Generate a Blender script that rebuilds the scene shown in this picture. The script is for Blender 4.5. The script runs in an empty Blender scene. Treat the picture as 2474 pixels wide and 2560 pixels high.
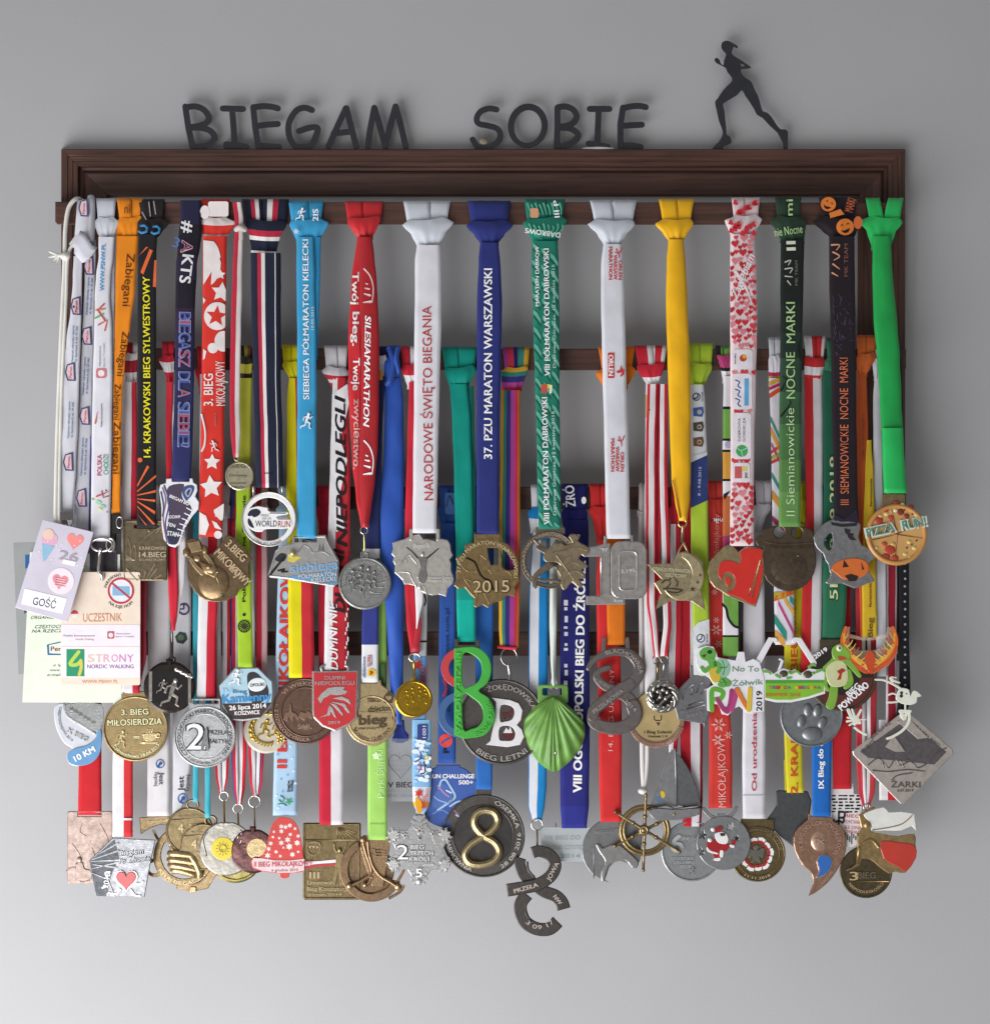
import bpy, math, random
from mathutils import Vector, noise
from mathutils.geometry import tessellate_polygon
C = bpy.context.scene
# ---------------------------------------------------------------- camera, light, exposure (lengths in millimetres, 1 unit = 1 m)
D = 1200.0                      # lens to wall
S = 0.4138                      # millimetres on the wall for one pixel of the photograph
CX, CY = 1237.0, 1280.0
cam = bpy.data.objects.new('camera', bpy.data.cameras.new('camera'))
C.collection.objects.link(cam)
cam.location = (0, -D * .001, 0); cam.rotation_euler = (math.pi / 2, 0, 0)
cam.data.sensor_fit = 'HORIZONTAL'; cam.data.sensor_width = 36
cam.data.lens = 36 * D / (2474 * S); cam.data.clip_start = .01; cam.data.clip_end = 50
C.camera = cam
w = bpy.data.worlds.new('World'); C.world = w; w.use_nodes = True
nt = w.node_tree; bg = nt.nodes['Background']
tc = nt.nodes.new('ShaderNodeTexCoord'); sp = nt.nodes.new('ShaderNodeSeparateXYZ'); rp = nt.nodes.new('ShaderNodeValToRGB')
nt.links.new(tc.outputs['Generated'], sp.inputs[0]); mr = nt.nodes.new('ShaderNodeMapRange')
mr.inputs['From Min'].default_value = -1; nt.links.new(sp.outputs['X'], mr.inputs['Value'])
nt.links.new(mr.outputs[0], rp.inputs[0]); nt.links.new(rp.outputs[0], bg.inputs[0])
rp.color_ramp.elements[0].color = (1, .99, .985, 1); rp.color_ramp.elements[1].color = (.36, .36, .37, 1)
bg.inputs[1].default_value = .39
def area(name, loc, target, sx, sy, power, col):
    l = bpy.data.lights.new(name, 'AREA'); l.shape = 'RECTANGLE'; l.size = sx; l.size_y = sy; l.energy = power; l.color = col
    o = bpy.data.objects.new(name, l); C.collection.objects.link(o); o.location = loc
    o.rotation_euler = (Vector(target) - Vector(loc)).to_track_quat('-Z', 'Y').to_euler(); return o
area('window_light', (-1.02, -1.0, -1.22), (0, 0, -.28), 1.9, 1.5, 48, (.99, .985, 1))
C.view_settings.view_transform = 'Standard'; C.view_settings.look = 'None'
C.view_settings.gamma = 1; C.view_settings.exposure = .3; C.view_settings.use_curve_mapping = False
C.cycles.max_bounces = 6; C.cycles.use_denoising = True

# ---------------------------------------------------------------- measuring: pixel of the photograph + millimetres off the wall -> point
def P(x, y, d):
    f = (D - d) / D * S * .001
    return Vector(((x - CX) * f, -d * .001, (CY - y) * f))
class Zm:                        # coordinates read off an enlarged crop of the photograph
    def __init__(s, ox, oy, k): s.o = (ox, oy); s.k = k
    def __call__(s, *a): return [(s.o[0] + a[i] / s.k, s.o[1] + a[i + 1] / s.k) for i in range(0, len(a), 2)]
    def p(s, x, y): return (s.o[0] + x / s.k, s.o[1] + y / s.k)
Z5 = 3.788
zf, zg, zh, zi, zj = (Zm(x, 900, Z5) for x in (0, 450, 900, 1350, 1800))
zk, zl, zm, zn = (Zm(x, 1300, Z5) for x in (0, 450, 900, 1350))
zo = Zm(1800, 1300, 3.157); zp = Zm(100, 1750, Z5); zq = Zm(550, 1750, Z5)
zr = Zm(950, 1750, 3.266); zs = Zm(1350, 1750, 3.266); zt = Zm(1800, 1850, 3.157); za = Zm(0, 450, Z5)

# ---------------------------------------------------------------- materials
def lin(h):
    h = h.lstrip('#'); out = []
    for i in (0, 2, 4):
        c = int(h[i:i + 2], 16) / 255; out.append(c / 12.92 if c <= .04045 else ((c + .055) / 1.055) ** 2.4)
    return out
_m = {}
def mk(key, base, rough=.6, metal=0., var=.12, vscale=90, bump=.15, bscale=300, coat=0., dark=None, trans=0., sheen=0., alpha=1., ior=1.45, spec=.5):
    if key in _m: return _m[key]
    m = bpy.data.materials.new(key.replace('#', '')); m.use_nodes = True; n = m.node_tree; b = n.nodes['Principled BSDF']
    L = n.links.new; t = n.nodes.new('ShaderNodeTexCoord'); nz = n.nodes.new('ShaderNodeTexNoise')
    nz.inputs['Scale'].default_value = vscale; nz.inputs['Detail'].default_value = 4; L(t.outputs['Object'], nz.inputs['Vector'])
    r = n.nodes.new('ShaderNodeValToRGB'); r.color_ramp.elements[0].position = .3; r.color_ramp.elements[1].position = .68
    lo = dark or [c * (1 - var * 2) for c in base]; hi = base if dark else [min(1, c * (1 + var * .6)) for c in base]
    r.color_ramp.elements[0].color = (*lo, 1); r.color_ramp.elements[1].color = (*hi, 1)
    L(nz.outputs['Fac'], r.inputs[0]); L(r.outputs[0], b.inputs['Base Color'])
    b.inputs['Roughness'].default_value = rough; b.inputs['Metallic'].default_value = metal
    b.inputs['Coat Weight'].default_value = coat; b.inputs['Coat Roughness'].default_value = .12
    b.inputs['Transmission Weight'].default_value = trans; b.inputs['Alpha'].default_value = alpha
    b.inputs['Sheen Weight'].default_value = sheen; b.inputs['IOR'].default_value = ior; b.inputs['Specular IOR Level'].default_value = spec
    if metal:
        rr = n.nodes.new('ShaderNodeMapRange'); rr.inputs['To Min'].default_value = rough + .18; rr.inputs['To Max'].default_value = max(.08, rough - .1)
        L(nz.outputs['Fac'], rr.inputs['Value']); L(rr.outputs[0], b.inputs['Roughness'])
    if bump:
        n2 = n.nodes.new('ShaderNodeTexNoise'); n2.inputs['Scale'].default_value = bscale; n2.inputs['Detail'].default_value = 3
        L(t.outputs['Object'], n2.inputs['Vector']); bp = n.nodes.new('ShaderNodeBump')
        bp.inputs['Strength'].default_value = bump; bp.inputs['Distance'].default_value = .0012
        L(n2.outputs['Fac'], bp.inputs['Height']); L(bp.outputs[0], b.inputs['Normal'])
    _m[key] = m; return m
def fab(h): return mk('fabric_' + h, lin(h), .8, var=.05, vscale=45, bump=.2, bscale=1500, sheen=.12, spec=.2)
def satin(h): return mk('satin_' + h, lin(h), .45, var=.05, vscale=40, bump=.15, bscale=900, sheen=.15, spec=.4)
def ink(h): return mk('ink_' + h, lin(h), .65, var=.04, bump=.1, spec=.25)
def dull(h, k=.28):
    c = lin(h); g = .3 * c[0] + .6 * c[1] + .1 * c[2]; return [q + (g - q) * k for q in c]
def metal(h, rough=.38, dk=.8): return mk('metal_%s_%d' % (h, rough * 100), [min(.8, c * 1.3) for c in dull(h)], rough - .07, .74, vscale=220, bump=.14, bscale=900, dark=[c * (.54 + dk * .46) for c in dull(h)])
def shiny(h, rough=.16): return mk('shiny_%s_%d' % (h, rough * 100), lin(h), rough, 1., vscale=50, bump=.3, bscale=110, dark=[c * .75 for c in lin(h)])
def enam(h): return mk('enamel_' + h, lin(h), .35, var=.05, bump=.12, bscale=150, coat=.5)
def card(h): return mk('card_' + h, lin(h), .5, var=.03, bump=.05, spec=.4)
def clear(h='F4F6F8', a=.25): return mk('acrylic_%s_%d' % (h, a * 100), lin(h), .15, var=.02, bump=.05, alpha=a, coat=.4)
WHT, BLK = 'E9E7E9', '141417'

# ---------------------------------------------------------------- things, parts, meshes
ALL = []
class MB:
    def __init__(s, name, root, parent, label=None):
        s.name, s.root, s.parent, s.label = name, root, parent, label; s.v = []; s.f = []; s.m = []; s.mats = []; s.smooth = []; s.ob = None; ALL.append(s)
    def mi(s, m):
        if m not in s.mats: s.mats.append(m)
        return s.mats.index(m)
    def add(s, v, f, m, smooth=False):
        b = len(s.v); s.v += v; ms = m if isinstance(m, list) else [m] * len(f)
        for q, mm in zip(f, ms): s.f.append([b + i for i in q]); s.m.append(s.mi(mm)); s.smooth.append(smooth)
    def p(s, name, label=None): return MB(name, s.root, s, label)
    def build(s):
        if not s.v: return
        o0 = s.root.loc if s.root else Vector((0, 0, 0))
        me = bpy.data.meshes.new(s.name); me.from_pydata([tuple(q - o0) for q in s.v], [], s.f)
        for m in s.mats: me.materials.append(m)
        me.polygons.foreach_set('material_index', s.m); me.polygons.foreach_set('use_smooth', s.smooth)
        me.update()
        o = bpy.data.objects.new(s.name, me); C.collection.objects.link(o); s.ob = o
        if s.label: o['label'] = s.label
        if s.parent is not None: o.parent = s.parent.ob
        elif s.root is not None: o.parent = s.root.ob
class Th:                        # a thing: an Empty where it hangs or stands
    def __init__(s, name, label, cat, x, y, d, group=None):
        s.loc = P(x, y, d); o = bpy.data.objects.new(name, None); C.collection.objects.link(o); o.location = s.loc
        o.empty_display_size = .01; o['label'] = label; o['category'] = cat
        if group: o['group'] = group
        s.ob = o
    def p(s, name, label=None): return MB(name, s, None, label)
def dv(d, x, y): return d(x, y) if callable(d) else d
def plane(d0, cx, cy, ax=0., ay=0.): return lambda x, y: d0 + ax * (x - cx) + ay * (y - cy)

# ---------------------------------------------------------------- outlines
def circ(cx, cy, r, n=44, ry=None, rot=0):
    ry = ry or r; c, q = math.cos(math.radians(rot)), math.sin(math.radians(rot)); o = []
    for i in range(n):
        a = 2 * math.pi * i / n; x, y = r * math.cos(a), ry * math.sin(a); o.append((cx + x * c - y * q, cy + x * q + y * c))
    return o
def star(cx, cy, R, r, n=5, rot=0):
    return [(cx + (R if i % 2 == 0 else r) * math.sin(math.pi * i / n + math.radians(rot)), cy - (R if i % 2 == 0 else r) * math.cos(math.pi * i / n + math.radians(rot))) for i in range(2 * n)]
def rect(x0, y0, x1, y1): return [(x0, y0), (x1, y0), (x1, y1), (x0, y1)]
def rrect(x0, y0, x1, y1, r, n=5):
    o = []
    for cx, cy, a0 in ((x1 - r, y0 + r, -90), (x1 - r, y1 - r, 0), (x0 + r, y1 - r, 90), (x0 + r, y0 + r, 180)):
        for i in range(n + 1):
            a = math.radians(a0 + 90 * i / n); o.append((cx + r * math.cos(a), cy + r * math.sin(a)))
    return o
def heart(cx, cy, w, h, rot=0, n=28):
    o = []; c, q = math.cos(math.radians(rot)), math.sin(math.radians(rot))
    for i in range(n):
        t = 2 * math.pi * i / n; x = 16 * math.sin(t) ** 3 / 32 * w
        y = -(13 * math.cos(t) - 5 * math.cos(2 * t) - 2 * math.cos(3 * t) - math.cos(4 * t)) / 29 * h
        o.append((cx + x * c - y * q, cy + x * q + y * c))
    return o
def cat(pts, closed=False, n=6):  # smooth curve through points of any dimension
    N = len(pts); o = []
    for i in range(N if closed else N - 1):
        g = lambda k: pts[k % N] if closed else pts[max(0, min(N - 1, k))]
        a, b, c, d = g(i - 1), g(i), g(i + 1), g(i + 2)
        for j in range(n):
            t = j / n; o.append(tuple(.5 * (2 * b[k] + (c[k] - a[k]) * t + (2 * a[k] - 5 * b[k] + 4 * c[k] - d[k]) * t * t + (3 * b[k] - a[k] - 3 * c[k] + d[k]) * t ** 3) for k in range(len(b))))
    if not closed: o.append(tuple(pts[-1]))
    return o
def stroke(pts, w, w1=None, cap=4):
    n = len(pts); L, R = [], []; w1 = w if w1 is None else w1
    def nrm(i):
        a, b = pts[max(0, i - 1)], pts[min(n - 1, i + 1)]; x, y = b[0] - a[0], b[1] - a[1]; l = math.hypot(x, y) or 1; return -y / l, x / l
    for i in range(n):
        h = (w + (w1 - w) * i / max(1, n - 1)) / 2; nx, ny = nrm(i); L.append((pts[i][0] + nx * h, pts[i][1] + ny * h)); R.append((pts[i][0] - nx * h, pts[i][1] - ny * h))
    def capf(i, h, s):
        nx, ny = nrm(i); tx_, ty_ = ny * s, -nx * s
        return [(pts[i][0] + s * h * nx * math.cos(math.pi * k / (cap + 1)) + h * tx_ * math.sin(math.pi * k / (cap + 1)), pts[i][1] + s * h * ny * math.cos(math.pi * k / (cap + 1)) + h * ty_ * math.sin(math.pi * k / (cap + 1))) for k in range(1, cap + 1)]
    return L + (capf(n - 1, w1 / 2, 1) if cap else []) + R[::-1] + (capf(0, w / 2, -1) if cap else [])
def area2(o): return sum(o[i][0] * o[(i + 1) % len(o)][1] - o[(i + 1) % len(o)][0] * o[i][1] for i in range(len(o)))
def clean(o):
    r = []
    for q in o:
        if not r or abs(q[0] - r[-1][0]) + abs(q[1] - r[-1][1]) > .05: r.append(q)
    if len(r) > 2 and abs(r[0][0] - r[-1][0]) + abs(r[0][1] - r[-1][1]) < .05: r.pop()
    return r
def inset(o, b):
    n = len(o); r = []
    for i in range(n):
        a, c, e = o[i - 1], o[i], o[(i + 1) % n]
        x1, y1, x2, y2 = c[0] - a[0], c[1] - a[1], e[0] - c[0], e[1] - c[1]
        l1, l2 = math.hypot(x1, y1) or 1, math.hypot(x2, y2) or 1
        nx, ny = -y1 / l1 - y2 / l2, x1 / l1 + x2 / l2; l = math.hypot(nx, ny) or 1
        k = min(1.6, 2 / max(.6, l)) / 1.0
        r.append((c[0] + nx / l * b * k, c[1] + ny / l * b * k))
    return r
def sh(mb, o, d, t, mat, holes=(), bev=1.2, side=None):
    """an outline with thickness t (mm) standing on depth d, its front edge rounded off by bev pixels"""
    loops = []
    for k, q in enumerate([o] + list(holes)):
        q = clean(q)
        if (area2(q) > 0) != (k == 0): q = q[::-1]
        loops.append(q)
    v = []; f = []; ms = []; sm = side or mat; fronts = []
    if not (t and bev): bev = 0
    for q in loops:
        n = len(q); b0 = len(v)
        if t:
            v += [P(x, y, dv(d, x, y)) for x, y in q]; b1 = len(v); z1 = t - (bev * S if bev else 0) * .8
            v += [P(x, y, dv(d, x, y) + z1) for x, y in q]
            for i in range(n): j = (i + 1) % n; f.append([b0 + i, b0 + j, b1 + j, b1 + i]); ms.append(sm)
            if bev:
                qi = inset(q, bev); b2 = len(v); v += [P(x, y, dv(d, x, y) + t) for x, y in qi]
                for i in range(n): j = (i + 1) % n; f.append([b1 + i, b1 + j, b2 + j, b2 + i]); ms.append(mat)
                fronts.append((b2, qi))
            else: fronts.append((b1, q))
        else:
            v += [P(x, y, dv(d, x, y)) for x, y in q]; fronts.append((b0, q))
    idx = [b + i for b, q in fronts for i in range(len(q))]
    flat = [xy for b, q in fronts for xy in q]
    if not t and callable(d):    # prints follow the cloth: cut long triangles up and lay every corner on it
        st = [tuple(flat[i] for i in tri) for tri in tessellate_polygon([[Vector((x, y, 0)) for x, y in q] for b, q in fronts])]
        while st and len(v) < 6000:
            a_, b_, c_ = st.pop(); e_ = [(math.dist(a_, b_), 0), (math.dist(b_, c_), 1), (math.dist(c_, a_), 2)]; L_, k_ = max(e_)
            if L_ > 13:
                p_ = (a_, b_, c_); u_, w_, o_ = p_[k_], p_[(k_ + 1) % 3], p_[(k_ + 2) % 3]; m_ = ((u_[0] + w_[0]) / 2, (u_[1] + w_[1]) / 2); st += [(u_, m_, o_), (m_, w_, o_)]; continue
            n_ = len(v); v += [P(x, y, dv(d, x, y)) for x, y in (a_, b_, c_)]; f.append([n_, n_ + 1, n_ + 2]); ms.append(mat)
    else:
        for tri in tessellate_polygon([[Vector((x, y, 0)) for x, y in q] for b, q in fronts]): f.append([idx[i] for i in tri]); ms.append(mat)
    if t:
        idb = []; off = 0; per = 3 if bev else 2
        for b, q in fronts: b0 = b - (per - 1) * len(q); idb += [b0 + i for i in range(len(q))]
        for tri in tessellate_polygon([[Vector((x, y, 0)) for x, y in q] for q in loops]): f.append([idb[i] for i in tri][::-1]); ms.append(sm)
    mb.add(v, f, ms)
def tb(mb, pts, r, mat, closed=False, n=7, r1=None):
    """a round wire or cord through (x, y, depth) points; r in pixels"""
    q = [P(*p) for p in pts]; N = len(q); v = []; f = []
    for i in range(N):
        a, b = (q[i - 1], q[(i + 1) % N]) if closed else (q[max(0, i - 1)], q[min(N - 1, i + 1)])
        t = (b - a).normalized(); u = t.cross(Vector((0, 1, 0)))
        if u.length < .1: u = t.cross(Vector((1, 0, 0)))
        u.normalize(); w_ = t.cross(u); rr = (r if r1 is None else r + (r1 - r) * i / max(1, N - 1)) * S * .001
        v += [q[i] + (u * math.cos(2 * math.pi * k / n) + w_ * math.sin(2 * math.pi * k / n)) * rr for k in range(n)]
    for i in range(N if closed else N - 1):
        j = (i + 1) % N
        for k in range(n): l = (k + 1) % n; f.append([i * n + k, i * n + l, j * n + l, j * n + k])
    if not closed: f.append(list(range(n))); f.append([(N - 1) * n + k for k in range(n)][::-1])
    mb.add(v, f, mat, True)
def line(mb, pts, d, r, mat, **k): tb(mb, [(x, y, dv(d, x, y)) for x, y in pts], r, mat, **k)
def ring(mb, cx, cy, d, R, r, mat, ry=None, n=26): tb(mb, [(x, y, d + 1.5 * math.sin(3 * i)) if 0 else (x, y, d) for i, (x, y) in enumerate(circ(cx, cy, R, n, ry))], r, mat, closed=True, n=6)
def ball(mb, cx, cy, d, r, mat, ry=None, rd=None, rot=0, nu=14, nv=9):
    """a rounded boss; r, ry in pixels, rd (mm) how far it stands out"""
    ry = ry or r; rd = rd or r * S; v = []; f = []; c, q = math.cos(math.radians(rot)), math.sin(math.radians(rot))
    for j in range(nv + 1):
        b = math.pi * j / nv
        for i in range(nu):
            a = 2 * math.pi * i / nu; x, y = r * math.sin(b) * math.cos(a), ry * math.sin(b) * math.sin(a); X, Y = cx + x * c - y * q, cy + x * q + y * c
            v.append(P(X, Y, dv(d, X, Y) + rd * math.cos(b)))
    for j in range(nv):
        for i in range(nu): k = (i + 1) % nu; f.append([j * nu + i, j * nu + k, (j + 1) * nu + k, (j + 1) * nu + i])
    mb.add(v, f, mat, True)

# ---------------------------------------------------------------- lettering
_t = {}
def glyphs(s, bold, shear):
    k = (s, bold, shear)
    if k not in _t:
        c = bpy.data.curves.new('t', 'FONT'); c.body = s; c.size = 1; c.offset = bold; c.shear = shear; c.resolution_u = 3; c.fill_mode = 'FRONT'
        o = bpy.data.objects.new('t', c); C.collection.objects.link(o)
        dg = bpy.context.evaluated_depsgraph_get(); e = o.evaluated_get(dg); me = e.to_mesh()
        v = [(p.co.x, p.co.y) for p in me.vertices]; f = [list(p.vertices) for p in me.polygons]; e.to_mesh_clear()
        bpy.data.objects.remove(o); bpy.data.curves.remove(c)
        if not v: v = [(0, 0)]
        x0, x1 = min(p[0] for p in v), max(p[0] for p in v); used = {}
        for q in f:
            for i in range(len(q)): a, b = q[i], q[(i + 1) % len(q)]; used[(a, b)] = 1
        edge = [(a, b) for a, b in used if (b, a) not in used]
        _t[k] = (v, f, x0, x1, edge)
    return _t[k]
def darkside(m):  # patina tone that also paints shade onto the sides of raised letters
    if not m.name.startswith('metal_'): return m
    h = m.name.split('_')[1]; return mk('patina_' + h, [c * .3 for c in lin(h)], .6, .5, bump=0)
def raised(m):  # worn metal brightened in colour so raised letter faces look lit
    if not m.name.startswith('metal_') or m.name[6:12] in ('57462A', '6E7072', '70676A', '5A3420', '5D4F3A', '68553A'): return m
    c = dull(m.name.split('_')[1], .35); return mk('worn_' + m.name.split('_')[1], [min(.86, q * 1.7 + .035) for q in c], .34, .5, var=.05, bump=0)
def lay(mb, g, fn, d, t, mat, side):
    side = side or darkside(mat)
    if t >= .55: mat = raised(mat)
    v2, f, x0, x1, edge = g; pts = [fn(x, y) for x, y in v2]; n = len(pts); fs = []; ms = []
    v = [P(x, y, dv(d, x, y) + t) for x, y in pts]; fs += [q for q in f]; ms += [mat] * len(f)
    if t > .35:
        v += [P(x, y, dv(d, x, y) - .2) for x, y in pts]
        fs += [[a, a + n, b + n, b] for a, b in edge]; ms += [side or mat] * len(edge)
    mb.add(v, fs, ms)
def tx(mb, s, cx, cy, L, H, rot, mat, d, t=.15, bold=.02, shear=0., side=None):
    """text centred on (cx, cy), L long and H tall (capitals), turned rot degrees (90 reads upwards)"""
    ex = max(0, bold) * .8; g = glyphs(s, min(bold, 0.), shear); x0, x1 = g[2], g[3]; kx = L / (x1 - x0 or 1); ky = H / .73; a = math.radians(rot); c, q = math.cos(a), math.sin(a)
    def fn(x, y):
        X = (x - (x0 + x1) / 2) * kx; Y = (y - .365) * ky; return (cx + X * c - Y * q, cy - X * q - Y * c)
    lay(mb, g, fn, d, t, mat, side)
    if ex > .006:
        for k, (dx, dy) in enumerate(((-ex, -ex * .5), (ex, ex * .5), (-ex, ex * .5), (ex, -ex * .5))[:4 if ex > .012 else 2]): lay(mb, g, lambda x, y: fn(x + dx, y + dy), d, t - .02 * (k + 1), mat, side)
def tx2(mb, s, cx, cy, L, H, rot, mat, d, under, t=.9):  # shadow of the letters painted as a darker, shifted copy underneath
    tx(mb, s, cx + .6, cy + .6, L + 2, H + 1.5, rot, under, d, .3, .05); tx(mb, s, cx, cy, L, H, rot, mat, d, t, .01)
def arc(mb, s, cx, cy, R, mid, span, H, mat, d, t=.7, low=False, bold=.02, side=None):
    """text round a circle: mid and span in degrees, 0 at the top, clockwise; low = reads along the bottom"""
    g = glyphs(s, min(bold, 0.), 0.); x0, x1 = g[2], g[3]; ky = H / .73
    def fn(x, y):
        u = (x - (x0 + x1) / 2) / (x1 - x0 or 1) * span; r = R + (-1 if low else 1) * (y - .365) * ky; a = math.radians(mid + (-u if low else u))
        return (cx + r * math.sin(a), cy - r * math.cos(a))
    lay(mb, g, fn, d, t, mat, side)
    if bold >= .012:
        for k, dx in enumerate((-bold * .7, bold * .7)): lay(mb, g, lambda x, y: fn(x + dx, y + dx * .4), d, t - .02 * (k + 1), mat, side)

# ---------------------------------------------------------------- ribbons
BAR = {1: (504, 562), 2: (870, 926), 3: (1216, 1274), 4: (1578, 1640)}
def rd(row, y): return 46 + max(-6, (y - BAR[row][0] - 26) / 360 * 10)
def grid(mb, rows, colm, thick=.5):
    """rows of (x, y, depth) points make a strip of cloth; colm(i, j) gives the material of a face"""
    n = len(rows[0]); v = [P(*p) for r in rows for p in r]; N = len(v); v += [P(x, y, d - thick) for r in rows for x, y, d in r]; f = []; ms = []
    for i in range(len(rows) - 1):
        for j in range(n - 1):
            a = i * n + j; q = [a, a + n, a + n + 1, a + 1]; m = colm(i, j); f.append(q); ms.append(m); f.append([N + k for k in q[::-1]]); ms.append(m)
        for j, s_ in ((0, 0), (n - 1, 1)):
            a = i * n + j; f.append([a, N + a, N + a + n, a + n] if not s_ else [a + n, N + a + n, N + a, a]); ms.append(colm(i, min(j, n - 2)))
    mb.add(v, f, ms, True)
def stripes(cols, n0=7):
    if not isinstance(cols, list): return [i / (n0 - 1) for i in range(n0)], lambda s: cols
    tot = sum(w_ for w_, m in cols); e = []; a = 0
    for w_, m in cols: e.append((a / tot, (a + w_) / tot, m)); a += w_
    ss = sorted(set([round(x[0], 4) for x in e] + [1.0] + [i / (n0 - 1) for i in range(n0)])); o = [ss[0]]
    for x in ss[1:]:
        if x - o[-1] > .02 or any(abs(x - z[0]) < 1e-3 for z in e) or x == 1.0: o.append(x)
    def fm(s):
        for a, b, m in e:
            if a - 1e-6 <= s <= b: return m
        return e[-1][2]
    return o, fm
def itp(st, y):
    if y <= st[0][0]: return st[0][1:3]
    for a, b in zip(st, st[1:]):
        if y <= b[0]:
            t = (y - a[0]) / (b[0] - a[0] or 1); t2 = t * t * (3 - 2 * t) * .6 + t * .4; return [a[k] + (b[k] - a[k]) * t2 for k in (1, 2)]
    return st[-1][1:3]
def ribbon(mb, st, row, cols, off=0., bands=(), bow=.5, fold=.7, tuck=True, seed=None, df=None, step=12):
    """a hanging strip through stations (y, left edge, right edge); returns the depth of its face for prints"""
    seed = st[0][1] * .37 if seed is None else seed; base = df or (lambda y: rd(row, y) + 2.4 + off)
    y0, y1 = st[0][0], st[-1][0]; n = max(3, int((y1 - y0) / step)); ys = sorted(set([y0 + (y1 - y0) * i / n for i in range(n + 1)] + [b[0] for b in bands if y0 < b[0] < y1]))
    ss, fm = stripes(cols); allb = [(b[0], stripes(b[1])[1]) for b in bands] + [(1e9, fm)]
    for b in bands:
        for s_ in stripes(b[1])[0]:
            if all(abs(s_ - q) > .015 for q in ss): ss = sorted(ss + [s_])
    def dep(s, y): return base(y) + bow * 4 * s * (1 - s) - bow * .5 + fold * noise.noise(Vector((s * 1.4 + seed, y * .012, seed))) + .34 * noise.noise(Vector((s * 3 + seed, y * .04, 7)))
    rows = []
    for y in ys:
        xl, xr = itp(st, y); jl = .9 * noise.noise(Vector((seed, y * .02, 1))); jr = .9 * noise.noise(Vector((seed, y * .02, 5)))
        rows.append([(xl + jl + (xr + jr - xl - jl) * s, y, dep(s, y)) for s in ss])
    if tuck: rows.append([(x, y + 1.2, d - 1.8) for x, y, d in rows[-1]]); rows.append([(x, y - .5, d - 4.5) for x, y, d in rows[-1]])
    def colm(i, j):
        y = (ys[min(i, len(ys) - 1)] + ys[min(i + 1, len(ys) - 1)]) / 2; s = (ss[j] + ss[j + 1]) / 2
        for ye, q in allb:
            if y < ye: return q(s)
    grid(mb, rows, colm)
    def surf(x, y):
        xl, xr = itp(st, y); s = max(0, min(1, (x - xl) / (xr - xl or 1))); return dep(s, y) + .55
    return surf
def knot(mb, row, tl, tr, cl, cr, nl, nr, cols, ccols=None, yt=None, yc=None, yn=None, off=0., seam=True, big=6., gap=.5):
    """the loop over the rail (top edge tl-tr) and the collar pulled round it (cl-cr), closing to the neck nl-nr"""
    yt = yt or BAR[row][0]; yc = yc or yt + 48; yn = yn or yc + 62; rnd = random.Random(tl * 3.1); mid = (tl + tr) / 2 + rnd.uniform(-.07, .07) * (tr - tl); ins = (tr - tl) * rnd.uniform(.07, .13); d0 = 42.2 + off; skew = rnd.uniform(-.09, .09) * (tr - tl)
    halves = [(tl, mid - gap, tl + ins, mid + ins * .3), (mid - 2 + gap * 1.5, tr, mid - ins * .2 + 1, tr - ins)] if seam else [(tl, tr, tl + ins, tr - ins)]
    for k, (a, b, a2, b2) in enumerate(halves):
        ss, fm = stripes(cols); rows = []
        for y, d, u in ((yt + 5, 20, 0), (yt - 3, 25, 0), (yt - 2, d0 - 5, 0), (yt, d0 - 1, 0), (yt + 7, d0 + 1, .15), (yt + 26, d0 + 2, .5), (yc + 12, d0 + 3, 1)):
            xl, xr = a + (a2 - a) * u, b + (b2 - b) * u; rows.append([(xl + (xr - xl) * s, y + rnd.uniform(-.6, .6), d + ((.5 * 4 * s * (1 - s) - k * .8) if d > 30 else 0) + .8 * noise.noise(Vector((s * 2, y * .05, a)))) for s in ss])
        grid(mb, rows, lambda i, j: fm(((ss[j] + ss[j + 1]) / 2 + k) / 2 if seam else (ss[j] + ss[j + 1]) / 2))
    w_ = tr - tl; cm = ccols or cols; cm2 = cm if not isinstance(cm, list) else cm
    st = [(yc - 5, tl + w_ * .16, tr - w_ * .16), (yc, tl + w_ * .06, tr - w_ * .06), (yc + 9, cl, cr), (yc + 14, cl + (nl - cl) * .12, cr + (nr - cr) * .12), (yc + 34, cl + (nl - cl) * .62, cr + (nr - cr) * .62), (yn, nl, nr), (yn + 8, nl - 1, nr + 1)]
    ss = [i / 22 for i in range(23)]; cl += rnd.uniform(-4, 3); cr += rnd.uniform(-3, 4); H = st[-1][0] - st[0][0]; rows = []; ys = [st[0][0] + H * i / 16 for i in range(17)]
    for y in ys:
        xl, xr = itp(st, y); u = (y - st[0][0]) / H; bul = big * .75 * math.sin(math.pi * min(1, u * .85 + .15)) ** .6
        rows.append([(xl + (xr - xl) * s, y + 3 * math.sin(s * math.pi) * (1 - u) * 1.5 + skew * (s - .5) * (1 - u * .6), d0 + 2 + bul * (1 - abs(2 * s - 1) ** 2.5 * .6) + .7 * noise.noise(Vector((s * 4 + tl, y * .03, 2))) + 1.0 * math.sin(s * 13 + tl) * u * u + .5 * math.sin(s * 23 + tl * 2) * u) for s in ss])
    if isinstance(cm, list) and ccols is not None:   # collar cloth runs sideways: stripes become level bands
        _, fq = stripes(cm); grid(mb, rows, lambda i, j: fq((i + .5) / 16))
    else:
        _, fq = stripes(cm); grid(mb, rows, lambda i, j: fq((ss[j] + ss[j + 1]) / 2))
def medal(label, row, x, y, group='finisher medals hung on the rack', name='finisher_medal', cat_='medal'):
    return Th(name, label, cat_, x, BAR[row][0], 45, group)
def hook(th, x, y0, y1, d, h='B9A46A', R=9):
    """split ring at the ribbon's end and the wire link down to the medal"""
    m = th.p('ring'); ring(m, x, y0 + R, d, R, 1.7, shiny('D8D4C8')); tb(m, [(x, y0 + 2 * R - 1, d + 1), (x + 1, y1 - 6, d + 1.5), (x, y1, d)], 2.4, shiny(h)); return m
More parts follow.
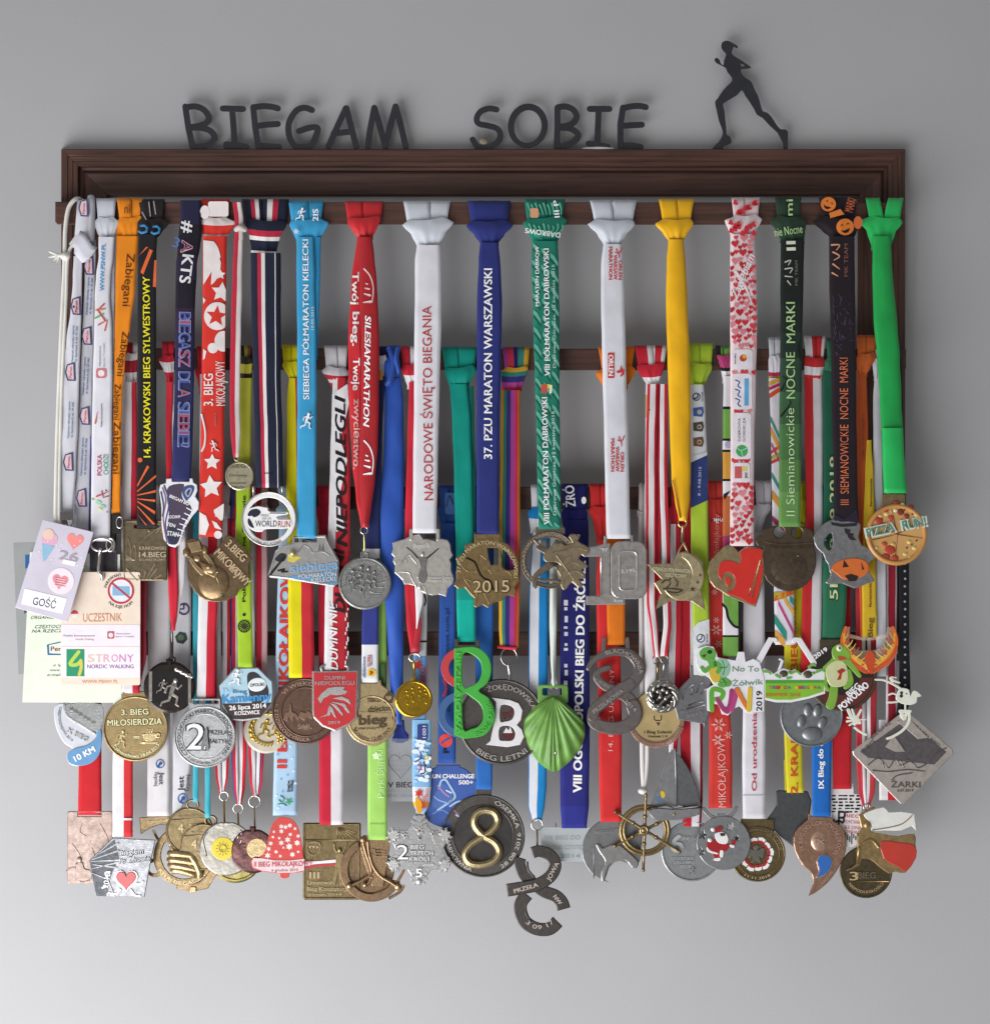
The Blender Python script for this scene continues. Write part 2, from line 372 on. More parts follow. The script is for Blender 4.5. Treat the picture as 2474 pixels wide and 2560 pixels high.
# ---------------------------------------------------------------- the setting: one painted wall
wallm = mk('wall_paint', (.41, .412, .42), .85, var=.015, vscale=6, bump=.1, bscale=330, spec=.2)
me = bpy.data.meshes.new('wall'); me.from_pydata([(-3, 0, -2.5), (3, 0, -2.5), (3, 0, 2), (-3, 0, 2)], [], [(0, 1, 2, 3)]); me.materials.append(wallm)
o = bpy.data.objects.new('wall', me); C.collection.objects.link(o); o['kind'] = 'structure'; o['label'] = 'plain pale grey painted wall behind the rack'; o['category'] = 'wall'

# ---------------------------------------------------------------- the rack: moulded frame top and sides, four rails
def woodm(name, axis):
    m = bpy.data.materials.new(name); m.use_nodes = True; n = m.node_tree; b = n.nodes['Principled BSDF']; L = n.links.new
    t = n.nodes.new('ShaderNodeTexCoord'); mp = n.nodes.new('ShaderNodeMapping'); mp.inputs['Scale'].default_value = (8, 90, 160) if axis == 'x' else (160, 90, 8)
    nz = n.nodes.new('ShaderNodeTexNoise'); nz.inputs['Scale'].default_value = 1.6; nz.inputs['Detail'].default_value = 6; nz.inputs['Distortion'].default_value = .6
    L(t.outputs['Object'], mp.inputs[0]); L(mp.outputs[0], nz.inputs['Vector']); r = n.nodes.new('ShaderNodeValToRGB')
    r.color_ramp.elements[0].position = .3; r.color_ramp.elements[0].color = (*lin('39231B'), 1); r.color_ramp.elements[1].position = .72; r.color_ramp.elements[1].color = (*lin('5A392E'), 1)
    L(nz.outputs['Fac'], r.inputs[0]); L(r.outputs[0], b.inputs['Base Color']); b.inputs['Roughness'].default_value = .55
    bp = n.nodes.new('ShaderNodeBump'); bp.inputs['Strength'].default_value = .3; bp.inputs['Distance'].default_value = .0006; L(nz.outputs['Fac'], bp.inputs['Height']); L(bp.outputs[0], b.inputs['Normal'])
    return m
WX, WZ = woodm('dark_wood_level', 'x'), woodm('dark_wood_upright', 'z')
rack = Th('medal_rack', 'dark brown wooden frame rack with moulded top and rails, hung full of medals', 'medal rack', 1207, 1660, 10)
prof = [(0, 1), (0, 22), (2, 24), (15, 24), (17, 22.5), (20, 23), (28, 22.5), (30, 21), (33, 21.5), (41, 21), (44, 18), (47, 11), (54, 9.5), (58, 13), (62, 15), (66, 14.5), (84, 11.5), (100, 9.5), (113, 8), (117, 5), (119, 1)]
prof = [(u, 1 + (d - 1) * .6) for u, d in prof]
X0, X1, Y0, YB = 153, 2262, 372, 1652
top = rack.p('top_moulding'); v = []; f = []
for u, d in prof: v += [P(X0 + u, Y0 + u, d), P(X1 - u, Y0 + u, d)]
for i in range(len(prof) - 1): f.append([2 * i, 2 * i + 1, 2 * i + 3, 2 * i + 2])
f.append([2 * (len(prof) - 1), 2 * (len(prof) - 1) + 1, 1, 0]); top.add(v, f, WX)
for sx in (0, 1):
    sd = rack.p('side_moulding'); v = []; f = []
    for u, d in prof:
        x = X0 + u if sx == 0 else X1 - u; v += [P(x, Y0 + u + .6, d), P(x, YB, d)]
    for i in range(len(prof) - 1): f.append([2 * i, 2 * i + 1, 2 * i + 3, 2 * i + 2])
    f.append([2 * i for i in range(len(prof))]); f.append([2 * i + 1 for i in range(len(prof))][::-1]); sd.add(v, f, WZ)
for k, (x0, x1, y0, y1) in enumerate([(138, 2262, 504, 562), (147, 2264, 870, 926), (146, 2264, 1216, 1274), (148, 2262, 1578, 1640)]):
    r = rack.p('rail'); sh(r, [(x0, y0), (x1, y0 + 2), (x1, y1 - 6), (x1 - 6, y1), (x0 + 6, y1 - 1), (x0, y1 - 8)], 15.2, 25, WX, bev=2)

# ---------------------------------------------------------------- letters and runner standing on the top moulding
black = mk('charcoal_paint', lin('2B2C31'), .5, var=.12, vscale=60, bump=.2, bscale=200)
pale = mk('cut_edge', lin('35363A'), .6)
zA = Zm(420, 230, 2.959); zB = Zm(1140, 230, 3.642)
LET = [('B', 'first letter of the left word, a charcoal capital B', [(zA(128, 105, 150, 260, 182, 440), 0), (zA(132, 112, 200, 105, 265, 130, 302, 185, 285, 225, 225, 250, 168, 258), 1), (zA(175, 262, 250, 265, 310, 285, 342, 325, 330, 365, 280, 395, 190, 412), 1)]),
 ('I', 'charcoal capital I between B and E of the left word', [(zA(405, 120, 555, 124), 0), (zA(474, 125, 484, 250, 492, 395), 0), (zA(430, 385, 575, 390), 0), (zA(430, 402, 578, 406), 0)]),
 ('E', 'charcoal capital E beside the G of the left word', [(zA(630, 110, 645, 260, 668, 405), 0), (zA(635, 112, 700, 103, 770, 108, 812, 120), 1), (zA(655, 250, 730, 240, 812, 235), 0), (zA(668, 398, 750, 402, 820, 408), 0)]),
 ('G', 'charcoal capital G before the A of the left word', [(zA(1065, 132, 1010, 115, 950, 135, 900, 210, 890, 280, 905, 350, 945, 402, 1000, 415, 1060, 390, 1095, 320, 1105, 265, 1050, 262, 968, 288), 1)]),
 ('A', 'charcoal capital A between G and M', [(zA(1185, 420, 1240, 280, 1315, 118), 0), (zA(1318, 118, 1350, 240, 1392, 420), 0), (zA(1225, 305, 1290, 298, 1350, 292), 0)]),
 ('M', 'charcoal capital M ending the left word', [(zA(1478, 420, 1490, 300, 1525, 115), 0), (zA(1525, 115, 1560, 230, 1608, 400), 0), (zA(1608, 400, 1640, 260, 1682, 105), 0), (zA(1682, 105, 1715, 220, 1758, 420), 0)]),
 ('S', 'charcoal capital S starting the right word, small clay dab on its curl', [(zB(368, 158, 300, 148, 225, 175, 188, 235, 205, 285, 290, 305, 370, 330, 402, 385, 380, 450, 300, 510, 200, 505, 150, 430), 1)]),
 ('O', 'charcoal capital O of the right word', [(None, 2)]),
 ('B', 'charcoal capital B inside the right word, after the O', [(zB(922, 140, 922, 300, 915, 500), 0), (zB(925, 138, 990, 130, 1060, 155, 1095, 215, 1070, 275, 1010, 305, 950, 312), 1), (zB(950, 322, 1030, 330, 1090, 360, 1110, 400, 1070, 450, 1000, 485, 925, 502), 1)]),
 ('I', 'charcoal capital I of the right word on clear glue', [(zB(1215, 152, 1395, 152), 0), (zB(1297, 155, 1285, 450), 0), (zB(1205, 468, 1380, 470), 0)]),
 ('E', 'charcoal capital E ending the right word', [(zB(1518, 140, 1495, 290, 1495, 500), 0), (zB(1520, 145, 1600, 128, 1670, 125, 1725, 136), 1), (zB(1520, 305, 1600, 300, 1690, 296), 0), (zB(1500, 488, 1600, 485, 1680, 492), 0)])]
for ch, lab, strokes in LET:
    pts = [q for s_ in strokes if s_[0] for q in s_[0]] or [(1319, 314)]
    t = Th('standing_letter', lab, 'letter', sum(q[0] for q in pts) / len(pts), 375, 10, 'letters standing on the rack'); m = t.p('letter_body')
    for k, (q, md) in enumerate(strokes):
        if md == 2: sh(m, circ(1319, 314, 50, 40, 56, 8), 9.4, 3, black, [circ(1319, 316, 34, 36, 41, 8)], .9, pale); continue
        if q[-1][1] > 355 and md == 0 and len(q) > 1 and abs(q[-1][0] - q[0][0]) < 60: q = q[:-1] + [(q[-1][0], 380)]
        q = [(x, min(y, 366.8)) for x, y in q]
        sh(m, stroke(cat(q, n=5) if md else q, 15.6 if ch != 'S' else 15), 9.4 - k * .2, 3 + k * .06, black, (), .4, pale)
    if 'clay' in lab: ball(t.p('clay_dab'), 1209, 352, 11.5, 12, mk('clay', lin('8E8272'), .9), 9, 3); 
    if 'glue' in lab: ball(t.p('glue_dab'), 1495, 371, 10.5, 42, mk('glue', lin('D8DAD8'), .3), 6, 3)
    if ch == 'O' or ch in 'GS': sh(m, rect(pts[0][0] - 14, 374, pts[0][0] + 12, 375) if ch == 'O' else rect(745, 370, 775, 375) if ch == 'G' else rect(1205, 368, 1232, 375), 9.6, 2.4, black, bev=0)
zR = Zm(1740, 80, 6.532)
run = Th('runner_cutout', 'flat black cut-out of a running woman with a ponytail', 'cut-out figure', 1880, 375, 10); m = run.p('figure_body')
sh(m, cat(zR(415, 180, 450, 145, 510, 138, 570, 160, 620, 190, 665, 215, 678, 250, 650, 262, 615, 235, 600, 265, 580, 320, 590, 365, 650, 405, 720, 450, 810, 510, 897, 575, 820, 598, 740, 600, 728, 620, 740, 670, 790, 735, 880, 790, 920, 850, 960, 950, 1010, 1040, 1050, 1180, 1085, 1285, 1150, 1310, 1220, 1370, 1290, 1480, 1370, 1580, 1440, 1585, 1490, 1615, 1498, 1700, 1495, 1830, 1488, 1930, 1425, 1930, 1415, 1830, 1380, 1750, 1320, 1640, 1200, 1530, 1080, 1400, 990, 1350, 950, 1270, 870, 1140, 800, 1040, 742, 945, 680, 1015, 560, 1090, 460, 1150, 438, 1190, 462, 1290, 470, 1400, 490, 1560, 495, 1670, 545, 1700, 578, 1800, 520, 1835, 440, 1870, 420, 1930, 262, 1930, 300, 1850, 360, 1800, 405, 1730, 430, 1660, 420, 1580, 370, 1450, 330, 1270, 305, 1140, 350, 1080, 420, 970, 500, 880, 585, 795, 560, 715, 505, 650, 480, 585, 400, 540, 330, 505, 297, 460, 310, 425, 345, 418, 385, 460, 400, 510, 445, 535, 450, 470, 485, 370, 470, 340, 430, 295, 408, 245), True, 2), 9.4, 3, black, [zR(720, 515, 760, 525, 795, 545, 740, 565)], .5, pale)

# ---------------------------------------------------------------- shared shapes for the medals
def med(th, o, row, mat, off=0., t=3., holes=(), bev=2.2, name='medallion', tilt=None, side=None):
    """a medal's plate, hanging a little forward at its foot; returns the mesh and the depth of its face"""
    xs = [q[0] for q in o]; ys = [q[1] for q in o]; cx, cy = (min(xs) + max(xs)) / 2, (min(ys) + max(ys)) / 2
    rnd = random.Random(int(cx * 7 + cy)); ax, ay = tilt or (rnd.uniform(-.012, .012), rnd.uniform(-.008, .006))
    pl = plane(rd(row, cy) - 1 + off, cx, cy, ax, .0278 + ay); m = th.p(name); sh(m, o, pl, t, mat, holes, bev, side)
    return m, (lambda x, y: pl(x, y) + t)
def up(f, k): return lambda x, y: f(x, y) + k
def rim(m, cx, cy, r, f, w_, mat, ry=None, n=48, k=.2): line(m, circ(cx, cy, r, n, ry), up(f, k), w_, mat, closed=True, n=6)
def lug(cx, cy, r, hw, top): return [(cx - hw, top), (cx + hw, top), (cx + hw, cy - math.sqrt(max(1, r * r - hw * hw)) + 2)] + [(cx + r * math.sin(math.radians(a)), cy - r * math.cos(math.radians(a))) for a in range(int(math.degrees(math.asin(min(1, hw / r)))) + 6, 360 - int(math.degrees(math.asin(min(1, hw / r)))) - 5, 6)] + [(cx - hw, cy - math.sqrt(max(1, r * r - hw * hw)) + 2)]
def runner_fig(m, cx, cy, h, f, mat, r=2., flip=1, t=0):
    """a small raised figure of a runner, h pixels tall"""
    k = h / 100; g = lambda *a: [(cx + flip * a[i] * k, cy + a[i + 1] * k) for i in range(0, len(a), 2)]
    ball(m, *g(12, -42)[0], f, 9 * k, mat, rd=1 + r * .2)
    for q, a, b in ((g(8, -30, -4, 4), 17, 13), (g(6, -28, -16, -22, -22, -4), 7, 6), (g(6, -28, 20, -14, 32, -26), 7, 6), (g(-3, 2, 18, 14, 14, 38, 22, 44), 11, 6), (g(-4, 2, -10, 24, -34, 32, -38, 42), 11, 6)):
        sh(m, stroke(q, a * k, b * k), up(f, -.4), 1.1 + (0 if t else .3), mat, bev=.6)
def specks(m, x0, x1, y0, y1, n, f, mat, seed, r=3, shape='star'):
    rnd = random.Random(seed)
    for i in range(n):
        x, y = rnd.uniform(x0, x1), rnd.uniform(y0, y1); q = r * rnd.uniform(.6, 1.3)
        sh(m, star(x, y, q, q * .42, 6, rnd.random() * 60) if shape == 'star' else circ(x, y, q, 10), up(f, .12), 0, mat)
RED, WH, PW = fab('C8283A'), fab('DEDBDD'), [(1, fab('DEDBDD')), (1, fab('C8283A'))]
IW, IK = ink('F2F2F2'), ink('1A1A1E')
BRZ, DBR, BRS, SIL, STL, GUN, COP = metal('8A7145'), metal('5D4F3A', .45), metal('A98A4C'), metal('B4B2AE', .34), metal('8E8D8B', .4), metal('6A625C', .42), metal('B08368', .36)
# ================================================================ first rail, left to right
def steelclip(m, x, y, d, k=1.): tb(m, cat([(x, y, d), (x + 1, y + 24 * k, d + 1), (x - 5 * k, y + 38 * k, d + 2), (x + 2 * k, y + 52 * k, d + 2), (x + 9 * k, y + 38 * k, d + 2), (x + 6 * k, y + 24 * k, d + 1)]), 3.2 * k, shiny('CFCBC6', .25))
# visitor badge on a white cord
t = Th('visitor_badge', 'clear pink visitor badge with ice cream and heart stickers on a thin white cord', 'badge', 170, 500, 44)
m = t.p('cord'); cw = fab('E4E1DA')
tb(m, cat([(205, 500, 30), (190, 497, 42), (172, 520, 45), (164, 570, 47), (162, 632, 49), (160, 700, 50), (153, 850, 54), (145, 1050, 60), (141, 1200, 66), (139, 1320, 73)]), 5.2, cw)
tb(m, cat([(225, 500, 30), (222, 498, 42), (215, 540, 46), (190, 600, 49), (170, 640, 50), (165, 760, 52), (156, 950, 58), (150, 1150, 64), (148, 1318, 73)]), 4, cw)
for e in ((124, 628), (122, 642), (131, 655), (143, 661)): tb(m, [(166, 640, 52), (145, 638, 53), (e[0], e[1], 51)], 5, cw, r1=3)
ball(m, 163, 640, 51, 13, cw, 11)
B = [(107, 1299), (234, 1330), (169, 1556), (38, 1519)]; pl = plane(79, 137, 1425, .02, .02)
b = t.p('sleeve'); sh(b, B, pl, .8, mk('badge_film', lin('D9D3E2'), .25, var=.05, vscale=30, bump=.2, bscale=60, alpha=.82, coat=.3), bev=.8)
fb = up(pl, .95); nb = t.p('name_strip'); sh(nb, zk(235, 650, 635, 745, 592, 890, 200, 795), fb, .1, card('EEEDF1'), bev=0); tx(nb, 'GOŚĆ', 111, 1507, 58, 20, -11, ink('3A3D46'), up(fb, .15), .12, .0)
st_ = b.p('stickers'); sh(st_, circ(152, 1453, 33), fb, .1, card('E9DDE4'), bev=0); sh(st_, heart(150, 1453, 40, 38, 11), up(fb, .15), .1, ink('E0909A'), bev=0); sh(st_, heart(187, 1352, 42, 42, 11), fb, .1, ink('E98C86'), bev=0)
for k in range(4): line(st_, [(137, 1444 + k * 6), (163, 1449 + k * 6)], up(fb, .3), 1, ink('EFC3C8'))
sh(st_, circ(124, 1348, 20, ry=17), fb, .1, ink('D9A8C0'), bev=0); sh(st_, circ(121, 1336, 14), up(fb, .1), .1, ink('E5C4B4'), bev=0); sh(st_, [(105, 1359), (136, 1366), (111, 1404), (107, 1402)], up(fb, .1), .1, ink('8DB9D4'), bev=0)
tx(st_, '26', 172, 1390, 46, 24, -11, ink('A59DA9'), fb, .12, .03); sh(st_, [(158, 1398), (190, 1405), (187, 1416), (155, 1409)], up(fb, .1), .1, ink('EFE9F0'), bev=0)
specks(st_, 90, 215, 1345, 1430, 16, fb, ink('EDEBF4'), 4, 2.5)
# pale green card and the lanyard with house marks
def housemark(m, x, y, f, rot=90, k=1.):
    a = math.radians(rot - 90); c, q = math.cos(a), math.sin(a); g = lambda pts: [(x + px * k * c - py * k * q, y + px * k * q + py * k * c) for px, py in pts]
    sh(m, g([(-11, -20), (-17, 0), (-11, 22), (11, 24), (11, -26)]), f, 0, ink('4A5078')); sh(m, g([(-8, -18), (-13, 0), (-8, 18), (6, 20), (6, -21)]), up(f, .12), 0, ink('DDBFC6'))
    tx(m, 'Peron', *g([(-2, 1)])[0], 30 * k, 7 * k, rot, ink('C0565A'), up(f, .2), .1, .02)
def smallprint(m, x, y, L, f, rot=90):
    tx(m, 'Centrum zdrowia i sportu', x - 4, y, L, 5, rot, ink('5878A8'), f, .1); tx(m, 'ul. Sportowa 4, tel. 34 360', x + 5, y, L * .95, 5, rot, ink('5878A8'), f, .1)
t = Th('lanyard_card', 'pale green organiser card with dark print on a white lanyard marked with little houses', 'card', 195, 500, 44)
wl = fab('D6D6DE'); m = t.p('lanyard')
s1 = ribbon(m, [(640, 184, 206), (700, 182, 205), (780, 176, 204), (850, 166, 202), (920, 158, 199), (1050, 154, 196), (1180, 151, 190), (1282, 147, 182)], 1, wl, -2, fold=1.4)
for y, x in ((765, 192), (930, 178), (1155, 173)): housemark(m, x, y, s1, 88, .95)
for y, x in ((860, 185), (1050, 175)): smallprint(m, x, y, 92, s1, 88)
k = m.p('knot'); grid(k, [[(x + (s - .5) * w_, y + (s - .5) * -6, d + 3 * math.sin(s * 3)) for s in (0, .25, .5, .75, 1)] for x, y, w_, d in ((212, 506, 36, 34), (212, 498, 38, 44), (210, 540, 40, 47), (205, 590, 38, 49), (205, 630, 40, 50), (212, 655, 20, 48))], lambda i, j: wl)
grid(k, [[(x + s * 26, y - s * 36, d + 2 * s) for s in (0, .3, .7, 1)] for x, y, d in ((172, 610, 48), (188, 622, 53), (205, 650, 53), (218, 654, 49))], lambda i, j: fab('C9C9D2'))
housemark(k, 211, 520, lambda x, y: 50.5, 88, .9)
cl = t.p('clip'); sh(cl, rect(150, 1281, 182, 1300), 72, 3, shiny('8E8A88')); ring(cl, 166, 1303, 74, 15, 2.4, shiny('CFCBC6')); steelclip(cl, 165, 1310, 74)
c_ = t.p('card'); pl = plane(68, 180, 1600, 0, .012); sh(c_, [(75, 1380), (300, 1386), (304, 1757), (56, 1756)], pl, .6, card('DDE6D3'), bev=.5); fc = up(pl, .7)
for s_, x, y, L, H in (('ORGANIZATOR', 122, 1543, 90, 8), ('CZĘSTOCHOWSKIE', 149, 1566, 124, 8), ('NA RZECZ OSÓB', 141, 1577, 124, 8)): tx(c_, s_, x, y, L, H, 1, ink('3E4A44'), fc, .12, .01, .25)
sh(c_, [(117, 1612), (152, 1604), (152, 1607), (122, 1613), (123, 1634), (152, 1635), (152, 1638), (119, 1638)], fc, .1, ink('33699C'), bev=0); tx(c_, 'Peron', 150, 1622, 46, 12, 0, ink('8E4A55'), fc, .12, .02)
for k_, (s_, L) in enumerate((('ul. Sportowa 4', 60), ('www.peron.pl', 66), ('e-mail: biuro', 70))): tx(c_, s_, 132 + L / 2 - k_ * 7, 1663 + k_ * 12, L, 7, 0, ink('4A5450'), fc, .12, .005, .2)
# grey card on the second white lanyard
t = Th('lanyard_card', 'dull grey card with a blue square, half hidden behind the green card', 'card', 220, 500, 44); m = t.p('lanyard')
s1 = ribbon(m, [(600, 214, 240), (700, 212, 238), (820, 206, 236), (950, 200, 232), (1100, 194, 229), (1250, 188, 226), (1345, 184, 223)], 1, fab('C2C2CA'), -5)
for y, x in ((665, 224), (840, 219), (1040, 214), (1245, 206)): housemark(m, x, y, s1, 87, .95)
for y, x in ((740, 222), (940, 213), (1142, 208)): smallprint(m, x, y, 95, s1, 87)
tb(m, cat([(228, 500, 30), (228, 497, 43), (229, 530, 45), (228, 570, 47), (226, 605, 49)]), 9, fab('C2C2CA'))
tb(m, [(228, 1090, 60), (226, 1200, 63), (224, 1330, 66)], 2.5, fab('3A3A78'))
c_ = t.p('card'); sh(c_, [(33, 1357), (250, 1352), (280, 1683), (46, 1686)], plane(62, 150, 1520), .6, card('8F9392'), bev=.5); sh(c_, rect(63, 1387, 100, 1421), plane(62.7, 150, 1520), .1, ink('2D5C96'), bev=0); tx(c_, 'Nordic', 84, 1530, 46, 8, 0, IK, lambda x, y: 62.8, .1)
# participant card
t = Th('lanyard_card', 'beige participant card with a red no-entry sign on a white lanyard', 'card', 262, 500, 44); m = t.p('lanyard')
wl2 = fab('DEDDE4'); s1 = ribbon(m, [(592, 246, 286), (640, 247, 283), (690, 240, 277), (740, 237, 274), (800, 236, 279), (950, 232, 281), (1100, 229, 279), (1352, 227, 275)], 1, wl2, 1)
ribbon(m, [(592, 262, 288), (760, 268, 286), (1000, 262, 284), (1200, 262, 279)], 1, fab('BEBDC6'), -2)
knot(m.p('knot'), 1, 240, 290, 233, 297, 248, 284, fab('D2D6DE'), yt=498, yc=545, yn=592, seam=False)
tx(m, 'WWW.PSNW.PL', 256, 668, 118, 11, 88, ink('3C9AD0'), s1, .1, .02)
for q, c_ in (((260, 760, 244, 775, 262, 800), 'C0504A'), ((240, 775, 262, 772), 'C9884A'), ((238, 795, 258, 785), '5FA866'), ((246, 812, 268, 800, 262, 826), 'CF5A48')): sh(m, stroke([(q[i], q[i + 1]) for i in range(0, len(q), 2)], 4), up(s1, .1), 0, ink(c_))
sh(m, rrect(240, 921, 266, 945, 5), s1, 0, ink('CF7C84')); sh(m, circ(253, 933, 8), up(s1, .1), 0, ink('E6E2E6'))
tx(m, 'Ministerstwo', 249, 890, 50, 4, 90, ink('7A7A88'), s1, .1); tx(m, 'Sportu i Turystyki', 259, 888, 60, 4, 90, ink('A8A0AE'), s1, .1); tx(m, 'Polskie Stowarzyszenie', 253, 1038, 58, 4, 90, ink('5A5A78'), s1, .1); sh(m, stroke([(238, 1058), (243, 1030)], 4, 1), up(s1, .1), 0, ink('D05858'))
tx(m, 'POLSKA', 248, 1163, 52, 12, 90, ink('B83A68'), s1, .1, .015); tx(m, 'CHODZI', 264, 1162, 50, 13, 90, ink('3A9A78'), s1, .1, .01)
for x, y, r_, c_ in ((232, 1248, 4, '9CC45C'), (246, 1256, 8, 'A8D8A8'), (258, 1266, 7, '98D0B8'), (250, 1274, 6, 'EBE3A8'), (268, 1280, 2.5, 'C8383A'), (265, 1226, 2.5, '222228')): sh(m, circ(x, y, r_, 12, r_ * .6, 25), s1, 0, ink(c_))
sh(m, stroke(cat([(241, 1241), (256, 1236), (272, 1228)]), 4, 2), up(s1, .1), 0, ink('C8585A')); sh(m, stroke([(254, 1228), (258, 1244), (272, 1240)], 3), up(s1, .15), 0, ink('B85A5A'))
cl = t.p('clip'); ring(cl, 254, 1362, 74, 27, 3, shiny('D8D4D0', .2), 16); ring(cl, 276, 1362, 74, 10, 2.6, shiny('D8D4D0', .2), 16); tb(cl, cat([(251, 1376, 75), (249, 1400, 76), (247, 1425, 76), (254, 1438, 76), (256, 1448, 73), (249, 1444, 70)]), 4.5, shiny('D8D4D0', .2)); tb(cl, [(250, 1376, 76), (245, 1415, 77)], 2.6, shiny('D8D4D0', .2)); ball(cl, 250, 1376, 75, 7, shiny('D8D4D0', .2), 6)
c_ = t.p('card'); pl = plane(73, 250, 1570, 0, .006); sh(c_, rrect(152, 1430, 351, 1713, 6), pl, .8, card('E4D3C2'), bev=.6); fc = up(pl, .9)
sh(c_, [(153, 1562), (350, 1562), (350, 1615), (153, 1615)], fc, .08, card('E6DDE4'), bev=0); sh(c_, [(153, 1617), (350, 1617), (350, 1694), (153, 1694)], fc, .08, card('E8E0E6'), bev=0)
sg = c_.p('no_entry_sign'); sh(sg, circ(302, 1477, 32), fc, .08, ink('DCE0E8'), bev=0); sh(sg, rect(281, 1466, 324, 1489), up(fc, .1), .06, ink('86AFD0'), bev=0); sh(sg, circ(302, 1477, 33), up(fc, .15), .1, ink('B93A42'), [circ(302, 1477, 28)], 0); sh(sg, stroke([(281, 1459), (324, 1495)], 4.5), up(fc, .22), .1, ink('B93A42'), bev=0)
arc(sg, 'PARAWANY', 302, 1477, 40, -38, 80, 8, IK, fc, .1); arc(sg, 'NA KIJE HOP!', 302, 1477, 40, 180, 92, 8, IK, fc, .1, low=True)
tx(c_, 'UCZESTNIK', 256, 1543, 97, 22, 1, ink('C9805A'), fc, .12, -.004); sh(c_, circ(186, 1535, 9), fc, .1, ink('EDE6E6'), bev=0); sh(c_, [(177, 1535)] + [(186 + 9 * math.cos(a * .3142 + math.pi), 1535 + 9 * math.sin(a * .3142 + math.pi)) for a in range(11)], up(fc, .12), .06, ink('C8484C'), bev=0)
sh(c_, cat(zk(680, 1030, 740, 1035, 790, 1052, 740, 1060, 690, 1045), True, 3), fc, .08, ink('B8434A'), bev=0); tx(c_, 'Polskie Stowarzyszenie', 198, 1589, 78, 5, 0, ink('55557A'), fc, .15); tx(c_, 'Nordic Walking', 212, 1598, 46, 5, 0, ink('B06A70'), fc, .15)
sh(c_, rrect(268, 1578, 286, 1597, 3), up(fc, .1), .06, ink('B9666E'), bev=0); sh(c_, circ(277, 1588, 6, 10), up(fc, .18), .06, ink('E4D8DC'), bev=0); tx(c_, 'Ministerstwo', 308, 1584, 36, 4, 0, ink('77778A'), fc, .15); tx(c_, 'Sportu i Turystyki', 312, 1591, 46, 4, 0, ink('77778A'), fc, .15)
sh(c_, rect(166, 1623, 211, 1691), up(fc, .1), .08, ink('2E9068'), bev=0)
sh(c_, stroke(cat(zk(745, 1250, 665, 1360, 720, 1372, 765, 1340)), 9), up(fc, .2), .08, ink('B5CC56'), bev=0); sh(c_, stroke(cat(zk(765, 1330, 768, 1400, 750, 1465)), 8), up(fc, .24), .08, ink('CFC25E'), bev=0)
for i, (ch, col) in enumerate(zip('STRONY', ('DCC0A8', 'DDB4AE', 'DBA9B4', 'D49BBB', 'CB90BE', 'C58AC0'))): tx(c_, ch, 228 + i * 19.6, 1645, 16, 20, 0, ink(col), fc, .15, .03)
tx(c_, 'NORDIC WALKING', 276, 1666, 116, 10, 0, ink('7A3C8E'), fc, .15, .02); tx(c_, 'WWW.PSNW.PL', 250, 1704, 90, 9, 0, ink('D6876C'), fc, .12, .0)
# orange lanyard
t = Th('lanyard', 'orange lanyard printed with brown words, ending in a black clip and a dark plastic holder', 'lanyard', 320, 500, 44); m = t.p('strap'); og = fab('EA8A1E')
s1 = ribbon(m, [(590, 291, 347), (650, 290, 342), (720, 289, 338), (820, 287, 325), (900, 286, 313), (980, 284, 306), (1100, 283, 303), (1284, 279, 300)], 1, og, -1, fold=1.2)
knot(m.p('knot'), 1, 292, 359, 287, 347, 291, 346, og, yt=497, yc=545, yn=592, seam=True, big=4)
for x, y, L, H, r in ((322, 700, 132, 21, -95), (308, 885, 112, 19, -97), (293, 1005, 90, 16, -92), (292, 1120, 130, 18, -91)): tx(m, 'Zabiegani', x, y, L, H, r, ink('5A3114'), s1, .1, .005)
tx(m, 'ni', 318, 520, 14, 26, 0, ink('7A4A1E'), lambda x, y: 46.6, .1)
cl = t.p('clip'); sh(cl, rrect(279, 1284, 301, 1334, 3), 66, 4, mk('black_plastic', lin('1E1C1E'), .4)); ring(cl, 299, 1306, 70, 8, 2, shiny('D8D4D0'), 14); tb(cl, [(288, 1334, 67), (287, 1352, 67)], 4, mk('black_plastic', lin('1E1C1E'), .4))
h_ = t.p('holder'); sh(h_, rrect(224, 1352, 292, 1428, 3), 66.5, 1.2, mk('dark_film', lin('3F3840'), .25, coat=.4)); sh(h_, rrect(230, 1384, 286, 1424, 2), 67.8, .2, mk('darker_film', lin('2B262B'), .3), bev=0)
# ---- black ribbon with yellow words
t = medal('square bronze medal with rounded corners on a black ribbon with yellow words', 1, 366, 500); m = t.p('ribbon'); bk = fab('201F22')
s1 = ribbon(m, [(585, 346, 393), (640, 344, 391), (750, 344, 390), (1000, 343, 391), (1200, 342, 390), (1314, 342, 391)], 1, bk, 1, fold=.8)
k = m.p('knot'); knot(k, 1, 346, 412, 341, 424, 347, 392, fab('2A2628'), yc=548, yn=596, seam=True, big=5, yt=500)
for q in ((355, 530, 365, 548), (372, 505, 376, 540), (384, 503, 389, 535)): sh(k, stroke([(q[0], q[1]), (q[2], q[3])], 2.5), lambda x, y: 47.6, 0, ink('A39B96'))
for x, y in ((357, 572), (388, 574)): line(k, [(x + 12 * math.cos(a), y + 10 * math.sin(a)) for a in (-2.2, -1.2, -.2, .8, 1.8, 2.6)], lambda x, y: 52.6 - abs(x - 372) * .05, 3.2, ink('3E86B8'))
tx(m, '14. KRAKOWSKI BIEG SYLWESTROWY', 366, 917, 452, 18, 90.3, ink('E9DE28'), s1, .12, .022); orr = ink('E0683A')
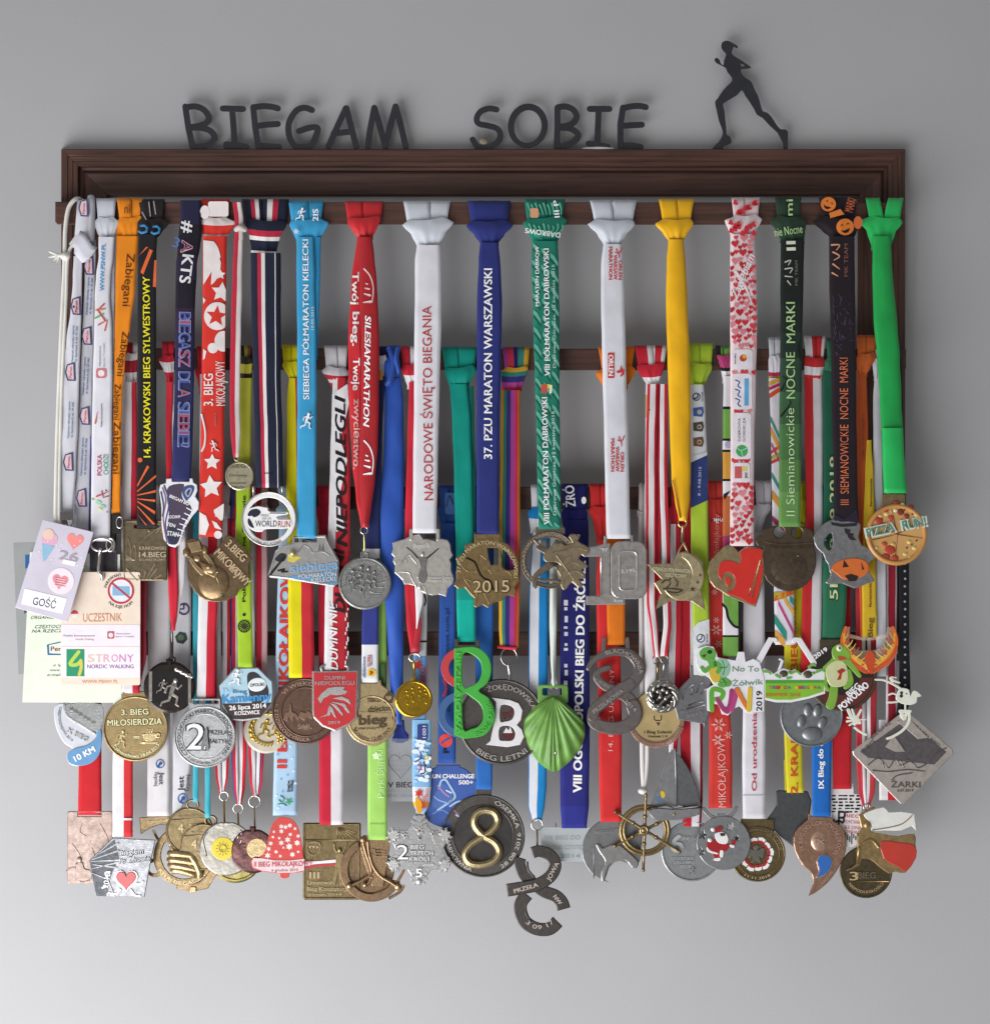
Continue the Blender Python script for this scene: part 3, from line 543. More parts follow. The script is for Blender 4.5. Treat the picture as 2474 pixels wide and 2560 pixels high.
for q in ((346, 640, 366, 616, 370, 618), (351, 680, 374, 622, 382, 626, 358, 686), (382, 716, 386, 650, 391, 650, 390, 718), (342, 1214, 368, 1163, 373, 1167, 344, 1216), (342, 1228, 389, 1187, 390, 1193, 343, 1230), (342, 1237, 389, 1225, 389, 1231, 343, 1239), (342, 1246, 388, 1249, 388, 1255, 343, 1248), (343, 1252, 388, 1278, 387, 1286, 343, 1255), (343, 1264, 388, 1310, 382, 1312, 343, 1267), (343, 1285, 368, 1313, 364, 1313)): sh(m, [(q[i], q[i + 1]) for i in range(0, len(q), 2)], s1, 0, orr)
sh(m, circ(350, 1150, 6, 14), s1, 0, orr)
db = metal('7C6B4A', .4, .4); mm, f = med(t, rrect(307, 1299, 419, 1452, 7), 1, db, -1, holes=[rrect(336, 1311, 398, 1320, 4)], name='medallion'); line(mm, rrect(311, 1304, 415, 1448, 7), f, 1.6, db, closed=True)
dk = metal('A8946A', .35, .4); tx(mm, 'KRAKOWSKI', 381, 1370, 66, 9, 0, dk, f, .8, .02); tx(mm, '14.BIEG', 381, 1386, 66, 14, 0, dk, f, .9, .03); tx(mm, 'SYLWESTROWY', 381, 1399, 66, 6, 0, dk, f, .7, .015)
for q in ((zk(1215, 165, 1225, 215, 1240, 260, 1235, 360, 1200, 330, 1200, 230)), (zk(1275, 240, 1290, 290, 1285, 375, 1235, 365, 1250, 290))): line(mm, cat(q, True, 4), f, 1.5, dk, closed=True)
sh(mm, zk(1190, 325, 1190, 380, 1285, 380), f, .6, dk, bev=.5)
for q in ((1300, 575, 1200, 465), (1330, 570, 1315, 525), (1360, 575, 1378, 490), (1385, 560, 1465, 420), (1400, 570, 1485, 465), (1445, 570, 1525, 520), (1480, 130, 1515, 70), (1525, 120, 1540, 70)): a = zk(*q); sh(mm, stroke(a, 2, 5), f, .7, dk, bev=.4)
line(mm, cat(zk(1340, 225, 1370, 170, 1430, 125, 1500, 75)), f, 1.2, dk); ball(mm, *zk(1410, 102)[0], f, 3, dk); ball(mm, *zk(1270, 488)[0], f, 3, dk)
# ---- navy ribbon with outlined words, shoe medal
t = medal('white edged shoe medal on a dark purple ribbon', 1, 466, 500); m = t.p('ribbon')
n1, n2, n3 = fab('24233F'), fab('1E1A26'), fab('2F3364')
s1 = ribbon(m, [(500, 450, 503), (540, 452, 502), (580, 447, 505), (620, 444, 500), (660, 440, 492), (780, 438, 487), (950, 437, 485), (1100, 432, 482), (1206, 428, 477)], 1, n3, 0, bands=[(560, n1), (640, n2), (700, fab('2A2238')), (770, n2), (830, fab('32203A')), (930, fab('262445')), (1100, fab('282A4E'))], fold=1.6, df=lambda y: max(45, rd(1, y) + 2.4))
tx(m, '#', 470, 567, 28, 29, -97, ink('E5E3E6'), s1, .2, .03); tx(m, 'A', 468, 617, 30, 30, -97, ink('D9A0B0'), s1, .2, .04); tx(m, 'A', 468, 617, 27, 28, -97, ink('3A2A48'), s1, .3, .0); tx(m, 'KTS', 467, 672, 70, 29, -97, ink('E5E3E6'), s1, .2, .03); tx(m, '3', 441, 605, 14, 26, -20, ink('5A78B0'), s1, .2, .02)
yy = 780.
for i, ch in enumerate('BIEGASZ DLA SIEBIE!'):
    hgt = {'I': 9, ' ': 12, '!': 10}.get(ch, 22); yc_ = yy + hgt / 2; xx = 463.5 - (yc_ - 780) * .012
    if ch != ' ':
        cc = ('46508E', '8E4E74', 'A84E5E', '4C5C98', '4A5A9A', 'A6505E')[(i * 5 + i // 3) % 6]
        tx(m, ch, xx, yc_, hgt - 1, 31, -91.5, ink('8890C0'), s1, .25, .03); tx(m, ch, xx, yc_, hgt - 4, 27, -91.5, ink(cc), s1, .45, .01)
    yy += hgt - (0 if ch == ' ' else .6)
SHOE = zf(1575, 1125, 1625, 1120, 1630, 1152, 1795, 1152, 1798, 1120, 1822, 1120, 1832, 1160, 1865, 1180, 1870, 1235, 1848, 1290, 1885, 1345, 1880, 1410, 1820, 1480, 1745, 1600, 1705, 1740, 1660, 1775, 1600, 1760, 1550, 1695, 1530, 1560, 1530, 1400, 1508, 1230, 1520, 1180, 1572, 1165)
mm, f = med(t, SHOE, 1, enam('E8E8EE'), 2, 3, bev=1.5); e = mm.p('print')
sh(e, cat(zf(1600, 1195, 1740, 1175, 1720, 1260, 1740, 1330, 1800, 1375, 1810, 1440, 1740, 1560, 1690, 1720, 1640, 1750, 1590, 1720, 1580, 1600, 1600, 1450, 1580, 1300), True, 3), up(f, .1), 0, enam('4C3E54')); sh(e, cat(zf(1600, 1580, 1690, 1590, 1680, 1720, 1640, 1750, 1590, 1715), True, 3), up(f, .2), 0, enam('2E3348'))
for q, c_ in ((zf(1540, 1210, 1570, 1330, 1545, 1500, 1580, 1730), '8D6478'), (zf(1555, 1190, 1600, 1350, 1565, 1560, 1600, 1740), '3E4C7C'), (zf(1525, 1250, 1548, 1380, 1538, 1480), '39406C')): sh(e, stroke(cat(q), 4.2, 3), up(f, .25), 0, enam(c_))
sh(e, cat(zf(1760, 1330, 1725, 1260, 1745, 1200, 1810, 1185, 1840, 1210, 1820, 1270, 1790, 1310), True, 4), up(f, .3), 0, enam('3C4E80')); sh(e, cat(zf(1775, 1300, 1750, 1260, 1765, 1225, 1805, 1210, 1815, 1240, 1795, 1280), True, 4), up(f, .4), 0, enam('A9B3CC')); sh(e, cat(zf(1780, 1285, 1765, 1255, 1790, 1225, 1802, 1235), True, 4), up(f, .5), 0, enam('46424E'))
for s_, x, y, L, H, r in (('BIEGAM BO', 1698, 1325, 52, 8, -24), ('KOCHAM', 1648, 1484, 30, 8, 2), ('TEN', 1618, 1560, 22, 9, -14), ('STAN', 1638, 1645, 28, 12, -8)): X, Y = zf.p(x, y); tx(e, s_, X, Y, L, H, r, IW, up(f, .3), .3, .03)
for k in range(6): a = zf(1770 - k * 22, 1400 + k * 50, 1815 - k * 18, 1425 + k * 48); sh(e, stroke(a, 3), up(f, .3), .3, enam('DFE0EA'))
# ---- red star ribbon, medal of Santa as a bearded figure
t = medal('bronze bearded figure medal on a red ribbon with white stars', 1, 535, 500); m = t.p('ribbon'); rs = fab('D2352B'); iw = ink('E6DEDC')
s1 = ribbon(m, [(590, 507, 567), (700, 506, 566), (900, 505, 563), (1100, 501, 560), (1250, 498, 557), (1341, 497, 556)], 1, rs, -.5)
k = m.p('knot'); knot(k, 1, 502, 574, 500, 590, 508, 566, rs, yt=500, yc=545, yn=598, big=5, ccols=[(1, fab('DDD3D0')), (1.5, rs), (1, fab('DDD3D0'))])
sh(k, rrect(520, 503, 571, 541, 6), lambda x, y: 47.8, 0, iw); sh(k, circ(512, 530, 12, ry=17), lambda x, y: 48, 0, iw)
sh(m, [(508, 600)] + [(x, y) for x, y in circ(516, 655, 36, 30, 60) if x > 508 and y > 600 and y < 714] + [(508, 712)], s1, 0, iw)
for x, y, R, a in ((558, 728, 17, 5), (553, 730, 26, 8), (551, 686, 13, 0), (530, 1155, 21, 2), (527, 1217, 30, -6)):
    sh(m, [(min(max(px, itp([(590, 507, 567), (900, 505, 563), (1341, 497, 556)], py)[0] + 1), itp([(590, 507, 567), (900, 505, 563), (1341, 497, 556)], py)[1] - 1), py) for px, py in star(x, y, R, R * .5, 5, a)], up(s1, .02 * R * .1), 0, iw)
sh(m, [(min(px, 563), py) for px, py in circ(543, 790, 33, 32, 35)], s1, 0, iw); sh(m, star(541, 790, 27, 12, 5, 6), up(s1, .15), 0, ink('CF372D'))
sh(m, [(min(px, 562), py) for px, py in circ(558, 853, 22, 24, 26)], s1, 0, iw); sh(m, circ(532, 870, 13), up(s1, .1), 0, iw); sh(m, [(508, 872), (516, 878), (512, 895), (507, 900)], s1, 0, iw); sh(m, [(507, 742), (514, 750), (508, 760)], s1, 0, iw)
tx(m, '3. BIEG', 520, 974, 80, 24, 90, iw, s1, .15, .02); tx(m, 'MIKOŁAJKOWY', 550, 958, 112, 24, 91, iw, s1, .15, .0); line(m, cat([(504, 1035), (513, 1075), (512, 1110), (503, 1130)]), up(s1, -.3), 2.5, iw); tx(m, 'start', 537, 1048, 34, 7, 90, ink('C06A60'), s1, .1); runner_fig(m, 535, 1115, 30, s1, iw, flip=-1)
sh(m, cat(zg(415, 1358, 400, 1520, 330, 1460, 320, 1420), False, 4), up(s1, .1), 0, iw)
sh(m, zg(185, 1440, 245, 1475, 275, 1560, 240, 1660, 180, 1650), s1, 0, iw); sh(m, zg(410, 1360, 345, 1430, 330, 1480, 400, 1500), s1, 0, iw); sh(m, zg(300, 1520, 345, 1540, 395, 1610, 330, 1590), up(s1, .1), 0, iw); sh(m, circ(545, 1337, 10), up(s1, .1), 0, iw)
SAN = zl(50, 200, 100, 175, 180, 180, 210, 230, 260, 250, 265, 300, 300, 320, 400, 200, 430, 150, 510, 165, 670, 340, 680, 380, 650, 420, 660, 540, 640, 620, 560, 660, 540, 710, 470, 750, 380, 775, 280, 770, 190, 730, 120, 650, 75, 560, 70, 450, 100, 370, 60, 350, 25, 290, 60, 255)
br = metal('8F7040', .38, .4); bl = metal('B08D55', .33, .5); mm, f = med(t, cat(SAN, True, 2), 1, metal('7A5F38', .4, .4), 1); fg = mm.p('bearded_figure')
ball(fg, *zl.p(320, 590), up(f, -1), 41, br, 44, 4, 0, 24, 12); ball(fg, *zl.p(285, 470), up(f, 0), 20, bl, 16, 4); ball(fg, *zl.p(270, 445), up(f, 2.2), 9, br, 7, 3); sh(fg, zl(190, 390, 240, 410, 290, 425, 210, 465), f, 2.2, br, bev=2)
for q in ((100, 370, 150, 440, 210, 500), (240, 330, 280, 380, 300, 420)): sh(fg, stroke(cat(zl(*q)), 10, 13), f, 1.8, bl)
ball(fg, *zl.p(160, 365), f, 10, bl, 9, 2); sh(fg, zl(70, 215, 185, 195, 210, 290, 110, 310), f, 1.6, bl, bev=1.5); ball(fg, *zl.p(60, 310), f, 9, br, 11, 2); ball(fg, *zl.p(235, 285), f, 8, br, 11, 2)
for k in range(4): line(fg, cat(zl(255 + k * 14, 500 + k * 6, 300 + k * 10, 525 + k * 5, 345 + k * 4, 495)), up(f, 3.2), 1.6, bl)
line(fg, zl(345, 540, 372, 615, 320, 580), up(f, 2.6), 1.3, bl)
for k in range(4): ball(fg, *zl.p(385 + k * 6, 640 + k * 30), up(f, 1.4), 2, DBR)
for s_, x, y, L, H, r in (('3.BIEG', 535, 290, 62, 21, -44), ('MIKOŁAJ', 455, 400, 80, 21, -46), ('KOWY', 575, 525, 58, 20, -46)): X, Y = zl.p(x, y); tx(mm, s_, X, Y, L, H, r, bl, f, 1.3, .03)
# ---- narrow red and white ribbon, small pale medal
t = medal('small pale brass round medal on a narrow red and white ribbon', 1, 592, 500); m = t.p('ribbon'); rw = [(.9, fab('B8293F')), (.9, fab('D8D0CC'))]
ribbon(m, [(590, 585, 607), (700, 580, 605), (850, 576, 602), (1000, 574, 599), (1080, 576, 601), (1120, 580, 599), (1142, 583, 596)], 1, rw, 3.5, fold=1.2)
ribbon(m, [(505, 581, 603), (545, 586, 608), (600, 586, 608)], 1, rw, 4, fold=.6, tuck=False); tb(m.p('knot'), cat([(590, 575, 52), (600, 568, 56), (613, 574, 52)]), 7, fab('C5B9B4'))
pb = metal('B9B08A', .33, .6); mm, f = med(t, circ(599, 1190, 36), 1, pb, 1); rim(mm, 599, 1190, 33, f, 1.2, pb); ring(t.p('ring'), 592, 1146, rd(1, 1146) + 2, 6, 1.6, shiny('C9C3A4'))
for s_, y, L, H in (('BIEG', 1165, 38, 10), ('Zimowy', 1188, 46, 6), ('Czwartej', 1207, 38, 5), ('Szkoły', 1217, 34, 5)): tx(mm, s_, 594, y, L, H, 0, metal('6F6648', .5), f, .4, .02)
# ---- navy ribbon with red and white stripes
t = medal('white ring medal with a globe on a navy ribbon with red and white stripes', 1, 660, 500); m = t.p('ribbon'); nv, r2, w2 = fab('1E2336'), fab('B82A42'), fab('E4E0E0')
cs = [(16, nv), (9.5, r2), (9, w2), (24, nv), (2, w2), (13, nv)]
s1 = ribbon(m, [(632, 626, 702), (680, 627, 702), (800, 629, 702), (950, 633, 702), (1100, 637, 706), (1218, 640, 708)], 1, cs, 1.5, fold=1)
sh(m, rect(660, 1182, 682, 1184), s1, 0, nv)
k = m.p('knot'); knot(k, 1, 604, 722, 612, 716, 628, 692, [(20, nv), (10, r2), (9, w2), (20, nv), (8, w2), (6, r2), (20, nv)], [(25, nv), (12, r2), (10, w2), (26, nv), (3, w2)], yt=500, yc=552, yn=624, big=8)
mm, f = med(t, circ(672, 1298, 69), 1, enam('E9E8E8'), 1.5, 3.2, [circ(672, 1298, 54)], 2); rim(mm, 672, 1298, 67, f, 2, SIL)
for x in (634, 706): tb(mm, [(x, 1242, rd(1, 1242) + 1), (x - 1, 1216, rd(1, 1216) + 4)], 3, SIL)
e = mm.p('cut_out_emblem'); lg = (cat(zg(640, 1450, 665, 1405, 740, 1385, 800, 1395, 830, 1400, 850, 1435, 1015, 1440, 1015, 1462, 930, 1475, 925, 1500, 1042, 1505, 1042, 1590, 820, 1600, 780, 1625, 720, 1625, 660, 1595, 635, 1540), True, 3)); sh(e, lg, lambda x, y: f(x, y) - 3, 3.4, enam('ECEBEB'), bev=1); fe = up(f, .5)
gk = ink('262C3C'); sh(e, cat(zg(640, 1460, 670, 1420, 730, 1410, 765, 1440, 740, 1475, 700, 1490, 680, 1475, 650, 1480), True, 3), fe, 0, gk); sh(e, cat(zg(645, 1500, 670, 1520, 700, 1590, 660, 1575, 640, 1540), True, 3), fe, 0, gk)
tx(e, 'WORLD', *zg.p(815, 1548), 54, 16, 0, gk, fe, .2, .0); tx(e, 'RUN', *zg.p(985, 1552), 30, 17, 0, ink('A8483E'), fe, .2, .0); tx(e, 'WINGS', *zg.p(800, 1470), 20, 7, 0, gk, fe, .2, -.01); tx(e, 'FOR LIFE', *zg.p(820, 1500), 22, 6, 0, gk, fe, .2, -.01); sh(e, rect(694, 1297, 725, 1299), fe, 0, ink('A8483E')); line(e, zg(850, 1450, 1000, 1452), fe, 1, gk)
arc(mm, '7 MAJA 2017, POZNAŃ', 672, 1298, 61, 184, 66, 6.5, IK, f, .3, low=True, bold=.01)
# ---- sky blue ribbon
t = medal('tilted silver and blue enamel trapezium medal on a sky blue ribbon with white words', 1, 768, 500); m = t.p('ribbon'); sb = fab('3C9CCB')
s1 = ribbon(m, [(592, 741, 784), (700, 741, 787), (850, 743, 790), (1000, 743, 791), (1200, 742, 790), (1346, 742, 790)], 1, sb, 0)
ribbon(m, [(592, 775, 802), (680, 779, 801), (800, 785, 797), (900, 786, 793)], 1, fab('2F8ABA'), -2.5, tuck=False)
k = m.p('knot'); knot(k, 1, 721, 809, 723, 823, 741, 800, sb, yc=550, yn=600); tx(k, '2IS', 788, 537, 30, 14, 90, IW, lambda x, y: 48.4, .1); runner_fig(k, 752, 535, 34, lambda x, y: 48, IW); sh(k, star(740, 578, 8, 4, 8), lambda x, y: 52.5, 0, ink('C8D4DC'))
tx(m, 'SIEBIEGA PÓŁMARATON KIELECKI', 764, 798, 400, 15, 90.3, IW, s1, .12, .018); tx(m, '10.05.2015', 781, 795, 58, 7, 90, ink('BFD9E6'), s1, .12); runner_fig(m, 767, 1052, 42, s1, IW)
TRA = zl(1075, 150, 1380, 142, 1405, 200, 1505, 385, 1500, 600, 1460, 632, 1000, 560, 850, 545, 832, 515, 870, 400, 900, 300, 960, 240, 1060, 215)
mm, f = med(t, TRA, 1, SIL, 0, holes=[rect(734, 1345, 792, 1354)]); line(mm, inset(TRA[::1] if area2(TRA) > 0 else TRA[::-1], 4), f, 1.5, SIL, closed=True)
e = mm.p('blue_enamel'); sh(e, zl(960, 545, 1490, 470, 1490, 600, 1455, 622), up(f, .05), .3, enam('5C9BCB'), bev=.4); sh(e, zl(1020, 330, 1150, 350, 1080, 400, 1020, 390), f, .4, enam('D0C040'), bev=.3); ball(mm, *zl.p(1065, 312), f, 9, metal('B8A848')); sh(mm, circ(*zl.p(1065, 312), 11), f, 1.2, SIL, [circ(*zl.p(1065, 312), 8)], .6)
tx(mm, 'siebiega', *zl.p(1270, 435), 118, 24, 6, enam('7FA8CC'), f, .8, .03, side=SIL); tx(e, 'PÓŁMARATON', *zl.p(1300, 522), 94, 11, 4, SIL, up(f, .3), .6, .03); tx(e, 'KIELECKI', *zl.p(1357, 562), 60, 11, 4, SIL, up(f, .3), .6, .03); tx(e, '10.05.2015', *zl.p(1390, 592), 38, 6, 4, SIL, up(f, .3), .5)
sh(mm, cat(zl(900, 370, 950, 315, 1010, 330, 985, 390, 930, 395), True, 3), f, .1, metal('3A3B40', .5), bev=0); sh(mm, stroke(zl(850, 520, 980, 360), 7, 5), up(f, .1), .5, metal('2E2F35', .5)); sh(mm, stroke(cat(zl(930, 480, 990, 465, 960, 490, 1015, 488)), 5), up(f, .1), .4, metal('2E2F35', .5))
line(mm, cat(zl(1120, 300, 1170, 240, 1230, 270, 1260, 310, 1350, 300, 1420, 340)), f, 1.4, STL); 
for x in (1315, 1345): line(mm, zl(x, 290, x + 8, 220, x + 14, 290), f, 1.2, STL)
# ---- red satin ribbon, round grey medal with a group of runners
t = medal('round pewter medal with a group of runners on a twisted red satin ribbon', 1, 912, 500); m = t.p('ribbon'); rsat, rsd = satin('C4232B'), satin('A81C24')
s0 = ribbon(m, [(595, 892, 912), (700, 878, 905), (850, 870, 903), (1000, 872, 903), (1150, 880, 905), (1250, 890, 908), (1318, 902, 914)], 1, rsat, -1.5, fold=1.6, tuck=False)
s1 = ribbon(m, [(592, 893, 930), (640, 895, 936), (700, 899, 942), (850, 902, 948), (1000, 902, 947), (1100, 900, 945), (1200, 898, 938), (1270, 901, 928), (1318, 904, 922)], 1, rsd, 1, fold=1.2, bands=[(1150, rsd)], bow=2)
k = m.p('knot'); knot(k, 1, 862, 958, 868, 950, 892, 932, rsat, yt=505, yc=545, yn=592, big=8)
for s_, y, L in (('Twój', 720, 80), ('bieg.', 822, 84), ('Twoje', 935, 80), ('zwycięstwo.', 1085, 175)): tx(m, s_, 889 + (y - 720) * .01, y, L, 17, -90.5, IW if y < 1000 else ink('DDA9A4'), s0, .15, .025)
tx(m, 'SILESIAMARATHON', 918, 928, 278, 15, -91, IW, s1, .15, .03, .2)
for yb, k_ in ((710, 'E7C3C0'), (1140, 'F2F2F2')):
    for q, w_ in (((910, -38, 925, -20, 933, 10, 930, 45), 4), ((918, 0, 914, -2), 4), ((922, 12, 912, 10), 5), ((924, 28, 910, 24), 6), ((926, 44, 908, 46), 7)): sh(m, stroke(cat([(q[i], yb + q[i + 1]) for i in range(0, len(q), 2)], n=3), w_, 2.5), s1, .1, ink(k_), bev=0)
hook(t, 910, 1317, 1382, rd(1, 1350), 'C0B070')
pw = metal('8E8E8A', .42, .6); mm, f = med(t, lug(912, 1458, 66, 11, 1380), 1, pw, 0, holes=[circ(910, 1387, 5, 14)]); rim(mm, 912, 1458, 62, f, 1.6, pw)
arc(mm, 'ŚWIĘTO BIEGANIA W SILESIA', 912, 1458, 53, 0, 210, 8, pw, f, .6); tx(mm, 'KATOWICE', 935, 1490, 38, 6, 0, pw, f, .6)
for x, y, h in ((875, 1450, 54), (896, 1442, 58), (914, 1445, 56), (893, 1458, 50), (930, 1448, 44)): runner_fig(mm, x, y, h, up(f, .6), pw)
line(mm, cat(zm(40, 740, 35, 690, 110, 610, 230, 590)), f, 1.6, pw); line(mm, cat(zm(90, 670, 130, 640, 220, 640, 200, 690, 130, 690), True), f, 1.3, pw)
# ---- white ribbon, silver map
t = medal('pale silver map-shaped medal on a white ribbon with red words', 1, 1066, 500); m = t.p('ribbon'); wr = fab('DAD9DF')
s1 = ribbon(m, [(612, 1042, 1101), (650, 1037, 1102), (800, 1036, 1103), (950, 1035, 1099), (1150, 1033, 1094), (1332, 1031, 1091)], 1, wr, .5, fold=.5)
knot(m.p('knot'), 1, 1008, 1126, 1005, 1135, 1042, 1101, fab('C9CED6'), yt=504, yc=550, yn=614, big=9)
tx(m, 'NARODOWE ŚWIĘTO BIEGANIA', 1068, 1008, 486, 24, 90.6, ink('B63A3C'), s1, .12, .0)
MAP = lambda z: 0
POL = zm(305, 215, 350, 200, 430, 175, 480, 150, 560, 135, 600, 185, 640, 180, 720, 200, 760, 175, 830, 190, 855, 230, 860, 290, 880, 335, 850, 375, 865, 420, 862, 470, 890, 560, 880, 600, 830, 650, 815, 725, 740, 705, 690, 715, 640, 705, 600, 690, 560, 650, 545, 640, 520, 625, 460, 610, 415, 610, 400, 570, 360, 530, 325, 500, 330, 430, 310, 390, 320, 350, 295, 320, 312, 270)
sv = metal('C0BAB0', .36, .7); mm, f = med(t, POL, 1, sv, 0)
for x in (1027, 1094): sh(mm, rrect(x - 4, 1322, x + 5, 1352, 4), lambda x, y: f(x, y) - 2, 2.5, sv)
sh(mm, rect(1062, 1336, 1092, 1346), f, .1, metal('2A2826', .5), bev=0)
e = mm.p('raised_figure'); sh(e, cat(zm(545, 360, 590, 350, 635, 365, 620, 450, 635, 540, 600, 600, 560, 590, 545, 530, 570, 450), True, 3), f, .9, metal('8F8B88', .3, .7)); ball(e, *zm.p(590, 325), f, 5, sv, 7, 2)
for q in ((440, 262, 490, 300, 545, 360), (742, 270, 690, 315, 632, 362)): sh(e, stroke(cat(zm(*q)), 2.5, 4.5), f, .8, metal('3A3834', .4))
for q in ((370, 440, 400, 380, 460, 330, 490, 360, 540, 420), (400, 400, 430, 370, 440, 400), (350, 490, 460, 500, 490, 560, 540, 640), (560, 590, 580, 680, 600, 620, 635, 715), (545, 540, 560, 600), (620, 540, 610, 600)): line(mm, cat(zm(*q)), f, 1.6, sv)
tx(mm, 'BiegamBo', *zm.p(585, 240), 44, 12, 2, sv, f, .8, .02, .2); tx(mm, 'Narodowe Święto', *zm.p(755, 545), 60, 6, 0, sv, f, .7); tx(mm, 'Biegania 2015', *zm.p(750, 572), 54, 6, 0, sv, f, .7)
# ---- navy ribbon, brass map 2015
t = medal('brass map-shaped medal with large raised year on a navy blue ribbon with white words', 1, 1222, 500); m = t.p('ribbon'); nb_ = fab('2B3375')
s1 = ribbon(m, [(606, 1200, 1246), (650, 1196, 1250), (750, 1192, 1255), (900, 1192, 1252), (1100, 1191, 1248), (1336, 1191, 1247)], 1, nb_, .5, fold=.5)
knot(m.p('knot'), 1, 1168, 1276, 1164, 1284, 1200, 1246, nb_, yt=504, yc=554, yn=608, big=9, seam=False)
tx(m, '37. PZU MARATON WARSZAWSKI', 1219, 909, 476, 21, 90, IW, s1, .12, .025)
WAR = zm(905, 360, 960, 330, 990, 310, 990, 240, 1040, 215, 1080, 215, 1080, 130, 1100, 130, 1103, 175, 1320, 172, 1322, 190, 1400, 230, 1470, 310, 1505, 400, 1500, 520, 1510, 570, 1465, 640, 1482, 665, 1465, 725, 1400, 715, 1330, 770, 1270, 780, 1210, 832, 1160, 805, 1100, 830, 1075, 815, 1080, 740, 1040, 700, 990, 640, 930, 655, 888, 620, 910, 560, 905, 490, 930, 430)
bz = metal('96783A', .36, .55); bz2 = metal('B4954F', .3, .6); mm, f = med(t, WAR, 1, bz, .5, holes=[zm(1208, 265, 1310, 265, 1312, 330, 1312, 420, 1240, 425, 1215, 350), cat(zm(1330, 285, 1400, 300, 1450, 390, 1460, 465, 1380, 470, 1345, 430, 1345, 340), True, 3), rect(1192, 1338, 1246, 1345)])
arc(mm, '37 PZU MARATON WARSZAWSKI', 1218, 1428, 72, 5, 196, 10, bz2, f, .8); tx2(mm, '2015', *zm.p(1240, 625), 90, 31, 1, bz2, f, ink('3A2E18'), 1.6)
for q in ((1010, 360, 1085, 400, 1130, 500, 1170, 550, 1230, 580, 1260, 660),): sh(mm, stroke(cat(zm(*q)), 5), up(f, .05), .1, metal('241C10', .6), bev=0)
for q in ((950, 420, 1010, 480, 1100, 490), (930, 580, 1000, 560, 1060, 580), (1080, 660, 1110, 720, 1090, 800), (1120, 400, 1130, 330, 1200, 380), (1170, 500, 1210, 470, 1250, 510), (1170, 690, 1200, 740, 1225, 800), (1300, 480, 1400, 490, 1440, 560, 1400, 620), (980, 460, 990, 560, 1050, 640)): line(mm, cat(zm(*q)), f, 1.3, bz)
# ---- green rope pattern ribbon, oak leaf medal
t = medal('round bronze openwork medal with an oak leaf on a green rope patterned ribbon', 1, 1365, 500); m = t.p('ribbon'); gr, gl, gd = fab('1F7A66'), ink('62AD96'), ink('155244')
s1 = ribbon(m, [(602, 1330, 1394), (650, 1328, 1396), (800, 1332, 1398), (950, 1337, 1398), (1150, 1342, 1400), (1322, 1346, 1402)], 1, gr, 0, fold=.5)
xs_ = lambda y: itp([(602, 1330, 1394), (650, 1328, 1396), (800, 1332, 1398), (950, 1337, 1398), (1150, 1342, 1400), (1322, 1346, 1402)], y)
y = 606
while y < 1285:
    for col, a, b in ((0, .02, .3), (1, .36, .64), (2, .7, .98)):
        yy = y + col * 13; xl, xr = xs_(yy); W = xr - xl; g = lambda s_, v_: (xl + W * s_, min(1318, yy + v_))
        sh(m, [g(a, 0), g((a + b) / 2, 7), g(b, 24), g(b, 34), g((a + b) / 2, 22), g(a, 9)], s1, 0, gl); sh(m, [g(a, 14), g((a + b) / 2, 24), g(b, 40), g(b, 44), g((a + b) / 2, 29), g(a, 18)], s1, 0, gd)
    y += 42
k = m.p('knot'); knot(k, 1, 1310, 1412, 1306, 1418, 1330, 1394, gr, yt=500, yc=545, yn=604, big=8)
for i in range(9): sh(k, stroke(cat([(1318 + i * 10, 508 + (i % 2) * 4), (1322 + i * 10, 520), (1330 + i * 9, 536)], n=3), 4, 2), lambda x, y: 48.6, 0, gl)
for i in range(8): sh(k, stroke(cat([(1322 + i * 12, 560 + (i % 3) * 3), (1328 + i * 11, 572), (1340 + i * 7, 590)], n=3), 4, 2), lambda x, y: 53.2 - abs(x - 1362) * .06, 0, gl)
tx(k, 'DĄBROWS', 1356, 582, 88, 13, 172, IW, lambda x, y: 54 - abs(x - 1362) * .06, .1, .02); tx(k, 'III P', 1390, 522, 42, 13, 95, IW, lambda x, y: 48.8, .1, .02); sh(k, rrect(1325, 520, 1346, 544, 5), lambda x, y: 48.8, 0, ink('D39A78'))
tx(m, 'MARATON DĄBROW', 1342, 690, 150, 9, 90, IW, up(s1, .1), .12, .02); tx(m, 'VIII PÓŁMARATON DĄBROWSKI', 1366, 780, 318, 13.5, 90.6, IW, up(s1, .1), .12, .022); tx(m, 'Dąbrowa Górnicza, 12 kwietnia 2015', 1384, 790, 258, 7.5, 90.6, ink('BFE0D2'), up(s1, .1), .12, .005)
tx(m, 'VIII PÓŁMARATON DĄBROWSKI', 1363, 1152, 318, 14, 91, IW, up(s1, .1), .12, .022); tx(m, 'Dąbrowa Górnicza, 12 kwietnia 2015', 1384, 1158, 260, 8, 91, ink('CFE8DC'), up(s1, .1), .12, .005)
sh(m, rect(1352, 960, 1368, 983), up(s1, .1), 0, ink('B8564A')); sh(m, rect(1368, 960, 1374, 970), up(s1, .12), 0, ink('D8C840')); sh(m, [(1374, 962), (1380, 962), (1379, 982), (1373, 985)], up(s1, .12), 0, ink('E8E4C8'))
ow = metal('7A6C58', .4, .55); ol = metal('98845F', .36, .6); mm, f = med(t, circ(1372, 1400, 72), 1, ow, 0, holes=[circ(1372, 1402, 57)])
sh(mm, rrect(1338, 1318, 1412, 1336, 3), lambda x, y: f(x, y) - 3.2, 2.6, ow); rim(mm, 1372, 1400, 70, f, 1.6, ow); arc(mm, 'PÓŁMARATON DĄBROWSKI 2015', 1372, 1400, 64.5, -30, 230, 7, ol, f, .6)
e = mm.p('runner_relief'); g = lambda *a: zm(*a)
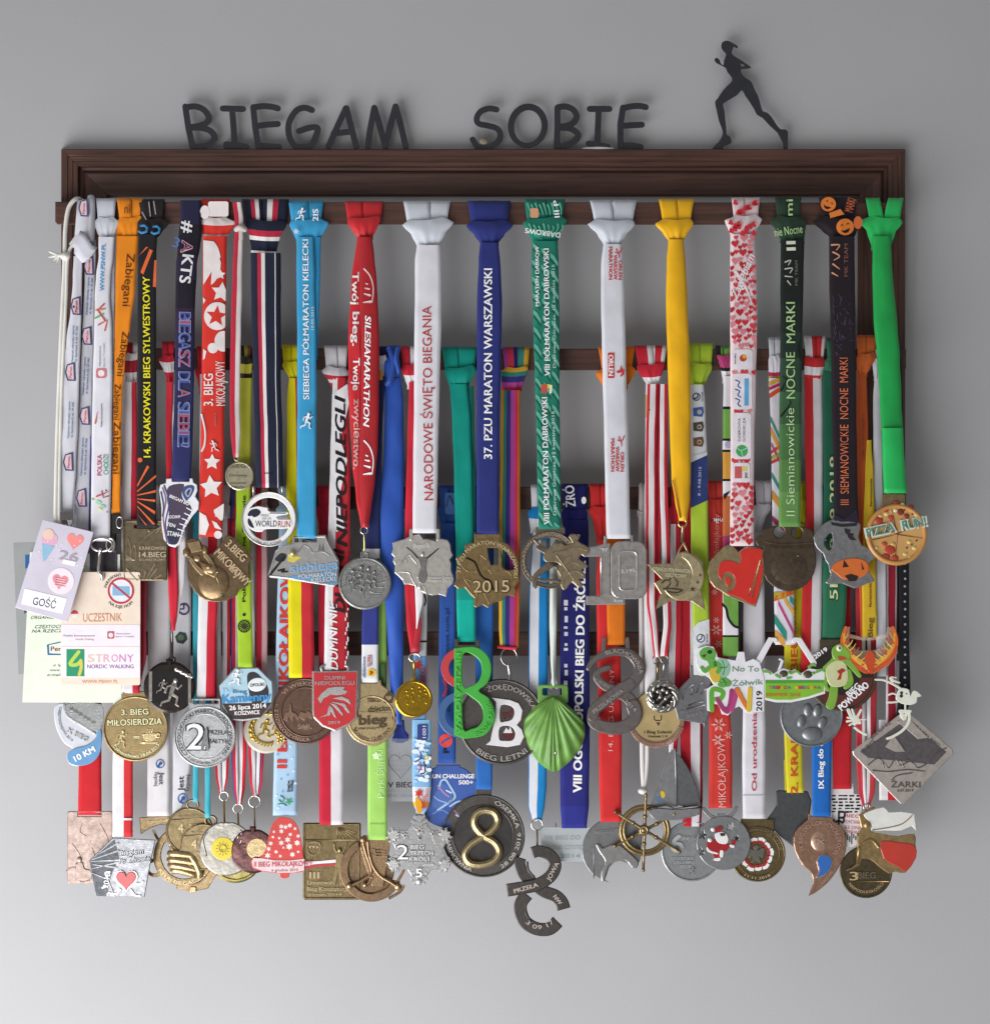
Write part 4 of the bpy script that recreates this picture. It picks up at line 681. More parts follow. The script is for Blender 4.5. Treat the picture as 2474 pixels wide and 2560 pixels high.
for q, a, b in (((1740, 215, 1735, 235, 1745, 260), 15, 15), ((1690, 260, 1760, 290, 1800, 340, 1840, 400), 14, 28), ((1840, 400, 1790, 430, 1720, 480, 1660, 540, 1655, 630), 20, 12), ((1840, 380, 1880, 460, 1900, 540), 18, 12), ((1650, 190, 1690, 230, 1700, 260), 6, 8), ((1660, 560, 1740, 570, 1800, 570, 1880, 580), 8, 8)): sh(e, stroke(cat(g(*q)), a, b), lambda x, y: f(x, y) - 2, 3.4, ow, bev=2)
lf = mm.p('oak_leaf'); LEAF = zn(30, 330, 75, 280, 120, 230, 200, 215, 240, 240, 300, 215, 270, 160, 300, 130, 380, 150, 360, 200, 430, 240, 470, 270, 460, 310, 420, 350, 390, 330, 370, 370, 440, 420, 445, 450, 390, 470, 430, 520, 420, 555, 370, 560, 410, 620, 360, 640, 300, 590, 260, 640, 220, 665, 190, 610, 200, 560, 160, 480, 190, 430, 140, 400, 60, 400, 30, 370)
sh(lf, cat(LEAF, True, 2), up(f, .2), 1.8, ol, bev=2.5); fl = up(f, 2.1)
for q in ((150, 330, 230, 440, 300, 540, 350, 620), (230, 440, 300, 400, 380, 430), (260, 490, 340, 480, 410, 530), (210, 410, 230, 360, 320, 340), (290, 530, 240, 560, 215, 640), (240, 460, 200, 500, 200, 560), (120, 310, 220, 290, 330, 260, 440, 290), (240, 285, 300, 240, 340, 160)): line(lf, cat(zn(*q)), fl, 1.6, ol, r1=.8)
# ---- white ribbon with red marks, "10" medal
t = medal('steel medal shaped as a large number ten on a white ribbon with red company marks', 1, 1538, 500); m = t.p('ribbon'); wr2 = fab('D5D6DD')
s1 = ribbon(m, [(610, 1508, 1552), (660, 1502, 1558), (760, 1502, 1561), (900, 1505, 1564), (1100, 1510, 1570), (1250, 1513, 1573), (1346, 1516, 1575)], 1, wr2, .5, fold=.45)
knot(m.p('knot'), 1, 1474, 1592, 1468, 1587, 1508, 1552, fab('C6CBD4'), yt=502, yc=552, yn=612, big=9)
ri = ink('C43A3C')
for y, k in ((660, 0), (1138, 1)):
    for s_, x, L in (('MARATHON', 1526, 82), ('WARSAW', 1538, 62), ('ORLEN', 1550, 48)): tx(m, s_, x + k * 5, y + (82 - L) / 2 + (0 if k else -2), L, 9.5, -90, ri, s1, .12, .03)
    X, Y = (1544 + k * 6, 1102 if k else 632)
    for q in ((-6, -2, 2, 2, 8, -4), (2, 2, 4, 14), (-4, -10, 2, 0), (10, -12, 4, 0)): sh(m, stroke([(X + q[i], Y + q[i + 1]) for i in range(0, len(q), 2)], 3, 1.5), s1, .1, ri, bev=0)
sh(m, rrect(1519, 882, 1535, 945, 1), s1, .1, ri, bev=0); tx(m, 'ORLEN', 1527, 913, 52, 12, -90, IW, up(s1, .15), .12, .03); sh(m, zi(715, 110, 755, 92, 760, 50, 780, 85, 798, 95, 790, 140, 765, 160, 755, 150, 775, 115, 740, 125), s1, .1, ri, bev=0)
te = metal('ADA8A2', .33, .7); te2 = metal('C4BFB8', .26, .75)
mm, f = med(t, zn(430, 265, 560, 240, 600, 225, 600, 150, 632, 150, 632, 220, 665, 225, 665, 700, 808, 702, 805, 800, 435, 805, 432, 718, 570, 718, 570, 345, 420, 350), 1, te, 1, bev=2.5, name='numeral_one')
m2 = mm.p('numeral_zero'); f2 = f; pl = lambda x, y: f(x, y) - 2.4; sh(m2, zn(665, 690) + rrect(1526, 1353, 1617, 1498, 26), pl, 3.2, te, bev=3) if 0 else sh(m2, rrect(1526, 1353, 1617, 1498, 26), pl, 3.2, te, bev=3)
sh(m2, rrect(1546, 1376, 1594, 1478, 14), up(pl, 3.3), .9, te2, [rrect(1550, 1380, 1590, 1474, 11)], 1.2); sh(mm, rect(1577, 1338, 1582, 1356), pl, 2.6, te); tx(m2, '2,195', *zn.p(830, 480), 36, 9, 5, te2, up(pl, 3.2), .6, .02); tx(mm, 'km', *zn.p(740, 760), 20, 10, 0, te2, f, .8, .02); tx(mm, "'97", *zn.p(605, 280), 18, 9, 0, te2, f, .7)
line(mm, zn(575, 350, 575, 715), f, 2.2, te2)
# ---- yellow satin ribbon, star and moon
t = medal('antique gold star medal with a crescent moon on a yellow satin ribbon', 1, 1690, 500); m = t.p('ribbon'); ye = satin('EBB20E')
ribbon(m, [(598, 1670, 1708), (650, 1666, 1713), (750, 1664, 1718), (900, 1668, 1724), (1050, 1673, 1726), (1200, 1678, 1725), (1250, 1686, 1724), (1301, 1696, 1716)], 1, ye, 0, fold=1.4, bow=2.4); line(m, [(1680, 1200), (1690, 1245), (1700, 1295)], lambda x, y: rd(1, y) + 4, 2, satin('C48A0C'))
knot(m.p('knot'), 1, 1646, 1735, 1636, 1734, 1670, 1708, ye, yt=499, yc=550, yn=602, big=8)
h = t.p('ring'); ring(h, 1705, 1308, rd(1, 1308), 10, 2, shiny('D8C890')); tb(h, [(1706, 1316, rd(1, 1316) + 1), (1704, 1356, rd(1, 1356) + 1)], 3.5, metal('9A8C60'))
sg_ = metal('B29F6C', .36, .6); sg2 = metal('C8B47C', .32, .65); STR = zn(1355, 200, 1370, 215, 1415, 320, 1480, 330, 1540, 400, 1555, 520, 1520, 640, 1565, 860, 1430, 770, 1340, 760, 1230, 770, 1095, 845, 1140, 700, 1075, 595, 1150, 560, 1005, 418, 1260, 412, 1310, 280)
mm, f = med(t, STR, 1, sg_, 1, holes=[zn(1352, 235, 1385, 295, 1320, 305)]); mo = mm.p('crescent')
sh(mo, [zn.p(1345 + 205 * math.sin(math.radians(a)), 535 - 230 * math.cos(math.radians(a))) for a in range(0, 236, 9)] + [zn.p(1290 + 150 * math.sin(math.radians(a)), 530 - 185 * math.cos(math.radians(a))) for a in range(226, 12, -9)], f, 1.1, sg2, bev=1.6)
for x, y, r_ in ((1515, 522, 5), (1492, 590, 5), (1443, 655, 8)): sh(mo, star(*zn.p(x, y), r_, r_ * .42), up(f, 1.15), .1, DBR, bev=0)
tx(mm, 'RYBNICKI PÓŁMARATON', *zn.p(1245, 472), 95, 9, -4, sg2, f, .8, .025); tx(mm, 'KSIĘŻYCOWY', *zn.p(1285, 525), 52, 9, -4, sg2, f, .8, .025); tx(mm, '2015', *zn.p(1230, 722), 20, 7, 0, DBR, f, .4, .02)
for q in ((1150, 600, 1190, 570, 1230, 600, 1200, 640), (1220, 570, 1250, 540, 1280, 575, 1300, 590, 1290, 630), (1160, 650, 1230, 650, 1320, 660, 1340, 670, 1280, 690, 1180, 670)): line(mm, cat(zn(*q)), f, 1.9, DBR)
# ---- hearts ribbon, heart medal
t = medal('red heart medal with a golden swirl on a white ribbon covered with red hearts', 1, 1860, 500); m = t.p('ribbon'); hw = fab('E4CFD2'); hr = [ink(c_) for c_ in ('C23038', 'C8414A', 'B92A33', 'D5808A')]
HS = [(585, 1825, 1885), (680, 1824, 1890), (800, 1825, 1892), (950, 1825, 1889), (1150, 1826, 1884), (1364, 1824, 1884)]
s1 = ribbon(m, HS, 1, hw, 0, fold=.5); rnd = random.Random(5); pts = []
for _ in range(5000):
    y = rnd.uniform(592, 1356); xl, xr = itp(HS, y); r_ = rnd.choice((6, 7, 8.5, 10)); x = rnd.uniform(xl + 3, xr - 3)
    if all((x - a) ** 2 + (y - b) ** 2 > ((r_ + c_) * .86) ** 2 for a, b, c_ in pts) and not any(a < y < b for a, b in ((866, 930), (932, 1026), (1030, 1150), (1155, 1210))): pts.append((x, y, r_)); sh(m, [(min(max(q[0], xl + .5), xr - .5), q[1]) for q in heart(x, y, r_ * 2, r_ * 1.9, rnd.uniform(-12, 12), 16)], s1, 0, rnd.choice(hr))
k = m.p('knot'); knot(k, 1, 1828, 1899, 1810, 1905, 1826, 1884, hw, yt=496, yc=540, yn=588, big=7)
for x, y, d_ in [(1838 + (i * 17) % 56, 506 + (i * 23) % 34, 48.3) for i in range(9)] + [(1826 + (i * 19) % 66, 556 + (i * 11) % 28, 52) for i in range(12)]: sh(k, heart(x, y, 15, 14, i * 9), lambda X, Y: d_ - abs(X - 1860) * .03, 0, hr[0])
tx(m, 'Zagłębiam', 1855, 690, 120, 20, 68, ink('E8DDE0'), up(s1, .3), .15, .03, .3); sh(m, stroke([(1838, 680), (1862, 715), (1876, 750)], 9, 3), up(s1, .2), 0, ink('E8DDE0'))
lb = ink('E0DAE0')
for y0, y1 in ((873, 923), (934, 1023), (1032, 1148), (1157, 1206)): sh(m, rrect(itp(HS, y0)[0] + 5, y0, itp(HS, y0)[1] - 10, y1, 9), up(s1, .1), 0, lb)
sh(m, circ(1857, 895, 9, 16), up(s1, .2), 0, ink('B84A38')); sh(m, circ(1860, 891, 5, 12), up(s1, .3), 0, ink('DBA83A')); tx(m, 'Dąbrowa', 1838, 897, 26, 4, -90, IK, up(s1, .2), .1)
sh(m, rect(1860, 946, 1871, 1014), up(s1, .2), 0, ink('5EA4D4')); 
for i in range(3): sh(m, stroke(cat([(1838, 950 + i * 23), (1848, 955 + i * 23), (1844, 964 + i * 23), (1851, 970 + i * 23)]), 3), up(s1, .2), 0, ink('33508C'))
tx(m, 'DĄBROWA', 1847, 1074, 58, 7, 90, ink('55505A'), up(s1, .2), .1, .0); tx(m, 'GÓRNICZA', 1859, 1074, 60, 7, 90, ink('55505A'), up(s1, .2), .1, .0); sh(m, circ(1854, 1127, 15, 20), up(s1, .2), 0, ink('4AA258')); sh(m, stroke(cat([(1842, 1120), (1852, 1126), (1866, 1120)]), 2.5), up(s1, .3), 0, ink('9ED2C0')); sh(m, stroke(cat([(1852, 1126), (1856, 1140)]), 2.5), up(s1, .3), 0, ink('9ED2C0'))
sh(m, rect(1836, 1166, 1854, 1196), up(s1, .2), 0, ink('C05A5C')); sh(m, rect(1855, 1166, 1868, 1178), up(s1, .2), 0, ink('DCCB6A')); tx(m, 'jest', 1863, 1188, 14, 8, 90, IK, up(s1, .2), .1, .02)
hb = metal('A48F58', .36, .6); HRT = zn(1800, 225, 1740, 250, 1660, 330, 1600, 400, 1585, 480, 1610, 580, 1660, 640, 1720, 680, 1790, 700, 1870, 740) + zo(215, 670, 275, 688, 300, 620, 340, 470, 350, 380, 340, 290, 345, 235, 270, 210, 200, 215, 150, 245, 170, 240, 20, 238, 60, 200)
HRT = zn(1800, 225, 1740, 250, 1660, 330, 1600, 400, 1583, 480, 1605, 580, 1650, 640, 1720, 680) + [(1822, 1492), (1870, 1512), (1888, 1518), (1897, 1492), (1908, 1450), (1911, 1420), (1908, 1390), (1909, 1374), (1885, 1367), (1862, 1368), (1845, 1380), (1836, 1370)]
mm, f = med(t, HRT, 1, hb, 0); e = mm.p('red_enamel')
RE = [(1796, 1422), (1800, 1408), (1815, 1401), (1835, 1404), (1847, 1410), (1852, 1395), (1850, 1380), (1866, 1371), (1886, 1370), (1905, 1376), (1904, 1400), (1907, 1425), (1896, 1480), (1885, 1512), (1850, 1495), (1815, 1482), (1830, 1475), (1838, 1458), (1834, 1440), (1820, 1430), (1808, 1435), (1804, 1450), (1796, 1440)]
sh(e, cat(RE, True, 3), up(f, .1), .5, enam('C8281E'), bev=1); sh(e, cat([(1812, 1450), (1818, 1442), (1826, 1446), (1826, 1458), (1820, 1468), (1815, 1462)], True, 3), up(f, .1), .5, enam('C8341E'), bev=.8)
for q in ((1880, 1495, 1886, 1450, 1900, 1400), (1870, 1490, 1876, 1470)): line(e, [(q[i], q[i + 1]) for i in range(0, len(q), 2)], up(f, .6), 1.3, hb)
tx(e, 'DG 2018', 1889, 1440, 70, 7, 75, hb, up(f, .6), .4, .02)
# ---- dark green ribbon, dark cauldron medal
t = medal('dark bronze pot-shaped medal on a dark to light green ribbon with pale green words', 1, 1978, 500); m = t.p('ribbon'); gs = [fab(c_) for c_ in ('1B211F', '1C2623', '212F29', '2B4434', '375A3B', '466F40', '557F44', '63904B')]
GS = [(600, 1951, 2010), (700, 1950, 2008), (850, 1950, 2005), (1000, 1948, 2003), (1150, 1947, 2002), (1316, 1946, 2000)]
s1 = ribbon(m, GS, 1, gs[7], 1, bands=[(760, gs[0]), (830, gs[1]), (895, gs[2]), (980, gs[3]), (1060, gs[4]), (1150, gs[5]), (1230, gs[6])], fold=.5)
k = m.p('knot'); knot(k, 1, 1936, 2003, 1922, 2016, 1950, 2010, fab('2A4032'), yt=494, yc=543, yn=600, big=8); gw = ink('A9C98E')
tx(k, 'nie Nocne', 1970, 575, 70, 22, 8, gw, lambda x, y: 53.6 - abs(x - 1970) * .05, .1, .01); tx(k, 'mi', 1972, 518, 40, 18, 90, gw, lambda x, y: 49, .1, .01)
tx(m, 'II', 1976, 614, 22, 24, 92, ink('D6DCC6'), s1, .12, .02)
for q in ((1962, 655, 1976, 650, 1970, 662), (1962, 672, 1980, 670, 1974, 682), (1962, 690, 1980, 692), (1968, 702, 1976, 712)): sh(m, stroke(cat([(q[i], q[i + 1]) for i in range(0, len(q), 2)], n=4), 3.5, 2), s1, 0, ink('B9C2B4'))
tx(m, 'MK TEAM', 1990, 682, 62, 7, 90, ink('6A746C'), s1, .1)
for s_, y, L, H in (('MARKI', 806, 102, 23), ('NOCNE', 938, 116, 23)): tx(m, s_, 1975, y, L, H, 90.5, gw, s1, .12, .01)
tx(m, 'II Siemianowickie', 1974, 1155, 270, 22, 90.3, ink('C5DDB0'), s1, .12, -.008)
for q in ((1952, 1040, 1975, 1010, 1972, 1000), (1952, 975, 1965, 950, 1955, 940), (2003, 900, 1995, 870, 2000, 850)): sh(m, stroke(cat([(q[i], q[i + 1]) for i in range(0, len(q), 2)], n=4), 5, 1), s1, 0, ink('172019'))
POT = zo(275, 160, 320, 110, 340, 75, 420, 48, 520, 40, 640, 50, 720, 75, 745, 130, 735, 200, 750, 260, 755, 360, 720, 460, 650, 530, 550, 565, 450, 540, 370, 480, 335, 390, 345, 290, 340, 215, 300, 205)
ct = metal('604E3A', .45, .6); mm, f = med(t, cat(POT, True, 2), 1, ct, 0, holes=[circ(*zo.p(465, 95), 14, 20), circ(*zo.p(605, 100), 14, 20)]); ball(mm, 1973, 1420, up(f, -2.5), 58, ct, 52, 4.2, 0, 24, 12)
c2 = metal('68553A', .4, .6); sh(mm, stroke(cat(zo(365, 175, 460, 190, 600, 190, 730, 180)), 4), f, 1, c2); arc(mm, 'II SIEMIANOWICKIE', 1972, 1560, 200, 2, 32, 6, c2, f, .7); tx(mm, 'NOCNE MARKI', 1975, 1367, 92, 9, -1, c2, f, 1, .02); line(mm, circ(1995, 1415, 22, 20, 26)[8:16], up(f, 1), 1.5, c2); specks(mm, 1930, 2010, 1390, 1460, 18, up(f, 1.2), c2, 3, 2.4, 'circ')
# ---- dark purple ribbon with orange words, grey witch medal
t = medal('grey medal with an orange pumpkin on a blackish purple ribbon with orange words', 1, 2105, 500); m = t.p('ribbon'); pk = fab('231B22'); oi = ink('D8754E')
s1 = ribbon(m, [(590, 2072, 2135), (700, 2072, 2137), (850, 2076, 2138), (1000, 2078, 2140), (1200, 2083, 2143), (1304, 2084, 2146)], 1, pk, 1.5, fold=.8)
k = m.p('knot'); knot(k, 1, 2046, 2142, 2028, 2150, 2072, 2135, pk, yt=493, yc=545, yn=592, big=8, seam=False)
def pumpkin(mb, x, y, r_, f, rot=0):
    sh(mb, circ(x, y, r_, 26, r_ * .95), f, 0, ink('DB7B35')); c, q = math.cos(math.radians(rot)), math.sin(math.radians(rot)); g = lambda *a: [(x + (a[i] * c - a[i + 1] * q) * r_, y + (a[i] * q + a[i + 1] * c) * r_) for i in range(0, len(a), 2)]
    for a in ((-.6, -.1, -.35, -.4, -.1, -.15, -.35, -.25), (.1, -.2, .35, -.45, .6, -.2, .35, -.3), (-.55, .3, -.2, .4, .1, .3, .55, .2, .3, .6, 0, .7, -.3, .6)): sh(mb, g(*a), up(f, .1), 0, ink('2A1714'))
fk = lambda x, y: 54.2 - abs(x - 2100) * .055; pumpkin(k, 2112, 567, 22, fk, -8); pumpkin(k, 2070, 510, 19, lambda x, y: 48.2, 30); sh(k, circ(2144, 556, 11, 18, 16), lambda x, y: 53, 0, ink('C8683A')); tx(k, 'MARKI', 2124, 512, 34, 22, 75, ink('B8603E'), lambda x, y: 48.4, .1); sh(k, [(2072, 532), (2100, 522), (2110, 535), (2075, 545)], lambda x, y: 50, 0, ink('DB7B35'))
for q in ((2078, 612, 2098, 612, 2090, 625), (2082, 630, 2098, 640, 2084, 650), (2082, 660, 2098, 672), (2080, 682, 2094, 690)): sh(m, stroke(cat([(q[i], q[i + 1]) for i in range(0, len(q), 2)], n=4), 4.5, 2), s1, 0, ink('D89A78'))
tx(m, 'MK TEAM', 2114, 650, 82, 10, 90, ink('8A5A4E'), s1, .1, .0); rnd = random.Random(8)
for i in range(34): x, y, a, l = rnd.uniform(2082, 2130), rnd.uniform(725, 890), rnd.uniform(0, 3.1), rnd.uniform(5, 13); sh(m, stroke([(x - math.cos(a) * l * .5, y - math.sin(a) * l), (x + math.cos(a) * l * .5, y + math.sin(a) * l)], 1.1, .8, 0), s1, 0, ink('57506A'))
tx(m, 'III  SIEMIANOWICKIE  NOCNE  MARKI', 2109, 1078, 368, 22, 90.4, oi, s1, .12, -.003)
sh(m, [(2085, 1285), (2110, 1299), (2140, 1272), (2144, 1302), (2085, 1302)], s1, 0, ink('2C2436'))
WIT = zo(735, 135, 780, 70, 830, 20, 900, -10, 940, -15, 1010, 5, 1090, 20, 1110, 60, 1090, 130, 1120, 200, 1180, 220, 1220, 250, 1220, 300, 1170, 340, 1180, 420, 1220, 480, 1150, 505, 1060, 540, 960, 500, 870, 510, 830, 490, 870, 440, 860, 400, 850, 350, 830, 320, 810, 265, 760, 220)
wg = metal('8E8E90', .42, .7); mm, f = med(t, cat(WIT, True, 2), 1, wg, 2, holes=[cat(zo(820, 190, 840, 130, 880, 105, 885, 200, 860, 240), True, 3)])
sh(mm, zo(870, 15, 960, 30, 1085, 20, 1075, 48, 960, 55, 880, 40), f, .1, enam('20202A'), bev=0); sh(mm, zo(980, 65, 1030, 80, 1020, 100, 1055, 110, 1045, 130, 1075, 160, 1030, 158, 1010, 140, 1000, 110, 985, 100), up(f, .1), .3, enam('2A1A24'), bev=0)
e = mm.p('pumpkin_enamel'); sh(e, cat(zo(875, 390, 920, 330, 1000, 305, 1080, 300, 1150, 325, 1175, 380, 1150, 430, 1080, 460, 980, 470, 910, 420), True, 3), up(f, .1), .9, enam('D06A2C'), bev=2)
for q in ((965, 375, 975, 315, 1015, 370), (1110, 330, 1135, 390, 1120, 395), (980, 440, 1030, 425, 1090, 445, 1075, 480, 1020, 485)): sh(e, zo(*q), up(f, 1.1), .1, enam('2A1612'), bev=0)
specks(mm, 2050, 2180, 1330, 1400, 12, up(f, .1), wg, 9, 3)
# ---- bright green satin ribbon, pizza
t = medal('round pizza-shaped medal with raised words on a bright green satin ribbon', 1, 2212, 500); m = t.p('ribbon'); gs1, gs2 = satin('149A46'), satin('1FB257')
ribbon(m, [(590, 2180, 2226), (640, 2180, 2228), (700, 2180, 2232), (800, 2183, 2242), (900, 2192, 2249), (1000, 2199, 2253), (1100, 2203, 2258), (1232, 2208, 2266)], 1, gs1, 1, bands=[(1068, gs1)], fold=1.2, bow=2)
ribbon(m, [(1070, 2204, 2257), (1120, 2205, 2259), (1232, 2208, 2265)], 1, gs2, 3.6, fold=.5, bow=2)
k = m.p('knot'); knot(k, 1, 2163, 2258, 2146, 2256, 2178, 2226, gs2, yt=497, yc=545, yn=618, big=5, gap=9)
pz = enam('B97A3C'); mm, f = med(t, circ(2240, 1336, 77, 50, 78), 1, pz, 1, bev=4); sh(mm, rrect(2203, 1235, 2262, 1275, 4), lambda x, y: f(x, y) - 2.6, 2.2, metal('9A7A48')); rim(mm, 2240, 1336, 71, f, 6, enam('C08A4A'))
e = mm.p('toppings'); sh(e, circ(2240, 1336, 68), up(f, .1), .5, enam('CDA060'), bev=1); fe = up(f, .6)
for x, y, r_, c_ in ((2212, 1273, 10, 'B0442C'), (2196, 1300, 11, 'A83E28'), (2226, 1295, 9, 'B85034'), (2206, 1312, 8, 'B0442C'), (2240, 1258, 9, '8E3A24'), (2276, 1268, 9, '8E3A24'), (2250, 1280, 10, '7E3020'), (2265, 1290, 8, '8E3A24'), (2224, 1375, 14, 'B4402C'), (2214, 1392, 11, 'A83E28'), (2236, 1395, 10, 'B0442C'), (2210, 1360, 8, 'BC5238')): ball(e, x, y, fe, r_, enam(c_), r_ * .85, 1.2)
for x, y, c_ in ((2215, 1285, 'E2C98A'), (2200, 1290, 'DDBB6A'), (2255, 1262, 'E6D9A8'), (2262, 1300, 'E4D49A'), (2290, 1290, 'E2CF94'), (2272, 1355, 'D9C574'), (2285, 1370, 'DCCB80'), (2262, 1385, 'D8C06C'), (2275, 1395, 'DCCB80'), (2190, 1370, 'DDBB6A'), (2232, 1360, 'D8A860'), (2238, 1276, 'E6D9A8')): ball(e, x, y, fe, 6, enam(c_), 5, 1)
for x, y in ((2278, 1362), (2290, 1352), (2266, 1370), (2260, 1275), (2280, 1285)): ball(e, x, y, up(fe, .6), 2.5, enam('4A4A24'), 2.5, .8)
for a in ((2225, 1262, 2242, 1334), (2242, 1334, 2300, 1310), (2242, 1338, 2236, 1408), (2180, 1350, 2242, 1336), (2242, 1336, 2304, 1346), (2242, 1336, 2190, 1300)): line(e, [(a[0], a[1]), (a[2], a[3])], fe, 1.3, enam('8A5428'))
for s_, x, y, L, r_ in (('PIZZA', 2200, 1325, 74, 12), ('RUN!', 2284, 1308, 62, 10)): tx(e, s_, x, y, L + 4, 28, r_, enam('DADFD2'), up(fe, 1), 1, .06); tx(e, s_, x, y, L - 4, 22, r_, enam('5C8F7C'), up(fe, 2), .5, .02)
# ================================================================ second rail, left to right
# red and white ribbon, gold round medal of mercy run
t = medal('large gold round medal with raised runner and cup on a white and red ribbon', 2, 330, 870); m = t.p('ribbon'); wrd = [(1.25, fab('D6D0D2')), (.85, fab('B9283A'))]
s1 = ribbon(m, [(955, 310, 342), (1100, 308, 343), (1250, 305, 342), (1400, 303, 342), (1560, 304, 344), (1733, 304, 350)], 2, wrd, 0, fold=1)
knot(m.p('knot'), 2, 314, 350, 306, 346, 310, 342, [(1, fab('B9283A')), (1, fab('D6D0D2'))], [(1, fab('D6D0D2')), (2, fab('A02535')), (1.2, fab('D6D0D2'))], yt=858, yc=885, yn=945, big=5)
ribbon(m, [(1440, 343, 368), (1550, 345, 366), (1640, 348, 366), (1716, 330, 352)], 2, [(1, fab('B9283A')), (.6, fab('A8404C'))], -2, fold=1)
au = metal('9A7F42', .38, .62); a2 = metal('D2B873', .3, .75); mm, f = med(t, lug(339, 1822, 82, 34, 1728), 2, au, 0); rim(mm, 339, 1822, 79, f, 2.6, au)
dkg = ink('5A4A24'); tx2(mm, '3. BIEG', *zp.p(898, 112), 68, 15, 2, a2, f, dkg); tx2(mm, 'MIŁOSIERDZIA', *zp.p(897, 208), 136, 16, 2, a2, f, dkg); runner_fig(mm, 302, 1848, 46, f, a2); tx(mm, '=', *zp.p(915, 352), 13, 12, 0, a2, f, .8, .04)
sh(mm, cat(zp(975, 322, 1112, 318, 1095, 375, 1060, 392, 1010, 392, 985, 365), True, 3), f, .9, a2); ring(mm, 395, 1839, f(395, 1839) + .5, 5, 1.6, a2); sh(mm, stroke(zp(960, 405, 1110, 408), 4), f, .7, a2, bev=.4); ball(mm, *zp.p(985, 405), f, 7, a2, 3.5, .8)
for x in (1020, 1042, 1065): line(mm, cat(zp(x, 312, x - 8, 300, x + 6, 288, x, 275)), up(f, .2), 1.3, a2)
arc(mm, 'Częstochowa 18.04.2015', 339, 1822, 68, 178, 108, 8, a2, f, .7, low=True)
# dark glassy medal on red and white twisted ribbon
t = medal('dark glossy round medal with silver runners on a twisted red and white ribbon', 2, 430, 870); m = t.p('ribbon')
ribbon(m, [(955, 416, 432), (1080, 414, 428), (1250, 416, 432), (1380, 418, 442), (1480, 421, 445), (1530, 424, 443), (1576, 429, 438)], 2, RED, 3, fold=1.4)
ribbon(m, [(960, 420, 440), (1200, 425, 455), (1370, 440, 465), (1450, 443, 462), (1520, 440, 450), (1570, 431, 438)], 2, WH, 1, fold=1.4, tuck=False)
knot(m.p('knot'), 2, 404, 436, 396, 436, 416, 434, RED, [(.6, RED), (1, WH), (1, RED)], yt=856, yc=890, yn=948, big=5)
h = t.p('ring'); tb(h, [(429, 1574, 66), (431, 1610, 67), (430, 1646, 67)], 3, shiny('6E6A68')); ring(h, 430, 1650, 66, 8, 2, shiny('6E6A68'))
gk_ = mk('dark_chrome', lin('4B4440'), .2, .75, vscale=20, bump=.5, bscale=60, dark=lin('1C1816')); mm, f = med(t, lug(424, 1718, 65, 9, 1647), 2, gk_, 3, bev=6)
gs_ = shiny('B8B0A8', .25); e = mm.p('runner_relief'); sh(e, rrect(378, 1676, 470, 1758, 4), up(f, .05), .2, mk('black_glass', lin('1A1716'), .12, coat=.6), bev=0)
runner_fig(e, 430, 1733, 74, up(f, .3), gs_, 2.5); runner_fig(e, 406, 1716, 38, up(f, .3), gs_); sh(e, rect(372, 1678, 381, 1752), up(f, .1), 1, gs_); sh(e, rect(470, 1684, 478, 1760), up(f, .1), 1, gs_)
for i in range(16): ball(e, 440 + (i * 13) % 42, 1672 + (i * 7) % 22, f, 5, gs_, 4, 1.2)
# white and red ribbon, silver marching medal; turquoise behind belongs to the small bronze pair
t = medal('large silver round medal with a number two on a white and red ribbon', 2, 520, 870); m = t.p('ribbon')
ribbon(m, [(935, 500, 538), (1200, 498, 542), (1500, 496, 544), (1600, 494, 540), (1748, 492, 538)], 2, [(1, WH), (1.05, RED)], -1, fold=.7)
knot(m.p('knot'), 2, 492, 536, 486, 540, 498, 536, [(1, RED), (1, WH)], yt=868)
sm = metal('9E9FA0', .36, .7); sd_ = metal('6E7072', .4, .7); mm, f = med(t, lug(512, 1842, 78, 40, 1746), 2, sm, 2, holes=[rrect(483, 1751, 546, 1759, 3)]); rim(mm, 512, 1842, 75, f, 2, sm); rim(mm, 512, 1842, 57, f, 1.2, sm)
dkk = metal('6E7072', .4, .8); arc(mm, 'CZĘSTOCHOWSKI MARSZ NORDIC WALKING', 512, 1842, 65, 0, 270, 10, ink('3E4042'), f, .4, bold=.012); arc(mm, '9 października 2014 r.', 512, 1842, 65, 180, 78, 8, dkk, f, .5, low=True)
tx2(mm, '2', *zp.p(1475, 340), 46, 68, 0, metal('A8A9AA', .3, .8), f, ink('3E4042'), 1.6); sh(mm, cat(zp(1562, 275, 1580, 262, 1590, 300, 1588, 340, 1602, 465, 1575, 475, 1560, 420, 1545, 475, 1522, 475, 1535, 400, 1550, 330), True, 2), up(f, 1.2), 1.0, sd_, bev=.8); tx(mm, 'PRZEŁAJ', *zp.p(1688, 308), 50, 11, 0, ink('3E4042'), f, .5, .015); tx(mm, 'BAŁTYK', *zp.p(1690, 390), 48, 11, 0, ink('3E4042'), f, .5, .015)
